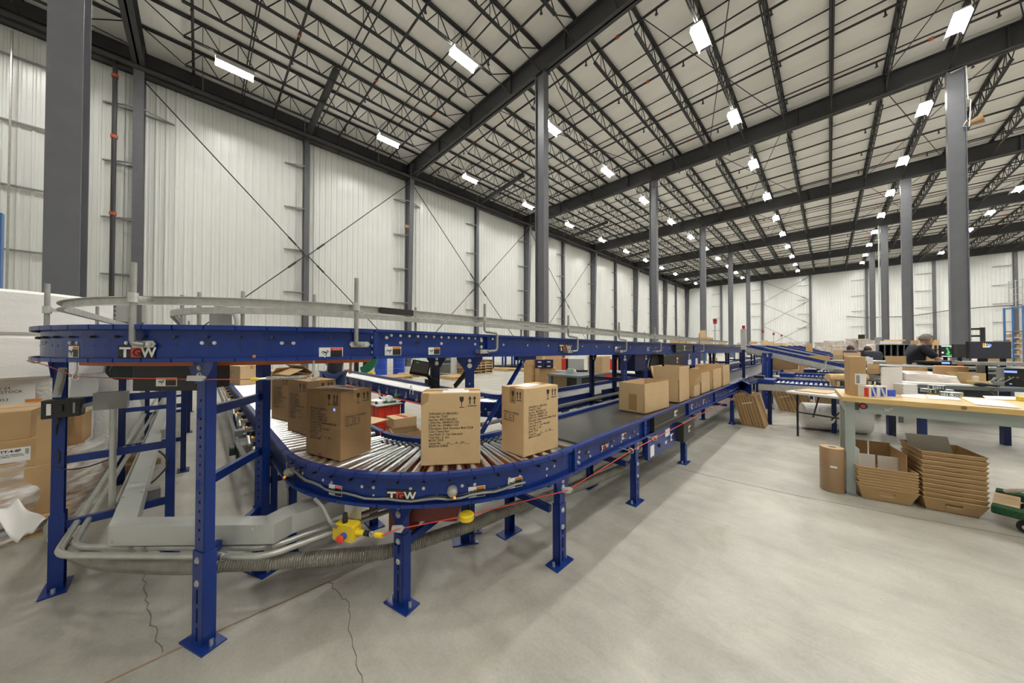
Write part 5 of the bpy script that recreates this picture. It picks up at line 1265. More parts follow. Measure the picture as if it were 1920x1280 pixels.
# ------------------------------------------------------------------ middle ground between the decks
def edge(px0, px1, y, Z):                     # ends of an edge square to the sight line of its middle
    m = D((px0 + px1) / 2, y, Z); r = V((m.x, m.y, 0)).normalized(); u = V((r.y, -r.x, 0)); out = []
    for px in (px0, px1):
        d = ray(px, y); s = (m.x * r.x + m.y * r.y) / (d.x * r.x + d.y * r.y); out.append(V((d.x * s, d.y * s, m.z)))
    return out
def fbox(px0, px1, ybase, ytop, z, depth, label, name='carton', m='card_light', cat='carton', group=None, tape=True, Zd=None, bevel=.004):
    """a box whose near lower edge runs px0-px1 along the sight plane at height z; ytop sets its height"""
    a, b_ = (G(px0, ybase, z), G(px1, ybase, z)) if Zd is None else edge(px0, px1, ybase, Zd)
    a.z = b_.z = z
    u = (b_ - a); w_ = u.length; u.normalize(); n = V((-u.y, u.x, 0))
    if n.dot(_f) < 0: n = -n
    mid = (a + b_) / 2; Z_ = (mid - V((0, 0, EYE))).dot(_f)
    h = D((px0 + px1) / 2, ytop, Z_).z - z
    c = mid + n * (depth / 2)
    o = thing(name, label, cat, (c.x, c.y, z), 0, group)
    MB().box((c.x, c.y, z + h / 2), (w_, depth, h), math.atan2(u.y, u.x)).build('body', m, o, bevel=bevel)
    if tape:
        MB().box((c.x, c.y, z + h + .0006), (w_ if w_ > depth else .05, .05 if w_ > depth else depth, .0012), math.atan2(u.y, u.x)).build('tape', 'tape', o)
    return o, mid, u, n, h, w_
# red crates inside the bend
def crate(x0, y0, z0, x1, y1, z1, label, group, rz=0.0):
    c = V(((x0 + x1) / 2, (y0 + y1) / 2, z0)); o = thing('plastic_crate', label, 'crate', c, 0, group); t = .008
    MB().b(x0, y0, z0, x1, y1, z0 + t).b(x0, y0, z0, x0 + t, y1, z1).b(x1 - t, y0, z0, x1, y1, z1).b(x0, y0, z0, x1, y0 + t, z1).b(x0, y1 - t, z0, x1, y1, z1).build('body', 'red', o)
    mb = MB()
    for z in (z0 + .0, z0 + .09, z1 - .05, z1 - .02): mb.b(x0 - .012, y0 - .012, z, x1 + .012, y1 + .012, z + .012)
    for f_ in (.0, .33, .66, 1.0):
        x = x0 + (x1 - x0 - .012) * f_; y = y0 + (y1 - y0 - .012) * f_; mb.b(x, y0 - .01, z0, x + .012, y0, z1); mb.b(x1, y, z0, x1 + .01, y + .012, z1)
    mb.build('ribs', 'red', o); return o
crate(-5.28, 1.93, 0, -4.83, 2.28, .26, 'red plastic crate on the floor inside the bend, lower of the pair', 'red crates inside the bend')
crate(-5.28, 1.93, .262, -4.83, 2.28, .525, 'red plastic crate inside the bend, upper one with a grey lid', 'red crates inside the bend')
tag(MB().b(-5.32, 1.9, .526, -4.79, 2.31, .542).build('crate_lid', 'grey_light', None, bevel=.003), 'flat grey board lying on the upper red crate', 'board')
tg = thing('tape_gun', 'green and white hand tape gun lying on the grey board over the red crates', 'tape gun', (-4.92, 2.16, .542))
MB().lathe((-4.92, 2.14, .61), [(.012, -.025), (.055, -.025), (.055, .025), (.012, .025)], 20, (1, .3, 0)).build('tape_roll', 'white', tg, smooth=40)
MB().bar((-4.9, 2.2, .62), (-4.86, 2.30, .67), .03, .03).bar((-4.93, 2.06, .56), (-4.9, 2.24, .56), .05, .02).build('frame', 'green', tg); MB().tube([(-4.95, 2.08, .6), (-5.0, 2.02, .66), (-5.0, 2.02, .73)], .014, 8).build('handle', 'galv', tg)
tag(MB().box((-5.08, 2.02, .562), (.28, .18, .04), .3).build('paper_stack', 'paper'), 'stack of white papers on the grey board over the red crates', 'paper')
tag(MB().cyl((-4.95, 1.95, .542), (-4.95, 1.95, .585), .014, 8).build('glue_bottle', 'black'), 'tiny dark bottle on the grey board over the red crates', 'bottle')
o, F, u, v = carton((-4.16, 1.88), 176, .30, .32, .45, 0, 'tan carton with red printed tape inside the bend, on the floor', m='card_light', tape=False)
MB().prism(F + UP * .27 + v * .0 + u * -.0, v, UP, [(0, 0), (.32, 0), (.32, .055), (0, .055)], .0012).build('printed_tape', 'tape_red', o); MB().prism(F + u * .3 + UP * .27, -u, UP, [(0, 0), (.3, 0), (.3, .055), (0, .055)], .0012).build('printed_tape', 'tape_red', o)
MB().box(F + u * .15 + v * .16 + UP * .451, (.28, .06, .0015), .1).build('printed_tape', 'tape_red', o)
o, F, u, v = open_carton((-3.84, 1.73), 165, .34, .34, .30, .04, 0, 'open carton with black padding inside the bend', m='card', tilt=(5, -8, 0, 10))
tag(MB().lathe(F + u * .17 + v * .17 + UP * .02, [(.02, 0), (.13, .02), (.14, .2), (.06, .27)], 14).build('foam_pad', 'black_matte', None, smooth=60), 'black padding lying inside the open carton in the bend', 'padding')
o, F, u, v = carton((-4.42, 1.42), 178, .34, .3, .42, 0, 'brown carton with loose sheets on top, behind the scuffed dark carton', m='card_dark', tape=False)
tag(MB().box(F + u * .12 + v * .15 + UP * .427, (.62, .42, .008), .35).build('cardboard_sheet', 'card_light'), 'loose cardboard sheet on the brown carton inside the bend', 'cardboard')
tag(MB().box(F + u * .2 + v * .12 + UP * .437, (.3, .22, .01), .2).box(F + u * .18 + v * .14 + UP * .452, (.28, .2, .012), -.3).build('paper_stack', 'grey_light'), 'grey printed sheets on the loose cardboard inside the bend', 'paper')
wh = thing('motor_unit', 'small grey motor with a round white wheel below the second roller line', 'motor', (-5.6, 2.2, 0))
MB().tube([V((-5.55, 2.18, .34)) + V((math.cos(a) * .09, math.sin(a) * .03, math.sin(a) * .14)) for a in [i * math.pi / 8 for i in range(16)]], .014, 6, closed=True).build('wheel', 'white', wh); MB().box((-5.75, 2.25, .2), (.2, .2, .4)).build('body', 'black', wh)

# drums, pallets and shelving near the left wall
def drum(c, label):
    o = thing('drum', label, 'drum', (c[0], c[1], c[2] if len(c) > 2 else 0), 0, 'blue drums'); z0 = c[2] if len(c) > 2 else 0
    pr = [(.27, 0), (.29, .02), (.285, .28), (.30, .295), (.285, .31), (.285, .57), (.30, .585), (.285, .60), (.29, .86), (.27, .88)]
    MB().lathe((c[0], c[1], z0), pr, 24).build('body', 'blue_bright', o, smooth=40); MB().lathe((c[0], c[1], z0), [(.275, .86), (.297, .865), (.297, .885), (.275, .89)], 24).build('rim', 'galv', o, smooth=40)
d1 = D(714, 700, 15.2); d2 = D(748, 698, 16.0)
drum((d1.x, d1.y), 'blue steel drum near the left wall, the wider nearer one'); drum((d2.x, d2.y), 'blue steel drum near the left wall, half hidden beside the nearer one')
o = thing('guard_plate', 'green curved guard plate on black legs left of the blue drums', 'guard', D(690, 712, 10.5))
cg = D(668, 664, 10.5); mb = MB(); s = V((_r.x, _r.y, 0)); f_ = V((_f.x, _f.y, 0))
for i in range(12):
    a, b_ = R(-75 + i * 8), R(-75 + (i + 1) * 8)
    mb.hexa([cg + s * (math.cos(q) * rr) + UP * (math.sin(q) * rr) + f_ * dd for dd in (0, .08) for q, rr in ((a, .45), (b_, .45), (b_, .72), (a, .72))])
mb.build('plate', 'green', o)
for px in (668, 685): q = D(px, 690, 10.6); MB().b(q.x - .06, q.y - .06, 0, q.x + .06, q.y + .06, 1.2).build('leg', 'black', o)
for px in (693, 700): q = D(px, 700, 10.4); MB().b(q.x - .05, q.y - .05, q.z - .08, q.x + .05, q.y + .05, q.z + .05).build('stop', 'yellow', o)
def plt(px0, px1, y, n, label, group='wooden pallets by the left wall', m='wood', Zd=None):
    a = G(px0, y, 0); b_ = G(px1, y, 0); c = (a + b_) / 2
    for i in range(n):
        pallet('pallet', c.x - .6, c.y - .1, 1.2, 1.0, label if n == 1 else label % ORD[i], z=.141 * i, group=group, m=m if i % 3 != 1 else 'wood_dark')
plt(700, 750, 711, 1, 'low wooden pallet in front of the blue drums'); plt(735, 785, 706, 1, 'low wooden pallet right of the blue drums, under the tilted screen')
plt(818, 862, 711, 1, 'low wooden pallet before the grey pigeonhole shelf'); plt(846, 880, 701, 6, 'wooden pallet in the left stack beyond the raised conveyor, %s from the floor'); plt(872, 900, 699, 5, 'wooden pallet in the right stack beyond the raised conveyor, %s from the floor')
plt(924, 956, 695, 1, 'low wooden pallet on the open floor beyond the raised conveyor'); plt(968, 982, 696, 1, 'low wooden pallet beside the tall carton stack')
sh = thing('pigeonhole_shelf', 'grey metal shelf with pigeonholes near the left wall', 'shelf', D(830, 702, 14.5)); c = G(830, 703, 0); rz = R(20)
def sbox(x0, x1, y0, y1, z0, z1, nm): 
    m4 = Matrix.Translation(c) @ Matrix.Rotation(rz, 4, 'Z'); mb = MB().b(x0, y0, z0, x1, y1, z1); mb.v = [tuple(m4 @ V(p)) for p in mb.v]; mb.build(nm, 'grey_light', sh)
for x in (-.5, .47): sbox(x, x + .03, 0, .5, 0, 1.5, 'side_panel')
for z in (.05, .55, .75, 1.0, 1.25, 1.47): sbox(-.5, .5, 0, .5, z, z + .025, 'shelf')
for x in (-.25, 0, .25): sbox(x, x + .02, 0, .5, .75, 1.47, 'divider')
sbox(-.5, .5, .48, .5, 0, 1.5, 'back_panel')
tp_ = D(788, 690, 2.55); tm = thing('tilted_screen', 'tilted black touch screen on an arm at a dark blue post of the upper deck', 'screen', tp_)
M3 = Matrix.Rotation(YAW + .25, 3, 'Z') @ Matrix.Rotation(R(-28), 3, 'X') @ Matrix.Rotation(R(12), 3, 'Y')
MB().box(tp_, (.145, .02, .125), M=M3).build('housing', 'black', tm, bevel=.003); MB().box(tp_ + M3 @ V((0, -.0105, .004)), (.128, .002, .10), M=M3).build('screen', 'grey_box', tm); MB().box(tp_ + M3 @ V((-.03, -.012, .04)), (.02, .001, .006), M=M3).build('glow_mark', 'glow_green', tm)
MB().tube([tp_ + V((.02, .02, -.04)), D(804, 706, 2.62), D(812, 716, 2.64)], .015, 6).build('arm', 'black', tm); MB().box(D(806, 716, 2.62), (.06, .06, .05)).build('bracket', 'black', tm)
# blue racks out on the open floor
for n, (px, y) in enumerate(((925, 691), (948, 690), (960, 692))):
    q = G(px, y, 0); o = thing('blue_trolley_frame', 'blue tube trolley frame on the open floor, %s from the left' % ORD[n], 'trolley', q, 0, 'blue trolley frames')
    for dx in (0, 1.1):
        for dy in (0, .8): MB().b(q.x + dx - .04, q.y + dy - .04, 0, q.x + dx + .04, q.y + dy + .04, 1.7).build('post', 'blue', o)
    MB().b(q.x - .05, q.y - .05, .12, q.x + 1.15, q.y + .85, .22).build('deck', 'black_matte', o); MB().b(q.x - .04, q.y - .04, 1.66, q.x + 1.14, q.y + .0, 1.7).build('top_rail', 'blue', o)
# carton stack beside the grey table
GS = 'carton stack on the floor beyond the grey belt'
base = G(994, 722, 0)
for cx in range(2):
    for r_ in range(4):
        x0 = base.x - .33 + cx * .34 + .1; y0 = base.y - .1 + cx * .22
        simple_carton(x0, y0, r_ * .36, x0 + .33, y0 + .4, r_ * .36 + .355, 'tan carton in the tall stack beyond the grey belt, %s column, %s from the floor' % (('left', 'right')[cx], ORD[r_]), GS, 'card', rz=.1)
simple_carton(base.x + .05, base.y + .05, 1.441, base.x + .52, base.y + .5, 1.75, 'wide carton on top of the tall stack beyond the grey belt', None, 'card_light', rz=.1)
q = D(1012, 715, 8.4)
simple_carton(q.x - .1, q.y, 0, q.x + .36, q.y + .36, .62, 'brown carton on the floor before the grey table, under the navy boxes', None, 'card', rz=.55)
simple_carton(q.x - .08, q.y + .02, .621, q.x + .34, q.y + .34, .86, 'low brown carton carrying the navy boxes beside the grey table', None, 'card', rz=.55)
for i in range(4):
    a = D(1012 + 17 * (i % 2), 691 if i < 2 else 681, 8.2 + .1 * (i % 2)); a.z = .862 + (.115 if i >= 2 else 0)
    o = thing('product_box', 'navy product box wrapped in plastic on the low brown carton, %s %s' % (('lower', 'upper')[i >= 2], ('left', 'right')[i % 2]), 'box', a, 0, 'navy product boxes')
    MB().box(a + UP * .055, (.23, .16, .108), .6).build('body', 'navy_box', o, bevel=.003); plate(a + V((.06, -.075, .05)), (.82, .56, 0), UP, .09, .03).build('label', 'paper', o)
fbox(1036, 1063, 735, 702, .0, .3, 'tall narrow carton standing before the grey table leg', m='card_light', Zd=7.9)
fbox(1022, 1054, 690, 662, .0, .5, 'large tan carton behind the navy boxes', m='card_light', Zd=10.2)
# grey steel table with its load
X0, X1, Y0, Y1, ZT = -4.92, -3.98, 6.1, 8.3, .76
t_ = thing('steel_table', 'grey steel work table beyond the grey belt, with a carton on it', 'table', ((X0 + X1) / 2, (Y0 + Y1) / 2, 0))
MB().b(X0, Y0, ZT - .05, X1, Y1, ZT).build('tabletop', 'bench_grey', t_, bevel=.006)
for x in (X0 + .06, X1 - .06):
    for y in (Y0 + .08, Y1 - .08): MB().b(x - .04, y - .04, 0, x + .04, y + .04, ZT - .05).build('leg', 'bench_grey', t_)
MB().b(X0 + .05, Y0 + .1, .2, X1 - .05, Y1 - .1, .23).build('lower_shelf', 'bench_grey', t_)
simple_carton(-4.42, 7.15, ZT, -4.0, 7.55, ZT + .42, 'tan carton standing on the grey steel table', None, 'card_light')
o = thing('tape_gun', 'mint green tape gun lying on the grey steel table', 'tape gun', (-4.5, 6.5, ZT)); MB().box((-4.5, 6.5, ZT + .07), (.16, .06, .10), .5).build('body', 'mint', o, bevel=.01); MB().cyl((-4.42, 6.52, ZT + .055), (-4.42, 6.56, ZT + .055), .05, 14).build('tape_roll', 'white', o)
tag(MB().cyl((-4.05, 6.75, ZT), (-4.05, 6.75, ZT + .02), .05, 14).build('tape_ring', 'ink'), 'small dark ring on the grey steel table', 'tape')
pr_ = D(1080, 686, 8.6); pr_.z = .78
o = thing('label_printer', 'grey and black label printer behind the grey steel table', 'printer', pr_); MB().box(pr_ + UP * .16, (.42, .3, .32), .6).build('body', 'grey_light', o, bevel=.01); MB().box(pr_ + UP * .16 + V((-.16, -.14, 0)), (.12, .1, .30), .6).build('front', 'black', o)
tag(MB().box((pr_.x, pr_.y, .73), (1.6, .6, .06), .6).box((pr_.x, pr_.y, .36), (1.4, .5, .7), .6).build('cabinet', 'grey_box'), 'dark grey cabinet under the label printer beyond the steel table', 'cabinet')
fbox(1053, 1068, 702, 672, .0, .4, 'red bin on end beside the label printer', 'bin', 'red', 'bin', None, False, Zd=9.0)
fbox(1130, 1158, 690, 673, .0, .4, 'wide red bin beyond the upper deck posts', 'bin', 'red', 'bin', None, False, Zd=9.6)
fbox(1182, 1200, 676, 664, .0, .4, 'tan carton seen between upper posts right of the red bin', m='card_light', Zd=11.0)
fbox(1150, 1178, 735, 706, .0, .4, 'tan carton on the floor beyond the grey belt, right of the steel table', m='card_light', Zd=8.6)
fbox(1298, 1312, 688, 670, .0, .4, 'brown carton under the upper deck beside the blue drive panel', m='card', Zd=10.5)
fbox(1328, 1345, 683, 670, .0, .4, 'tan carton under the upper deck near its far drive', m='card_light', Zd=12)
tag(MB().box((-3.6, 10.6, .72), (1.2, 5.5, .05), 0).build('work_surface', 'galv'), 'long galvanized work surface beyond the grey belt', 'table')
for n, (x, y) in enumerate(((-4.1, 8.0), (-3.1, 8.0), (-4.1, 13.2), (-3.1, 13.2))): tag(MB().b(x - .04, y - .04, 0, x + .04, y + .04, .7).build('trestle', 'blue_dark'), 'short dark trestle under the long galvanized surface, %s' % ('near left', 'near right', 'far left', 'far right')[n], 'trestle')
# cartons and things standing along the far side of the upper deck
for n, (px0, px1, yb, yt, Zd, m) in enumerate(((1256, 1283, 646, 636, 16, 'card'), (1287, 1296, 646, 634, 17, 'card_light'), (1325, 1337, 645, 633, 20, 'card'), (1312, 1324, 632.2, 619, 22, 'card_light'), (1306, 1330, 644.8, 632.2, 22, 'card'), (1346, 1362, 645, 639, 24, 'card_light'), (1405, 1420, 645, 640, 25, 'card'), (1428, 1440, 646.2, 638, 28, 'card_light'))):
    fbox(px0, px1, yb, yt, D(px0, yb, Zd).z, .6, 'small distant carton showing above the upper deck, %s from the left' % ORD[n], m=m, Zd=Zd, group='distant cartons above the deck')
rk = [(1255, 20.5), (1296, 20.5), (1337, 20.5)]
mb_ = thing('storage_platform', 'long low storage platform far behind the upper deck carrying distant cartons', 'rack', D(1330, 650, 22))
q0, q1 = D(1240, 648, 15.5), D(1450, 648, 29)
for f_ in (0, .25, .5, .75, 1): p = q0.lerp(q1, f_); MB().b(p.x - .05, p.y - .05, 0, p.x + .05, p.y + .05, 1.5).build('post', 'rack_blue', mb_)
MB().bar(V((q0.x - .2, q0.y, 1.48)), V((q1.x - .2, q1.y, 1.48)), 1.2, .08).build('deck', 'galv', mb_)
# machine and boxes beyond the deck at the left
q = D(414, 606, 11.5); o = thing('wrapping_machine', 'pale grey wrapping machine with a rounded arch, above the raised curve at left', 'machine', (q.x, q.y, 0))
MB().b(q.x - .35, q.y - .3, 0, q.x + .05, q.y + .3, q.z + .35).build('cabinet', 'grey_box', o); c = D(418, 606, 11.5)
MB().tube([c + V((_r.x, _r.y, 0)) * (math.cos(a) * .55) + UP * (math.sin(a) * .62) for a in [R(-10 + i * 10) for i in range(15)]], .10, 8).build('arch', 'grey_light', o, smooth=60); MB().b(c.x - .3, c.y - .3, 0, c.x + .5, c.y + .3, c.z - .05).build('base', 'grey_box', o)
q = AX(247, 587, XL + .25); o = thing('electrical_panel', 'pale electrical panel with conduits on the left wall', 'panel', q); MB().box(q, (.25, .8, .75)).build('box', 'grey_light', o)
mb = SC()
for i in range(4): mb.cyl(q + V((0, -.4 - .02, -.3 + i * .18)), q + V((0, -1.0, -.3 + i * .18)), .035, 6)
for i in range(3): mb.cyl(q + V((0, -.1 + i * .2, -.4)), q + V((0, -.1 + i * .2, -3.2)), .035, 6)
mb.build('conduit', 'grey_box', o)
q = AX(2, 400, -9.5); tag(MB().b(q.x - .05, q.y - .08, 0, q.x + .05, q.y + .02, q.z).build('rack_upright', 'rack_blue'), 'blue rack upright at the very left edge of the view', 'rack')

# ------------------------------------------------------------------ lanes leaving the upper deck to the right
def lane(y, label, x0=-1.45, x1=.85, z0=1.43, z1=.83, wd=.62, posts=True):
    o = thing('chute_lane', label, 'conveyor', (x0, y, z0), 0, 'sloping lanes off the upper deck'); s = (z1 - z0) / (x1 - x0); dx = x1 - x0
    def pl(yy0, yy1, za, zb_, nm, m, xa=x0, xb=x1):
        P_ = []
        for zz in (za, zb_):
            for x, yy in ((xa, yy0), (xb, yy0), (xb, yy1), (xa, yy1)): P_.append((x, yy, z0 + s * (x - x0) + zz))
        return MB().hexa(P_).build(nm, m, o)
    pl(y, y + .012, -.15, -.012, 'side_rail', 'galv'); pl(y + .014, y + .03, -.05, .02, 'blue_rail', 'blue'); pl(y, y + .035, -.155, -.14, 'side_rail_lip', 'galv'); pl(y + wd, y + wd + .012, -.10, .035, 'side_rail', 'blue')
    pl(y + .0, y + .04, -.012, .0, 'top_flange', 'blue'); pl(y + .02, y + wd, -.06, -.05, 'bed', 'blue')
    for k_ in range(3):
        yy = y + .12 + k_ * .16; pl(yy, yy + .03, -.05, -.002, 'wheel_rail', 'blue')
    wm = MB()
    wm.cyl((0, 0, 0), (0, .022, 0), .017, 8); me = WHEEL.setdefault('w', wm.mesh('skate_wheel', 'galv'))
    n = 26 if y < 12 else 12
    for k_ in range(3):
        for i in range(n):
            if k_ * n + i >= 99: break
            x = x0 + dx * (i + .5) / n; inst(me, 'skate_wheel', o, (x, y + .16 + k_ * .16, z0 + s * (x - x0) - .012))
    if posts:
        for x in (x0 + .42, x1 - .3):
            for yy in (y + .04, y + wd - .04): MB().b(x - .035, yy - .03, 0, x + .035, yy + .03, z0 + s * (x - x0) - .14).build('leg', 'blue', o)
    return o
WHEEL = {}
LN = ['nearest', 'second nearest', 'third', 'fourth', 'fifth', 'sixth and farthest']
for n, y in enumerate((9.6, 12.7, 16.9, 20.6, 24.4, 28.5)): lane(y, 'blue sloping wheel lane leaving the upper deck, %s one' % LN[n])
for n, y in enumerate((8.9, 12.55, 16.75, 20.45, 24.25)):
    o = thing('stack_light', 'thin signal pole with a red lamp over the upper deck, %s from the camera' % ORD[n], 'signal light', (-1.95, y, 0), 0, 'signal poles')
    MB().cyl((-1.95, y, 1.35), (-1.95, y, 2.02), .012, 6).build('pole', 'grey_light', o); MB().cyl((-1.95, y, 1.98), (-1.95, y, 2.10), .04, 10).build('lamp', 'beacon_red', o); MB().cyl((-1.95, y, 2.04), (-1.95, y, 2.06), .042, 10).build('band', 'black', o)
o = thing('guard_post', 'pale square post rising at the head of the nearest sloping lane', 'post', (-1.35, 9.2, 1.3)); q = AY(1394, 640, 8.6); MB().b(q.x - .045, q.y - .045, 1.36, q.x + .045, q.y + .045, 1.82).build('post', 'grey_light', o); MB().b(q.x - .025, q.y - .025, 0, q.x + .025, q.y + .025, 1.36).build('stand', 'blue_dark', o)
dv = [(1425, .74)]
# short take-away spurs beside the belt conveyor
def spur(xa, y, xb, z, label, wd=.42, m='blue'):
    o = thing('roller_spur', label, 'conveyor', (xa, y, 0), 0, 'roller spurs beside the belt')
    MB().b(xa, y, z - .14, xb, y + .012, z - .02).build('side_rail', 'galv', o); MB().b(xa, y, z - .02, xb, y + .03, z + .005).build('top_flange', 'blue', o); MB().b(xa, y + wd, z - .12, xb, y + wd + .012, z + .045).build('side_rail', 'blue', o)
    MB().b(xa - .01, y - .01, z - .03, xa + .22, y + wd + .02, z + .05).build('end_cover', 'blue', o)
    n = int((xb - xa - .25) / .06); me = MB().cyl((0, y + .02, 0), (0, y + wd - .005, 0), .022, 10).mesh('roller', 'chrome', 40)
    for i in range(n): inst(me, 'roller', o, (xa + .26 + i * .06, 0, z - .01))
    for x in (xa + .12, xb - .15):
        for yy in (y + wd - .05,): MB().b(x - .03, yy - .03, 0, x + .03, yy + .03, z - .13).build('leg', 'blue_dark', o)
spur(-.90, 7.12, .20, .80, 'nearest short roller spur with galvanized side, left of the tall white-labelled carton'); spur(-.75, 8.95, .55, .80, 'middle short roller spur behind the nearest one'); spur(-.45, 10.9, .55, .80, 'farthest short roller spur, under the nearest sloping lane')
bp_ = thing('blue_post', 'stout blue punched post under the nearest sloping lane', 'post', (-1.02, 9.7, 0)); leg(bp_, -1.0, 9.25, -60, 1.28, sleeve=.42, w_=.13, d_=.1); tag(MB().box((-.9, 7.3, .88), (.14, .14, .05)).build('photo_eye', 'black'), 'small black sensor head at the left end of the nearest roller spur', 'sensor')
for n, (px0, px1, yb, yt, Zd, m) in enumerate(((1470, 1501, 705, 680, 8.6, 'card'), (1502, 1530, 704, 684, 8.75, 'card'), (1533, 1570, 705, 690, 8.6, 'card_light'))):
    o, mid, u, nn, h, w_ = fbox(px0, px1, yb, yt, D(px0, yb, Zd).z, .5, 'tan carton under the nearest sloping lane, %s from the left' % ORD[n], m=m, Zd=Zd, group='cartons under the nearest lane')
    if n < 2: plate(mid + u * (w_ * .22) - nn * .004 + UP * h * .62, u, UP, .12, .11).build('label', 'paper', o)
for i in range(6):
    p = D(1461 + i * 4, 705, 8.1 + i * .02); p.z = .83
    mm = MB().box(p + UP * .16, (.012, .36, .32), M=Matrix.Rotation(YAW + R(75), 3, 'Z')); tag(mm.build('cardboard_sheet', 'card_edge' if i % 2 else 'card_dark'), 'brown cardboard blank leaning at the end of the middle spur, %s from the left' % ORD[i], 'cardboard', 'blanks on the middle spur')
zq = D(1470, 705, 8.6).z - .002; q = D(1520, 706, 8.7); o = thing('low_table', 'low grey table under the nearest lane carrying tan cartons', 'table', (q.x, q.y, 0)); MB().box((q.x, q.y + .2, zq - .05), (2.1, .8, .04), .75).build('top', 'galv_dull', o)
for dx in (-.6, .6): MB().box((q.x + dx, q.y + .2 + dx, (zq - .07) / 2), (.06, .06, zq - .07)).build('leg', 'blue_dark', o)
# bundles of flat cartons leaning by the belt conveyor
def bundle(c, rz, n, w_, h, lean, label, grp, t=.011, cuts=2):
    """n flat blanks leaning back one behind the other; edges face the viewer"""
    for b_ in range(cuts):
        o = thing('carton_bundle', label % ('left', 'right', 'third')[b_], 'flat cartons', c, 0, grp)
        for i in range(n):
            M_ = Matrix.Translation(V(c)) @ Matrix.Rotation(rz, 4, 'Z') @ Matrix.Translation(V((b_ * (n * t + .012) + i * t, 0, 0))) @ Matrix.Rotation(lean, 4, 'Y')
            mb = MB().b(0, 0, 0, t * .86, w_, h * (1 - .012 * (i % 3))); mb.v = [tuple(M_ @ V(p)) for p in mb.v]; mb.build('flat_carton', 'card_edge' if i % 4 else 'card', o)
        M_ = Matrix.Translation(V(c)) @ Matrix.Rotation(rz, 4, 'Z') @ Matrix.Translation(V((b_ * (n * t + .012), -.002, h * .68))) @ Matrix.Rotation(lean, 4, 'Y')
        if b_ == 0: mb = MB().b(h * .68 * 0, 0, 0, n * t, .001, .012); mb.v = [tuple(M_ @ V(p)) for p in mb.v]; mb.build('strap', 'paper', o)
q = G(1391, 797, 0)
bundle((q.x, q.y, 0), R(0), 13, .62, .57, R(-14), 'leaning bundle of flat cartons by the end of the belt conveyor, %s of two', 'flat cartons by the belt', t=.0125)
q = G(1455, 770, 0)
bundle((q.x + .05, q.y + .1, 0), R(0), 11, .5, .42, R(-18), 'leaning bundle of flat cartons behind the blue post, %s one', 'flat cartons behind the blue post', t=.0165, cuts=3)
q = G(1611, 783, 0)
bundle((q.x, q.y + .2, 0), R(0), 14, .5, .30, R(6), 'bundle of flat cartons seen under the wooden bench, %s one', 'flat cartons under the bench', t=.014, cuts=1)
# ------------------------------------------------------------------ wooden bench at the right and what is on it
BZ = .955; BP = V((.083, 4.452, 0)); bu = V((.9986, .052, 0)).normalized(); bv = V((-bu.y, bu.x, 0)); BA = math.degrees(math.atan2(bu.y, bu.x))
def Bq(s, t, z=0): return BP + bu * s + bv * t + UP * z
def Bb(s0, t0, z0, s1, t1, z1): return MB().hexa([Bq(s0, t0, z0), Bq(s1, t0, z0), Bq(s1, t1, z0), Bq(s0, t1, z0), Bq(s0, t0, z1), Bq(s1, t0, z1), Bq(s1, t1, z1), Bq(s0, t1, z1)])
bn = thing('workbench', 'long workbench with thick yellow wooden top and grey-green steel legs', 'workbench', Bq(.9, .38))
Bb(0, 0, BZ - .047, 1.9, .78, BZ).build('benchtop', 'bench_wood', bn, bevel=.004)
Bb(.12, .05, .815, 1.8, .065, BZ - .048).build('apron', 'bench_green', bn); Bb(.12, .05, .807, 1.8, .09, .815).build('apron_lip', 'bench_green', bn); Bb(.12, .70, .74, 1.8, .72, BZ - .048).build('shaded_rear_apron', 'bench_grey', bn)  # rear apron: the shade under the top is put into its darker grey
for s in (.03, 1.75):
    for t in (.05, .64):
        m = MB(); a = Bb(s + .01, t, .02, s + .062, t + .012, BZ - .048); a2 = Bb(s, t, .02, s + .012, t + .07, BZ - .048); m.add(a.v, a.f); m.add(a2.v, a2.f); lg = m.build('leg', 'bench_green', bn)
        Bb(s - .005, t - .01, 0, s + .07, t + .08, .02).build('foot', 'grey_box', lg)
    Bb(s, .1, .1, s + .012, .66, .16).build('side_stretcher', 'bench_green', bn); Bb(s, .1, .80, s + .012, .66, BZ - .048).build('side_panel', 'bench_green', bn)
MB().lathe(Bq(.145, .049, .872), [(.0, 0), (.03, .0), (.03, .001)], 20, -bv).build('oval_sticker', 'navy_box', bn).scale = (1, 1, 1)
MB().lathe(Bq(.145, .0475, .872), [(.0, 0), (.018, .0), (.018, .001)], 16, -bv).build('sticker_centre', 'red', bn)
plate(Bq(.30, .0495, .87), bu, UP, .055, .016).build('torn_label', 'paper', bn); plate(Bq(.295, .0495, .862), bu, UP, .03, .03).build('torn_label', 'paper', bn)
MB().lathe(Bq(.70, -.001, BZ - .02), [(.0, 0), (.016, 0), (.016, .0015)], 14, -bv).build('wood_knot', 'wood_dark', bn)
k = lambda x, y: G(x, y, BZ)
o, F, u, v = carton((.142, 4.60), 102, .155, .115, .385, BZ, 'tall narrow brown carton with a white barcode label, on the wooden bench', m='card', tape=False)
lb = F + v * .075 + UP * .165 - u * .001; plate(lb, v, UP, .078, .105).build('label', 'paper', o)
m = MB()
for i in range(9): m.prism(lb - v * .03 + UP * (-.04 + i * .009) - u * .002, v, UP, [(0, 0), (.024, 0), (.024, .005), (0, .005)], .0006)
m.build('barcode', 'ink', o)
MB().prism(F + u * .078 + UP * .386, u, v, [(-.07, .0), (.07, .0), (.07, .115), (-.07, .115)], .001).build('top_flap', 'card_light', o)
o, mid, u, n, h, w_ = fbox(1630, 1664, 745, 724, BZ, .10, 'white display box with blue panels, on the bench beside the tall carton', 'display_box', 'paper', 'box', None, False, bevel=.002)
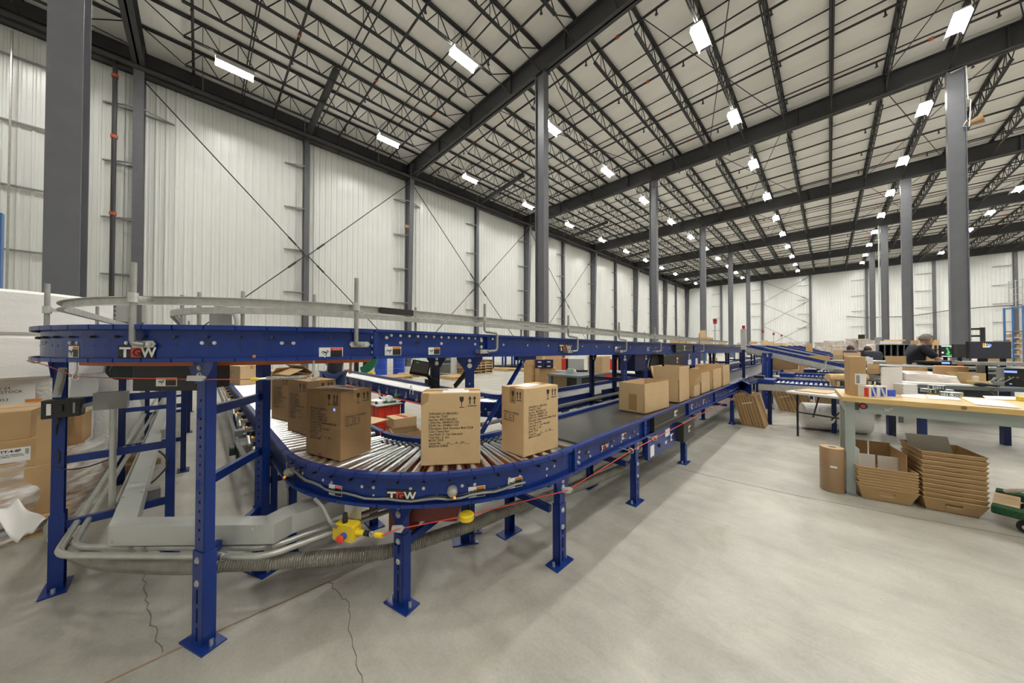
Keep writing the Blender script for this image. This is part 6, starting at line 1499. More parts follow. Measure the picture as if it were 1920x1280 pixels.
for x in (-.25, .25):
    MB().prism(mid + u * (w_ * x) - n * .001 + UP * .01, u, UP, [(-.024, 0), (.026, 0), (.026, h - .02), (-.024, h - .02)], .0008).build('blue_panel', 'estop_blue', o)
    sp_ = MB().prism(mid + u * (w_ * x) - n * .002 + UP * .01, u, UP, [(.008, 0), (.026, 0), (-.008, h - .02), (-.024, h - .02)], .0008).build('white_band', 'paper', o)
    for i in range(4): plate(mid + u * (w_ * x + .013 - i * .0085) - n * .0032 + UP * (.018 + i * .022), u, UP, .005, .006).build('mark', 'ink', sp_)
MB().box(mid - u * (w_ * .52) + n * .02 + UP * h * .45, (.010, .03, h * .8), math.atan2(u.y, u.x)).build('red_side', 'red', o); MB().box(mid + u * .0 + n * .03 + UP * (h + .006), (.018, .02, .012)).build('yellow_tag', 'yellow', o)
fbox(1666, 1680, 744, 731, BZ, .08, 'small blue box on the bench right of the display box', 'box', 'estop_blue', 'box', None, False)
q = k(1653, 737); q2 = k(1691, 737); u = (q2 - q).normalized(); n = V((-u.y, u.x, 0)); Zm = ((q + q2) / 2 - V((0, 0, EYE))).dot(_f); hh_ = D(1672, 688, Zm).z - BZ
tag(MB().box((q + q2) / 2 + UP * hh_ / 2, ((q2 - q).length, .012, hh_), math.atan2(u.y, u.x)).build('foam_board', 'plastic_white'), 'upright white board standing on the wooden bench', 'board')
q, q2 = k(1693, 739), k(1724, 740)
for i in range(9):
    c = (q + q2) / 2 + n * .06 + UP * (.006 + i * .0115); tag(MB().box(c, (.152 + random.uniform(-.008, .008), .11, .0105), math.atan2(u.y, u.x) + random.uniform(-.05, .05)).build('white_pad', 'plastic_white', None, bevel=.003), 'flat white foam pad in the small stack on the bench, %s from the bottom' % ORD[i], 'pad', 'white pads on the bench')
def label_roll(c, r, h, label, words, a0):
    o = thing('label_roll', label, 'label roll', c, 0, 'label rolls on the bench')
    MB().lathe(c, [(.03, 0), (r, 0), (r, h), (.03, h)], 30).build('roll', 'label_green', o, smooth=40)
    MB().lathe(V(c) + UP * h, [(.032, 0), (r - .001, 0), (r - .001, .0008)], 30).build('paper_edge', 'paper', o)
    m = MB()
    for j, (wd, an) in enumerate(words):
        cu = bpy.data.curves.new('t', 'FONT'); cu.body = wd; cu.size = h * .8; cu.align_x = 'CENTER'; cu.offset = .001; cu.resolution_u = 2
        t = bpy.data.objects.new('t', cu); me = bpy.data.meshes.new_from_object(t); bpy.data.objects.remove(t); bpy.data.curves.remove(cu); me.name = 'lettering'
        for vv in me.vertices:
            a = R(an) + vv.co.x / r; vv.co = (c[0] + math.cos(a) * (r + .0012), c[1] + math.sin(a) * (r + .0012), c[2] + h * .22 + vv.co.y)
        me.materials.clear(); me.materials.append(MATS['paper']); link('lettering', me, o)
        a = R(an + 38); MB().hexa([V((c[0] + math.cos(a + da) * (r + e), c[1] + math.sin(a + da) * (r + e), c[2] + z)) for z in (0, h) for da, e in ((0, -.002), (.07, -.002), (.07, .001), (0, .001))]).build('white_gap', 'paper', o)
fr_ = -100
c1 = k(1745, 737); label_roll((c1.x, c1.y + .05, BZ), .062, .04, 'dark green label roll at the left of the group on the bench', (('FOOD', fr_ - 30), ('2', fr_ + 38)), 0)
c2 = k(1772, 738); label_roll((c2.x, c2.y + .05, BZ), .062, .04, 'dark green label roll in the middle of the group on the bench', (('D52', fr_ - 30), ('D52', fr_ + 40)), 0)
label_roll(((c1.x + c2.x) / 2, (c1.y + c2.y) / 2 + .05, BZ + .041), .058, .04, 'dark green label roll lying on top of the other two', (('D52', fr_ + 5), ('X', fr_ - 60)), 0)
c3 = k(1783, 744); label_roll((c3.x + .01, c3.y + .055, BZ), .068, .04, 'dark green label roll in front at the right of the group', (('D52', fr_ - 35), ('FOOD', fr_ + 32)), 0)
def sheet(pts, label, m='paper', z=0.001, name='paper_sheet', t=.0012):
    P_ = [k(*p) + UP * z for p in pts]; mb = MB().hexa(P_ + [p + UP * t for p in P_]); return tag(mb.build(name, m), label, 'paper')
sheet([(1690, 743.5), (1738, 748), (1733, 740), (1690, 737)], 'white sheet on the bench before the stack of white pads')
sheet([(1742, 748), (1802, 751), (1795, 744), (1736, 741)], 'white sheet on the bench before the label rolls', z=.0025)
sheet([(1830, 759), (1915, 766), (1880, 752), (1800, 745)], 'large white sheet lying at the front of the bench top', z=.004)
sheet([(1826, 758.5), (1832, 759.5), (1802, 744.6), (1797, 744.6)], 'yellow envelope edge under the large white sheet on the bench', 'yellow', z=.0015)
sheet([(1850, 748.5), (1915, 749), (1900, 743.5), (1842, 742)], 'white sheet at the back right of the bench top')
sheet([(1872, 750), (1916, 751.5), (1918, 748.5), (1895, 748.5)], 'yellow envelope at the right back of the bench top', 'yellow', z=.0028)
q = k(1925, 752); tag(MB().box(q + UP * .02, (.09, .06, .04), .3).build('tape_dispenser', 'yellow', None, bevel=.006), 'yellow object at the right edge of the bench top', 'tape')
tag(MB().box(k(1672, 745) + UP * .003, (.07, .03, .006), .4).box(k(1684, 744) + UP * .003, (.05, .03, .006), -.2).build('paper_scraps', 'paper'), 'small paper scraps on the bench beside the blue box', 'paper')

# folding table with wire basket
TA, TB = V((-.49, 6.57, 0)), V((.18, 6.30, 0)); tu = (TB - TA).normalized(); tv = V((-tu.y, tu.x, 0)); TW = (TB - TA).length
def Tq(s, t, z=0): return TA + tu * s + tv * t + UP * z
ft = thing('folding_table', 'white folding table with black tube legs behind the wooden bench', 'table', Tq(.36, .9))
MB().hexa([Tq(0, 0, .70), Tq(TW, 0, .70), Tq(TW, 1.83, .70), Tq(0, 1.83, .70), Tq(0, 0, .74), Tq(TW, 0, .74), Tq(TW, 1.83, .74), Tq(0, 1.83, .74)]).build('tabletop', 'plastic_white', ft, bevel=.012)
for t in (.2, 1.6):
    for s in (.06, TW - .06): MB().tube([Tq(s, t, .70), Tq(s, t, .02)], .014, 8).build('leg', 'black', ft)
    MB().tube([Tq(.06, t, .40), Tq(TW - .06, t, .40)], .012, 8).build('crossbar', 'black', ft)
    for s in (.15, TW - .15): MB().tube([Tq(s, t + (.45 if t < 1 else -.45), .69), Tq(s * .5 + .18, t, .36)], .01, 6).build('brace', 'black', ft)
tag(MB().hexa([Tq(.08, .08, .742), Tq(.46, .10, .742), Tq(.44, .5, .742), Tq(.06, .48, .742), Tq(.08, .08, .755), Tq(.46, .10, .755), Tq(.44, .5, .755), Tq(.06, .48, .755)]).build('flat_carton', 'card_light'), 'flat tan carton blank lying on the white folding table', 'flat carton')
tag(MB().box(Tq(.62, .12, .79), (.02, .03, .09)).build('grey_block', 'grey_light'), 'small grey block at the right front corner of the folding table', 'block'); tag(MB().box(Tq(.66, .25, .744), (.10, .16, .004), .3).build('paper_sheet', 'paper'), 'white paper on the folding table at the bench corner', 'paper')
q0 = G(1568, 733, .742); wb = thing('wire_basket', 'wire basket holding a paper roll, behind the tall narrow carton', 'basket', q0); bb_ = V((math.cos(.75), math.sin(.75), 0)); bd_ = V((-bb_.y, bb_.x, 0))
m = MB()
def wq(s, t, z): return q0 + bb_ * s + bd_ * t + UP * z
for z, e in ((0, .06), (.17, 0)):
    P_ = [wq(e, e, z), wq(.80 - e, e, z), wq(.80 - e, .34 - e, z), wq(e, .34 - e, z)]; m.tube(P_, .004, 5, closed=True)
for i in range(11):
    s = .8 * i / 10; s2 = .06 + .68 * i / 10; m.tube([wq(s, 0, .17), wq(s2, .06, 0)], .003, 4); m.tube([wq(s, .34, .17), wq(s2, .28, 0)], .003, 4)
for i in range(5):
    t = .34 * i / 4; m.tube([wq(0, t, .17), wq(.06, .06 + .22 * i / 4, 0)], .003, 4); m.tube([wq(.8, t, .17), wq(.74, .06 + .22 * i / 4, 0)], .003, 4)
m.build('wires', 'black', wb)
tag(MB().cyl(wq(.03, .17, .20), wq(.62, .17, .20), .055, 16).build('paper_roll', 'wood', None, smooth=40), 'brown paper roll lying in the wire basket', 'roll')
for i in range(7): tag(MB().box(wq(.14 + i * .08, .17, .075), (.05, .12, .13), .75).build('pouch', ('wood', 'black_matte')[i % 2]), 'packet standing in the wire basket, %s from the left' % ORD[i], 'packet', 'packets in the wire basket')
# bubble wrap roll under the table
q = G(1500, 806, 0); ax_ = V((math.cos(R(18)), math.sin(R(18)), 0)); br = thing('bubble_wrap_roll', 'big white bubble wrap roll on the floor under the folding table', 'roll', q)
pr = [(.04, 0), (.215, .0), (.225, .02), (.225, .80), (.215, .82), (.04, .82)]
MB().lathe(q + V((.02, .23, .226)), pr, 28, ax_).build('roll', 'bubble', br, smooth=50)
fbox(1502, 1525, 775, 752, 0, .4, 'tan carton on the floor left of the bubble wrap roll', m='card_light', Zd=6.9); fbox(1528, 1585, 768, 745, 0, .5, 'wide tan carton on the floor behind the bubble wrap roll', m='card_light', Zd=7.2)

# kraft roll, trays and dolly on the floor
c = V((.012, 4.53, 0)); kr = thing('kraft_paper_roll', 'shrink-wrapped brown paper roll standing on the floor left of the bench leg', 'roll', c)
MB().lathe(c, [(.03, 0), (.087, 0), (.092, .01), (.092, .42), (.087, .43), (.03, .43)], 32).build('roll', 'kraft', kr, smooth=40); MB().lathe(c + UP * .4305, [(.03, 0), (.084, 0), (.084, .001)], 28).build('paper_end', 'card_light', kr); MB().cyl(c + UP * .425, c + UP * .4325, .030, 16).build('core', 'black', kr)
f2 = V((_f.x, _f.y, 0)).normalized(); MB().box(c + UP * .255 + V((0, -.0925, 0)) + V((.01, 0, 0)), (.05, .003, .018), 0).build('label', 'paper', kr)
def tray(o, c, a, w0, w1, d0, d1, h, tilt=0, slot=True, m='card', sag=0):
    u = V((math.cos(R(a)), math.sin(R(a)), 0)); v = V((-u.y, u.x, 0)); c = V(c); t = .005
    def P(s, t_, z): return c + u * s + v * t_ + UP * (z + tilt * s)
    b4 = [P(-w0, 0, 0), P(w0, 0, 0), P(w0, d0, 0), P(-w0, d0, 0)]; e = (d1 - d0) / 2; t4 = [P(-w1, -e, h), P(w1, -e, h), P(w1, d0 + e, h), P(-w1, d0 + e, h)]
    mb = MB(); mb.hexa(b4 + [p + UP * t for p in b4])
    cen = P(0, d0 / 2, h * .5)
    def wall(i, j, cut):
        a0, a1, a2, a3 = b4[i], b4[j], t4[j], t4[i]; nn = (a1 - a0).cross(a3 - a0).normalized()
        if nn.dot(cen - (a0 + a2) / 2) < 0: nn = -nn
        def S(x, y): return (a0.lerp(a1, x)).lerp(a3.lerp(a2, x), y)
        xs = [0, .36, .64, 1] if cut else [0, 1]; ys_ = [0, .52, .70, 1] if cut else [0, 1]
        for ix in range(len(xs) - 1):
            for iy in range(len(ys_) - 1):
                if cut and ix == 1 and iy == 1: continue
                q = [S(xs[ix], ys_[iy]), S(xs[ix + 1], ys_[iy]), S(xs[ix + 1], ys_[iy + 1]), S(xs[ix], ys_[iy + 1])]; mb.hexa(q + [p + nn * t for p in q])
        return S, nn
    S, nn = wall(0, 1, slot); wall(1, 2, False); wall(2, 3, slot); wall(3, 0, False)
    body = mb.build('body', m, o)
    rm = MB()
    for i in range(4):
        q0, q1 = t4[i], t4[(i + 1) % 4]; nn_ = (cen - (q0 + q1) / 2); nn_.z = 0; nn_.normalize(); rm.hexa([p - nn_ * .0015 - UP * .003 for p in (q0, q1)] + [p + nn_ * .005 - UP * .003 for p in (q1, q0)] + [p - nn_ * .0015 + UP * .001 for p in (q0, q1)] + [p + nn_ * .005 + UP * .001 for p in (q1, q0)])
    rm.build('rim', 'card_light', o)  # pale raw card edge; its lighter tone also paints light on the lips
    if slot:
        q = [S(.37, .36), S(.63, .36), S(.63, .53), S(.37, .53)]; fl = MB().hexa([p - nn * .004 for p in q] + [p - nn * .001 for p in q]); fl.build('handle_flap', 'card_light', o)
def trays(c, a, n, pitch, w0, w1, d0, d1, h, label, grp, tilts):
    for i in range(n):
        o = thing('cardboard_tray', label % ORD[i], 'tray', V(c) + UP * (pitch * i), 0, grp); u = V((math.cos(R(a)), math.sin(R(a)), 0)); v = V((-u.y, u.x, 0))
        tray(o, V(c) + UP * (.003 + pitch * i) + u * random.uniform(-.004, .004) + v * (.0 if i else 0), a + random.uniform(-.6, .6), w0, w1, d0, d1, h, tilts(i), True)
trays((.356, 4.529, 0), 13, 8, .0255, .150, .190, .40, .50, .132, 'nested brown cardboard tray in the left stack under the bench, %s from the floor', 'left tray stack', lambda i: 0)
trays((.734, 4.633, 0), 12, 11, .040, .143, .180, .30, .40, .118, 'nested brown cardboard tray in the right stack under the bench, %s from the floor', 'right tray stack', lambda i: 0)
ic = V((.356, 4.529, 0)); u = V((math.cos(R(13)), math.sin(R(13)), 0)); v = V((-u.y, u.x, 0))
o = thing('divided_insert', 'white-lined cardboard insert standing in the top tray of the left stack', 'insert', ic + UP * .2)
for s0, s1 in ((-.15, -.006), (.006, .15)):
    MB().hexa([ic + u * a + v * b_ + UP * z for z in (.25, .475) for a, b_ in ((s0, .36), (s1, .36), (s1, .365), (s0, .365))]).build('back_panel', 'card_dark', o)
    MB().hexa([ic + u * a + v * b_ + UP * z for z in (.2, .375) for a, b_ in ((s0 + .01, .20), (s1 + .005, .20), (s1 + .005, .206), (s0 + .01, .206))]).build('white_panel', 'paper', o)
for s, m_ in ((-.155, 'paper'), (.15, 'card')): MB().hexa([ic + u * a + v * b_ + UP * z for z in (.25, .45) for a, b_ in ((s, .05), (s + .005, .05), (s + .005, .36), (s, .36))]).build('side_panel', m_, o)
tc = V((.734, 4.633, 0)); u = V((math.cos(R(12)), math.sin(R(12)), 0)); v = V((-u.y, u.x, 0))
tag(MB().hexa([tc + u * a + v * b_ + UP * z for z, db in ((.47, 0), (.60, .08)) for a, b_ in ((-.16, .22 + db), (.10, .22 + db), (.10, .225 + db), (-.16, .225 + db))]).build('plastic_sheet', 'grey_light'), 'pale plastic sheet standing in the top tray of the right stack', 'sheet')
tag(MB().bar(tc + u * -.045 + v * .012 + UP * .492, tc + u * .05 + v * .012 + UP * .488, .01, .012).build('marker_pen', 'red'), 'red and white marker lying in the handle slot of the topmost right tray', 'pen')
du = V((.97, -.24, 0)).normalized(); dv_ = V((-du.y, du.x, 0)); dp = V((.905, 4.53, 0)); dl = thing('dolly', 'green carpeted dolly with black casters at the right edge, behind the right tray stack', 'dolly', dp + du * .4 + dv_ * .3)
def dq(s, t, z): return dp + du * s + dv_ * t + UP * z
def db(s0, t0, z0, s1, t1, z1): return MB().hexa([dq(s0, t0, z0), dq(s1, t0, z0), dq(s1, t1, z0), dq(s0, t1, z0), dq(s0, t0, z1), dq(s1, t0, z1), dq(s1, t1, z1), dq(s0, t1, z1)])
for t in (0, .52): db(0, t, .105, .8, t + .12, .165).build('carpeted_beam', 'carpet_green', dl, bevel=.012)
for s in (.0, .68): db(s, .12, .105, s + .12, .52, .15).build('cross_beam', 'wood', dl)
for s, t in ((.15, .06), (.7, .06), (.15, .58), (.7, .58)):
    q = dq(s, t, 0); cs = MB().cyl(q + dv_ * -.02 + UP * .045, q + dv_ * .02 + UP * .045, .045, 18).build('caster', 'rubber', dl, smooth=40)
    MB().cyl(q + dv_ * -.022 + UP * .045, q + dv_ * .022 + UP * .045, .02, 12).bar(q + dv_ * .026 + UP * .045, q + dv_ * .026 + UP * .105, .03, .004, du).bar(q - dv_ * .026 + UP * .045, q - dv_ * .026 + UP * .105, .03, .004, du).build('fork', 'zinc', cs)
tag(MB().tube(smooth([dq(.05, .50, .18), dq(.16, .42, .24), dq(.3, .28, .22), dq(.36, .16, .17), dq(.38, .05, .17)]), .016, 6).build('packing_strip', 'paper', None, smooth=60), 'curved white packing strip lying over the green dolly', 'strip')
# ------------------------------------------------------------------ packing benches behind
G2 = V((.90, 7.22, 0)); gu = V((.94, .33, 0)).normalized(); gv = V((-gu.y, gu.x, 0)); g2z = .90
def g2(s, t, z=0): return G2 + gu * s + gv * t + UP * z
def g2b(s0, t0, z0, s1, t1, z1): return MB().hexa([g2(s0, t0, z0), g2(s1, t0, z0), g2(s1, t1, z0), g2(s0, t1, z0), g2(s0, t0, z1), g2(s1, t0, z1), g2(s1, t1, z1), g2(s0, t1, z1)])
b2_ = thing('packing_bench', 'dark grey packing bench behind the wooden bench, holding the large label printer', 'workbench', g2(1, .4))
g2b(-.1, 0, g2z - .05, 2.6, .85, g2z).build('benchtop', 'bench_grey', b2_, bevel=.004)
for s in (.02, 1.2, 2.45):
    for t in (.05, .75): g2b(s, t, 0, s + .07, t + .07, g2z - .05).build('leg', 'blue_dark', b2_)
def gbox(px0, px1, yb, yt, depth, label, name, m, cat, Zd=4.35, tape=False, base=g2z, bevel=.004, group=None):
    return fbox(px0, px1, yb, yt, base, depth, label, name, m, cat, group, tape, Zd, bevel)
o, mid, u, n, h, w_ = gbox(1868, 1932, 730, 690, .42, 'large grey and black label printer with a lit display, on the dark grey bench', 'label_printer', 'grey_box', 'printer', 4.25)
MB().box(mid + u * (w_ * .13) - n * .004 + UP * h * .5, (w_ * .74, .012, h * .96), math.atan2(u.y, u.x)).build('front_panel', 'black', o); plate(mid + u * (-w_ * .06) - n * .011 + UP * h * .80, u, UP, .095, .028).build('display', 'glow_blue', o); plate(mid + u * (-w_ * .06) - n * .011 + UP * h * .13, u, UP, .02, .012).build('indicator', 'glow_blue', o)
for i in range(3): MB().cyl(mid + u * (-w_ * .1 + i * .03) - n * .010 + UP * h * .5, mid + u * (-w_ * .1 + i * .03) - n * .014 + UP * h * .5, .010, 10).build('button', 'grey_box', o)
plate(mid + u * (w_ * .32) - n * .011 + UP * h * .55, u, UP, .12, .10).build('window', 'guard_black', o)
o, mid, u, n, h, w_ = gbox(1861, 1884, 727, 716, .16, 'small grey bin on the dark grey bench left of the label printer', 'desk_bin', 'grey_box', 'bin', 4.3)
for i in range(3): tag(MB().bar(mid + n * .07 + u * (-.05 + i * .05) + UP * h, mid + n * .05 + u * (-.02 + i * .06) + UP * (h + .06), .05, .004).build('label_strip', 'paper'), 'crumpled label strip poking out of the small grey bin, %s one' % ('left', 'middle', 'right')[i], 'paper')
o, mid, u, n, h, w_ = gbox(1812, 1858, 727, 715, .3, 'shallow wooden tray on the dark grey bench', 'wooden_tray', 'bench_wood', 'tray', 4.4)
q = mid + n * .12 - u * .02; tag(MB().lathe((q.x, q.y, g2z + h), [(.035, 0), (.037, .01), (.037, .06), (.018, .075), (.016, .09), (.02, .092), (.02, .105), (.008, .108)], 18).build('bottle', 'white', None, smooth=40), 'small white bottle standing on the shallow wooden tray', 'bottle')
q = D(1840, 725, 4.2); q.z = g2z + .03; o = thing('barcode_scanner', 'black handheld scanner lying on the dark grey bench', 'scanner', q); MB().ell(q, (.06, .03, .028)).build('head', 'black', o, smooth=60); MB().tube([q + V((.03, 0, 0)), q + V((.09, .02, -.005)), q + V((.14, .02, -.01))], .016, 8).build('handle', 'black', o)
tag(MB().tube(smooth([q + V((.14, .02, -.01)), D(1858, 732, 4.1), D(1862, 738, 4.2), D(1870, 745, 4.4)]), .005, 6).build('cable', 'black', None, smooth=60), 'scanner cable drooping off the dark grey bench', 'cable')
gbox(1749, 1817, 710, 687, .35, 'wide open tan carton on the dark grey bench', 'carton', 'card', 'carton', 4.75, False)
o, mid, u, n, h, w_ = gbox(1796, 1849, 713, 699, .2, 'tan carton with slanting flaps, in front of the wide one on the dark grey bench', 'carton', 'card_light', 'carton', 4.5, False)
MB().prism(mid - u * w_ * .5 - n * .005 + UP * h, u, UP, [(0, 0), (.0, -h), (-.10, .0), (-.08, .01)], .006).build('flap', 'card_light', o)
blob(D(1700, 715, 4.7).x, D(1700, 715, 4.7).y, g2z + .01, D(1775, 715, 4.9).x, D(1775, 715, 4.9).y + .25, g2z + .13, 'wrap_load', 'plastic_pouch', 'heap of grey padded plastic pouches on the bench behind the white pads', 'pouch', amp=.05)
q = D(1745, 722, 4.5); tag(MB().box((q.x, q.y, g2z + .012), (.62, .30, .02), .35).build('paper_stack', 'paper'), 'spread of white papers along the front of the dark grey bench', 'paper')
tag(MB().box(D(1762, 733, 4.6) - UP * .1, (.45, .02, .22), .34).build('cardboard_sheet', 'card'), 'brown cardboard panel hanging under the front edge of the dark grey bench', 'cardboard')
# large monitor with its shelf
def monitor(px0, px1, y0, y1, Zd, label, mscreen, stand=True, turn=0.0):
    a, b_ = D(px0, y1, Zd), D(px1, y1, Zd); c = (a + b_) / 2; top = D((px0 + px1) / 2, y0, Zd).z; u = (b_ - a).normalized(); n = V((-u.y, u.x, 0)); w_ = (b_ - a).length; h = top - c.z
    o = thing('monitor', label, 'monitor', c); MB().box(c + UP * h / 2 + n * .02, (w_, .03, h), math.atan2(u.y, u.x)).build('housing', 'black', o, bevel=.004)
    if mscreen: plate(c + UP * h * .51 + n * .0045, u, UP, w_ * .95, h * .91).build('screen', mscreen, o)
    return o, c, u, n, h, w_
o, c, u, n, h, w_ = monitor(1817, 1898, 640, 672, 4.6, 'wide dark monitor showing a small bright logo, above the dark grey bench', 'screen_glow')
text('screen_text', '10', c + u * (-w_ * .20) + UP * h * .72, u, UP, .062, 'glow_orange', o, bold=.04, lift=.0); 
for ch in o.children[-1:]: ch.data.transform(Matrix.Translation(-n * .004))
text('screen_text', 'bis', c + u * (-w_ * .085) + UP * h * .72, u, UP, .058, 'glow_blue', o, bold=.04, lift=.0)
for ch in o.children[-1:]: ch.data.transform(Matrix.Translation(-n * .004))
plate(c + u * (-w_ * .1) + UP * h * .68 - n * .002, u, UP, .10, .010).build('screen_text', 'glow_white', o)
MB().box(c + n * .06 - UP * .07 - u * .06, (.05, .03, .22)).box(c + n * .06 - UP * .07 + u * .27, (.05, .03, .22)).box(V((c.x, c.y, (c.z + g2z) / 2)) + n * .06, (.05, .03, c.z - g2z)).build('stand', 'black', o)
sh_ = thing('monitor_shelf', 'speckled grey raised shelf under the wide dark monitor', 'shelf', c - UP * .12); zs = D(1845, 681, 4.55).z
MB().box(V((c.x, c.y, zs)) - u * .09 - n * .04, (.60, .34, .04), math.atan2(u.y, u.x)).build('board', 'galv_dull', sh_); MB().box(V((c.x, c.y, (zs + g2z) / 2)) - u * .06 + n * .06, (.07, .05, zs - g2z)).build('post', 'galv', sh_)
o, c, u, n, h, w_ = monitor(1764, 1789, 647, 670, 6.3, 'small monitor with bright green graphics beside the nearest right column', 'screen_off')
plate(c + u * 0 + UP * h * .93 - n * .0, u, UP, w_ * .9, h * .07).build('screen_bar', 'glow_white', o); plate(c + UP * h * .10 - n * .0, u, UP, w_ * .9, h * .05).build('screen_bar', 'glow_white', o); plate(c - u * w_ * .36 + UP * h * .4 - n * .001, u, UP, w_ * .13, h * .13).build('screen_icon', 'glow_white', o)
MB().box(c + n * .03 - UP * .06, (.05, .04, .16)).build('stand', 'black', o)
for x, y, a, b_ in ((-.02, .72, .13, .2), (.05, .58, .1, .14), (.08, .42, .2, .16), (.02, .28, .24, .10), (.3, .8, .3, .04), (.25, .22, .4, .04)): plate(c + u * w_ * x + UP * h * y - n * .001, u, UP, w_ * a, h * b_).build('screen_graphic', 'glow_green', o)
o, c, u, n, h, w_ = monitor(1789, 1818, 645, 670, 6.0, 'black monitor seen from behind, left of the wide dark one', None); MB().box(c + n * .03 - UP * .08, (.05, .04, .2)).build('stand', 'black', o)
dk = thing('packing_desk', 'black packing desk carrying the small green-lit monitor', 'desk', D(1790, 690, 6.2)); c = D(1795, 676, 6.2); MB().box((c.x, c.y, c.z - .03), (1.1, .6, .04), YAW + .1).build('top', 'black', dk); MB().box((c.x, c.y + .1, (c.z - .05) / 2), (1.0, .5, c.z - .06), YAW + .1).build('body', 'black_matte', dk)
o, mid, u, n, h, w_ = fbox(1766, 1800, 687, 676, D(1780, 687, 5.6).z, .2, 'small black printer with a blue display, below the green-lit monitor', 'label_printer', 'black', 'printer', None, False, 5.6); plate(mid - u * w_ * .28 - n * .003 + UP * h * .6, u, UP, .085, .034).build('display', 'glow_blue', o)
fbox(1795, 1807, 689, 682, D(1800, 689, 5.4).z, .1, 'small red box behind the wide open tan carton', 'box', 'red', 'box', None, False, 5.4); fbox(1737, 1750, 686, 675, D(1743, 686, 6.6).z, .2, 'yellow bin right of the person in the dark shirt', 'bin', 'yellow', 'bin', None, False, 6.6)
fbox(1841, 1880, 683, 670, D(1860, 683, 6.0).z, .3, 'tan carton behind the stand of the wide dark monitor', m='card_light', Zd=6.0)
bt_ = thing('packing_table', 'long packing table behind, carrying the black desk printer and tan cartons', 'table', D(1780, 700, 6)); c = D(1790, 690, 5.9); MB().box((c.x, c.y, D(1780, 688.5, 5.6).z - .02), (2.2, .9, .04), .4).build('top', 'bench_grey', bt_)
for dx in (-.9, .9):
    for dy in (-.3, .3): MB().box((c.x + dx * .92 - dy * .39, c.y + dx * .39 + dy * .92, .5), (.06, .06, 1.0)).build('leg', 'bench_grey', bt_)
rkb = thing('tray_rack', 'black rack of document trays behind the person in the dark shirt', 'rack', D(1745, 700, 8)); c = D(1744, 690, 8.0)
for i in range(6): MB().box((c.x, c.y, .55 + i * .16), (.34, .34, .03), YAW).build('tray', 'black', rkb)
for dx in (-.15, .15): MB().box((c.x + dx * .7, c.y + dx * .7, .73), (.03, .03, 1.46), YAW).build('post', 'black', rkb)
# cartons along the middle packing line
M = [(1519, 1557, 690, 668, 7.6, 'card', 'open tan carton resting on the nearest sloping lane'), (1562, 1581, 676, 657, 9.05, 'card_light', 'small open tan carton behind the nearest lane'), (1582, 1614, 676, 662, 8.2, 'card_light', 'wide tan carton above the tall narrow bench carton'),
     (1626, 1650, 701, 684, 6.2, 'card', 'slanted tan carton right of the tall narrow bench carton'), (1661, 1700, 690, 669, 6.6, 'card', 'brown carton with a raised back flap behind the white board'), (1690, 1740, 720, 690, 5.6, 'card', 'open tan carton right of the upright white board'), (1511, 1524, 660, 644, 12.3, 'card', 'small tan carton at the far end of the second lane')]
for px0, px1, yb, yt, Zd, m, lab in M:
    F, F2 = edge(px0, px1, yb, Zd); a = math.degrees(math.atan2((F2 - F).y, (F2 - F).x)); h = D(px0, yt, Zd).z - F.z
    o, F_, u, v = open_carton((F2.x, F2.y), a + 180, (F2 - F).length, .32, h * .6, h * .45, F.z, lab, None, m, tilt=(-8, 6, 4, -10))
st_ = thing('carton_stand', 'plain grey stand holding the wide tan carton above the tall narrow one', 'stand', D(1598, 690, 8.3)); q = D(1612, 676, 8.3); zs_ = D(1582, 676, 8.2).z - .002
MB().box((q.x, q.y + .1, zs_ - .03), (1.3, .7, .06), .75).build('top', 'galv_dull', st_); MB().box((q.x, q.y + .1, (zs_ - .06) / 2), (.12, .12, zs_ - .06), .75).build('column', 'blue_dark', st_); MB().box((q.x, q.y + .1, .02), (.7, .6, .04), .75).build('foot', 'blue_dark', st_)
mt = thing('packing_table', 'long packing table in the middle ground holding open cartons behind the white board', 'table', D(1670, 720, 6.3)); c = D(1680, 705, 6.2); zt_ = D(1680, 690.5, 6.6).z - .01
MB().box((D(1690, 700, 6.5).x, D(1690, 700, 6.5).y, zt_ - .02), (2.4, .8, .04), .5).build('top', 'galv', mt)
for s in (-1.0, 1.0): q = D(1690, 700, 6.5) + V((math.cos(.5), math.sin(.5), 0)) * s; MB().b(q.x - .04, q.y - .04, 0, q.x + .04, q.y + .04, zt_ - .04).build('leg', 'blue', mt)
for n_, (px, y, Zd, w_) in enumerate(((1622, 668, 8.15, .16), (1703, 684, 6.4, .13), (1738, 690, 6.4, .12))):
    q = D(px, y, Zd); q.z = (zt_ + .02 if n_ else zs_ + .02); blob(q.x - w_ / 2, q.y, q.z + .002, q.x + w_ / 2, q.y + w_, q.z + .09, 'paper', 'packing_paper', 'crumpled white packing paper among the open cartons, %s from the left' % ORD[n_], 'paper', amp=.03, n=8)
o = fbox(1626, 1637, 690, 670, D(1630, 690, 6.8).z, .02, 'white paper standing behind the tall narrow bench carton', 'paper_sheet', 'paper', 'paper', None, False, 6.8)
q = D(1546, 680, 6.7); tag(MB().tube([q, q + V((.03, -.05, .05)), q + V((.0, -.03, -.12)), q + V((-.1, -.03, -.2))], .014, 6).build('clamp', 'zinc'), 'zinc clamp on the side of the nearest sloping lane', 'clamp')
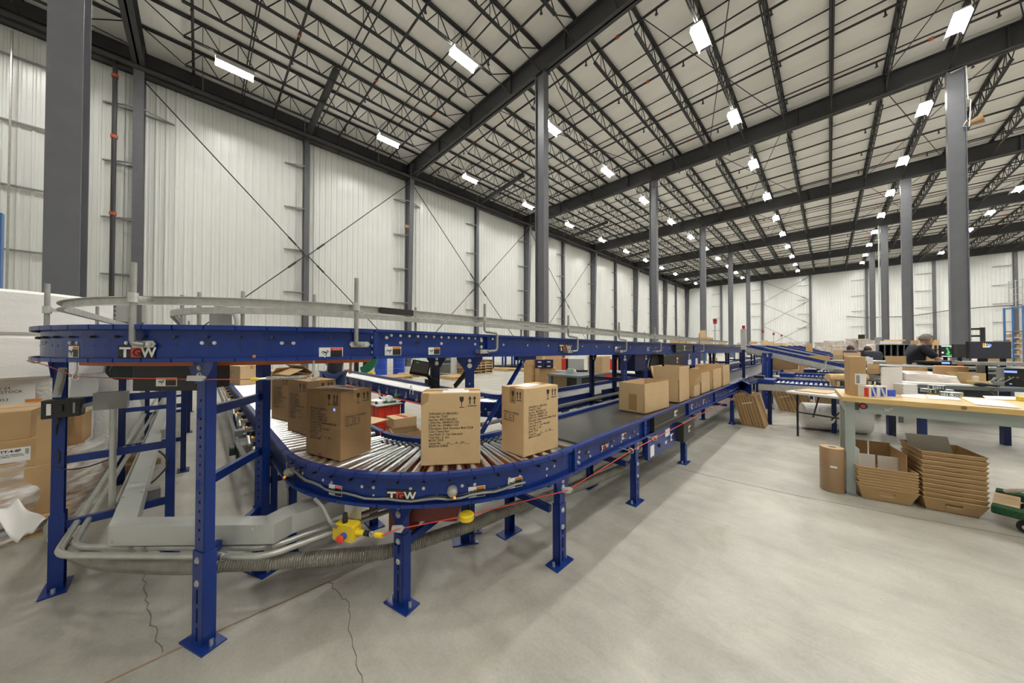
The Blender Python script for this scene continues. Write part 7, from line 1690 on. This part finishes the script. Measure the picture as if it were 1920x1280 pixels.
# pigeonhole cabinet
pc = thing('pigeonhole_cabinet', 'long dark pigeonhole cabinet behind the person in the dark shirt', 'cabinet', D(1697, 690, 10)); a, b_ = D(1648, 690, 10.0), D(1748, 690, 9.3); a.z = b_.z = 0; u = (b_ - a).normalized(); n = V((-u.y, u.x, 0)); L = (b_ - a).length; z0, z1 = .72, D(1697, 645, 9.6).z
def pb(s0, s1, t0, t1, za, zb, nm, m): MB().hexa([a + u * s + n * t + UP * z for z in (za, zb) for s, t in ((s0, t0), (s1, t0), (s1, t1), (s0, t1))]).build(nm, m, pc)
pb(0, L, 0, .5, z1 - .02, z1, 'top', 'galv_dull'); pb(0, L, .48, .5, 0, z1, 'back', 'black'); [(pb(0, L, .01, .5, zz, zz + .018, 'shelf', 'black'), pb(0, L, 0, .01, zz, zz + .02, 'shelf_edge', 'galv_dull')) for zz in (z0, z1 - .4)]  # black back and shelves put the shade inside the pigeonholes into the colour
for i in range(9): pb(L * i / 8 - .01, L * i / 8 + .01, 0, .5, z0 if i % 8 else 0, z1, 'divider', 'bench_grey')
fbox(1650, 1688, 647, 639, z1, .4, 'long white box on top of the dark pigeonhole cabinet', 'box', 'paper', 'box', None, False, 9.9); fbox(1657, 1698, 639, 636.5, D(1670, 639, 9.9).z + .002, .2, 'yellow wooden board on top of the dark pigeonhole cabinet', 'board', 'bench_wood', 'board', None, False, 9.9); fbox(1640, 1654, 648, 632, 0, .4, 'grey locker standing left of the pigeonhole cabinet', 'locker', 'grey_box', 'locker', None, False, 14)
fbox(1648, 1664, 650, 646.5, z1, .3, 'tan flap of card on the left end of the pigeonhole cabinet', 'card', 'card_light', 'card', None, False, 10.05); fbox(1707, 1722, 645, 638, z1, .3, 'tan carton on the pigeonhole cabinet beside the person', m='card', Zd=9.72)
# wrapped pallet loads far behind
PL = [(1528, 1545, 642, 19), (1545, 1582, 639, 20), (1587, 1610, 635, 18), (1610, 1640, 638, 17), (1622, 1652, 645, 13.5), (1560, 1588, 648, 15)]
for i, (p0, p1, yt, Zd) in enumerate(PL):
    a, b_ = D(p0, 650, Zd), D(p1, 650, Zd); x0, x1 = sorted((a.x, b_.x)); y0 = min(a.y, b_.y)
    blob(x0, y0, .14, x1, y0 + 1.1, D(p0, yt, Zd).z, 'wrap_load', 'wrapped_load', 'shrink-wrapped pallet load in the far middle ground, %s counted from the left' % ORD[i], 'wrapped load', amp=.05, group='far wrapped loads', n=10)
    pallet('pallet', x0, y0, x1 - x0, 1.1, 'wooden pallet under the far wrapped load, %s from the left' % ORD[i], group='pallets under far loads')
fbox(1609, 1622, 636, 627, D(1615, 636, 17.3).z, .5, 'black box on top of a far wrapped load', 'box', 'black', 'box', None, False, 17.3); fbox(1604, 1628, 638, 635, D(1615, 638, 17.2).z, .6, 'tan tray under the far black box', 'tray', 'card_light', 'tray', None, False, 17.2)
for i, (p0, p1, yb, yt, Zd) in enumerate(((1382, 1400, 650, 642, 30), (1450, 1475, 650, 643, 32), (1476, 1505, 650, 641, 34), (1440, 1452, 647, 640, 33), (1718, 1738, 655, 630, 20), (1738, 1762, 650, 637, 22), (1690, 1712, 650, 638, 24))):
    fbox(p0, p1, yb, yt, 0, 1.0, 'distant carton load along the far packing lines, %s of them from the camera list' % ORD[i] if False else 'distant stacked carton load before the far wall, %s in order' % ORD[i], 'carton_load', ('wrap_load', 'card_light')[i % 2], 'carton load', 'far carton loads', False, Zd)
# storage rack at the right edge
ra, rb = D(1884, 650, 15.5), D(1935, 650, 14.2); ra.z = rb.z = 0; u = (rb - ra).normalized(); n = V((-u.y, u.x, 0)); L = (rb - ra).length
rk_ = thing('storage_rack', 'blue shelving rack full of small cartons at the right edge', 'rack', ra + u * .5)
for s in (0, .52, 1.1):
    for t in (0, .8): MB().box(ra + u * s + n * t + UP * 1.65, (.06, .06, 3.3)).build('upright', 'rack_blue', rk_)
ZS = [.35, .7, 1.05, 1.32, 1.58, 1.85]
for z in ZS + [2.15]: MB().hexa([ra + u * s + n * t + UP * zz for zz in (z - .04, z) for s, t in ((-.03, 0), (1.25, 0), (1.25, .8), (-.03, .8))]).build('shelf', ('grey_light' if z < 2 else 'wood_dark'), rk_)
MB().hexa([ra + u * s + n * t + UP * zz for zz in (3.22, 3.27) for s, t in ((-.03, 0), (1.25, 0), (1.25, .06), (-.03, .06))]).build('beam', 'rack_blue', rk_)
for j, z in enumerate(ZS):
    for i in range(6):
        h = random.uniform(.12, .2); q = ra + u * (.08 + i * .2) + n * .2 + UP * (z + h / 2 + .001); tag(MB().box(q, (.16, .3, h), math.atan2(u.y, u.x)).build('small_carton', ('card', 'card_light')[(i + j) % 2]), 'small carton on the blue rack, %s from the left on the %s shelf up' % (ORD[i], ORD[j]), 'carton', 'cartons on the blue rack')
o = thing('wire_cage', 'pale wire cage standing on top of the blue rack', 'cage', ra + UP * 3.3)
for s in (.1, .5, .9, 1.2): MB().box(ra + u * s + n * .1 + UP * 3.95, (.03, .03, 1.3)).build('post', 'grey_light', o)
for z in (3.32, 3.6, 3.9, 4.2, 4.55): MB().bar(ra + u * .1 + n * .1 + UP * z, ra + u * 1.2 + n * .1 + UP * z, .02, .02).build('wire', 'grey_light', o)
a = D(1825, 650, 13.5); fk = thing('lift_truck_mast', 'black lift truck mast rising right of the nearest right column', 'lift truck', (a.x, a.y, 0)); zt_ = D(1825, 614, 13.5).z
for s in (-.28, .18): MB().b(a.x + s, a.y, 0, a.x + s + .12, a.y + .1, zt_).build('mast_rail', 'black', fk)
for z in (zt_ - .1, zt_ - .4, 1.2): MB().b(a.x - .25, a.y + .01, z, a.x + .28, a.y + .09, z + .08).build('crossbar', 'black', fk)

# ------------------------------------------------------------------ people
def skin(name, verts, edges, radii, material, parent, root=0, sub=2):
    me = bpy.data.meshes.new(name); me.from_pydata([tuple(v) for v in verts], edges, []); me.update()
    o = bpy.data.objects.new(name, me); COL.objects.link(o)
    md = o.modifiers.new('skin', 'SKIN'); md.use_smooth_shade = True
    for i, r in enumerate(radii):
        sv = me.skin_vertices[0].data[i]; sv.radius = (r, r) if not isinstance(r, tuple) else r; sv.use_root = (i == root)
    s = o.modifiers.new('sub', 'SUBSURF'); s.levels = sub; s.render_levels = sub
    dg = bpy.context.evaluated_depsgraph_get(); dg.update(); me2 = bpy.data.meshes.new_from_object(o.evaluated_get(dg))
    bpy.data.objects.remove(o); bpy.data.meshes.remove(me); me2.name = name; me2.materials.clear(); me2.materials.append(MATS[material]); me2.polygons.foreach_set('use_smooth', [True] * len(me2.polygons))
    return link(name, me2, parent)
def person(loc, face, label, lean=0.0, arms=((.35, .75), (.3, .7)), hair='hair_grey', shirt='shirt_navy', legs='trousers', name='person', hgt=1.72, crouch=0.0):
    k = hgt / 1.75; o = thing(name, label, 'person', loc); f = V((math.cos(face), math.sin(face), 0)); s = V((f.y, -f.x, 0)); B = V(loc)
    def P(a, b_, c): return B + (f * a + s * b_ + UP * c) * k
    hp_ = .93 - crouch; l = lean
    sp1 = P(.04 + .10 * l, 0, hp_ + .22); ch = P(.02 + .32 * l, 0, hp_ + .42 - .06 * l); nk = P(.03 + .46 * l, 0, hp_ + .57 - .16 * l); hd = P(.06 + .62 * l, 0, hp_ + .69 - .22 * l)
    vs = [P(0, 0, hp_), sp1, ch, nk, hd]; es = [(0, 1), (1, 2), (2, 3), (3, 4)]; ra = [(.15, .12), (.14, .105), (.165, .115), .055, .05]
    shv, she, shr = [P(0, 0, hp_ - .04), P(0, 0, hp_ + .03), sp1, ch, nk - UP * .03], [(0, 1), (1, 2), (2, 3), (3, 4)], [(.18, .145), (.175, .145), (.178, .14), (.205, .158), .10]
    tv, te, tr = [P(0, 0, hp_ + .02)], [], [(.165, .13)]
    for sd in (-1, 1):
        hpj = P(0, .10 * sd, hp_ - .06); kn = P(.03 + .25 * crouch, .11 * sd, .50 - crouch * .45); an = P(-.03 - .1 * crouch, .12 * sd, .09); to = P(.13, .13 * sd, .04)
        i = len(vs); vs += [hpj, kn, an, to]; es += [(0, i), (i, i + 1), (i + 1, i + 2), (i + 2, i + 3)]; ra += [.10, .062, .045, .04]
        j = len(tv); tv += [hpj, kn, an]; te += [(0, j), (j, j + 1), (j + 1, j + 2)]; tr += [.115, .078, .07]
        MB().ell(P(.05, .125 * sd, .045), (.14 * k, .05 * k, .045 * k), M=Matrix.Rotation(face, 3, 'Z')).build('shoe', 'black', o, smooth=60)
        fw, dn = arms[0 if sd < 0 else 1]
        shd = ch + (s * (.19 * sd) + UP * .09 + f * .02) * k; el = shd + (f * (fw * .28) + s * (.06 * sd) - UP * (.26)) * k; wr = el + (f * (.20 * fw + .06) - UP * (.22 * dn) + s * (-.04 * sd)) * k
        hn = wr + (wr - el).normalized() * .08 * k
        i = len(vs); vs += [shd, el, wr, hn]; es += [(2, i), (i, i + 1), (i + 1, i + 2), (i + 2, i + 3)]; ra += [.06, .043, .03, (.04, .022)]
        j = len(shv); shv += [shd, shd.lerp(el, .85)]; she += [(3, j), (j, j + 1)]; shr += [.095, .072]
        d = (wr - el).normalized(); pl_ = d.cross(s).normalized(); lat = pl_.cross(d).normalized()
        for q in range(4):
            b0 = hn + lat * ((q - 1.5) * .019 * k) - d * .005; ln = (.075, .085, .08, .062)[q] * k
            skin('finger', [b0 - d * .02, b0 + d * ln * .5, b0 + d * ln * .8 + pl_ * .015 * k, b0 + d * ln + pl_ * .03 * k], [(0, 1), (1, 2), (2, 3)], [.009, .009, .008, .007], 'skin', o, 0, 1)
        tb = wr + d * .03 * k + lat * (.032 * k * -sd); skin('thumb', [tb - lat * (.02 * -sd), tb + (lat * (-sd) + d).normalized() * .035 * k, tb + (lat * (-sd) * .5 + d).normalized() * .065 * k], [(0, 1), (1, 2)], [.011, .010, .008], 'skin', o, 0, 1)
    skin('body', vs, es, ra, 'skin', o); skin('shirt', shv, she, shr, shirt, o); skin('trousers', tv, te, tr, legs, o)
    hc = hd + f * .02 * k + UP * .05 * k; MR = Matrix.Rotation(face, 3, 'Z') @ Matrix.Rotation(lean * .5, 3, 'Y')
    h = MB().ell(hc, (.095 * k, .076 * k, .118 * k), 18, 12, MR)
    h.ell(hc + MR @ V((.098 * k, 0, -.015 * k)), (.018 * k, .013 * k, .026 * k), 8, 6, MR)
    for sd in (-1, 1): h.ell(hc + MR @ V((-.005 * k, .078 * sd * k, -.01 * k)), (.02 * k, .012 * k, .032 * k), 8, 6, MR)
    h.ell(hc + MR @ V((.05 * k, 0, -.085 * k)), (.045 * k, .045 * k, .035 * k), 10, 6, MR); h.build('head', 'skin', o, smooth=60)
    for sd in (-1, 1): MB().ell(hc + MR @ V((.086 * k, .03 * sd * k, .012 * k)), (.012 * k,) * 3, 8, 6).build('eye', 'black', o)
    MB().ell(hc + MR @ V((.085 * k, 0, -.062 * k)), (.012 * k, .025 * k, .006 * k), 8, 6, MR).build('mouth', 'ink_red', o)
    hr = MB(); n1, n2 = 18, 8; vv = []
    for j in range(n2 + 1):
        th = R(100) * j / n2
        for i in range(n1):
            a = 2 * math.pi * i / n1; t2 = th * (1.0 if math.cos(a) < .2 else .62); vv.append(hc + MR @ V((.104 * k * math.sin(t2) * math.cos(a) - .008 * k, .087 * k * math.sin(t2) * math.sin(a), .128 * k * math.cos(t2))))
    hr.add(vv, [(j * n1 + i, (j + 1) * n1 + i, (j + 1) * n1 + (i + 1) % n1, j * n1 + (i + 1) % n1) for j in range(n2) for i in range(n1)]); ho = hr.build('hair', hair, o, smooth=60); sm = ho.modifiers.new('solid', 'SOLIDIFY'); sm.thickness = .006; sm.offset = 1
    return o
q = D(1706, 700, 7.0); person((q.x, q.y, 0), R(15), 'person in a dark shirt with grey hair bending over the packing line at right', lean=.28, arms=((.8, .5), (.7, .6)))
q = D(628, 690, 6.3); person((q.x, q.y, 0), R(150), 'person in a dark shirt and blue jeans behind the rear roller line', lean=.25, legs='jeans', hair='hair_dark', arms=((.5, .7), (.4, .8)))
q = D(1602, 690, 9.2); person((q.x, q.y, 0), R(100), 'dark-haired person stooping behind the cartons, left of the pigeonhole cabinet', lean=.55, hair='hair_dark', arms=((.6, .6), (.6, .6)), hgt=1.52)
q = D(1641, 690, 9.0); person((q.x, q.y, 0), R(110), 'dark-haired person stooping beside the left end of the pigeonhole cabinet', lean=.55, hair='hair_dark', arms=((.6, .6), (.6, .6)), hgt=1.5)
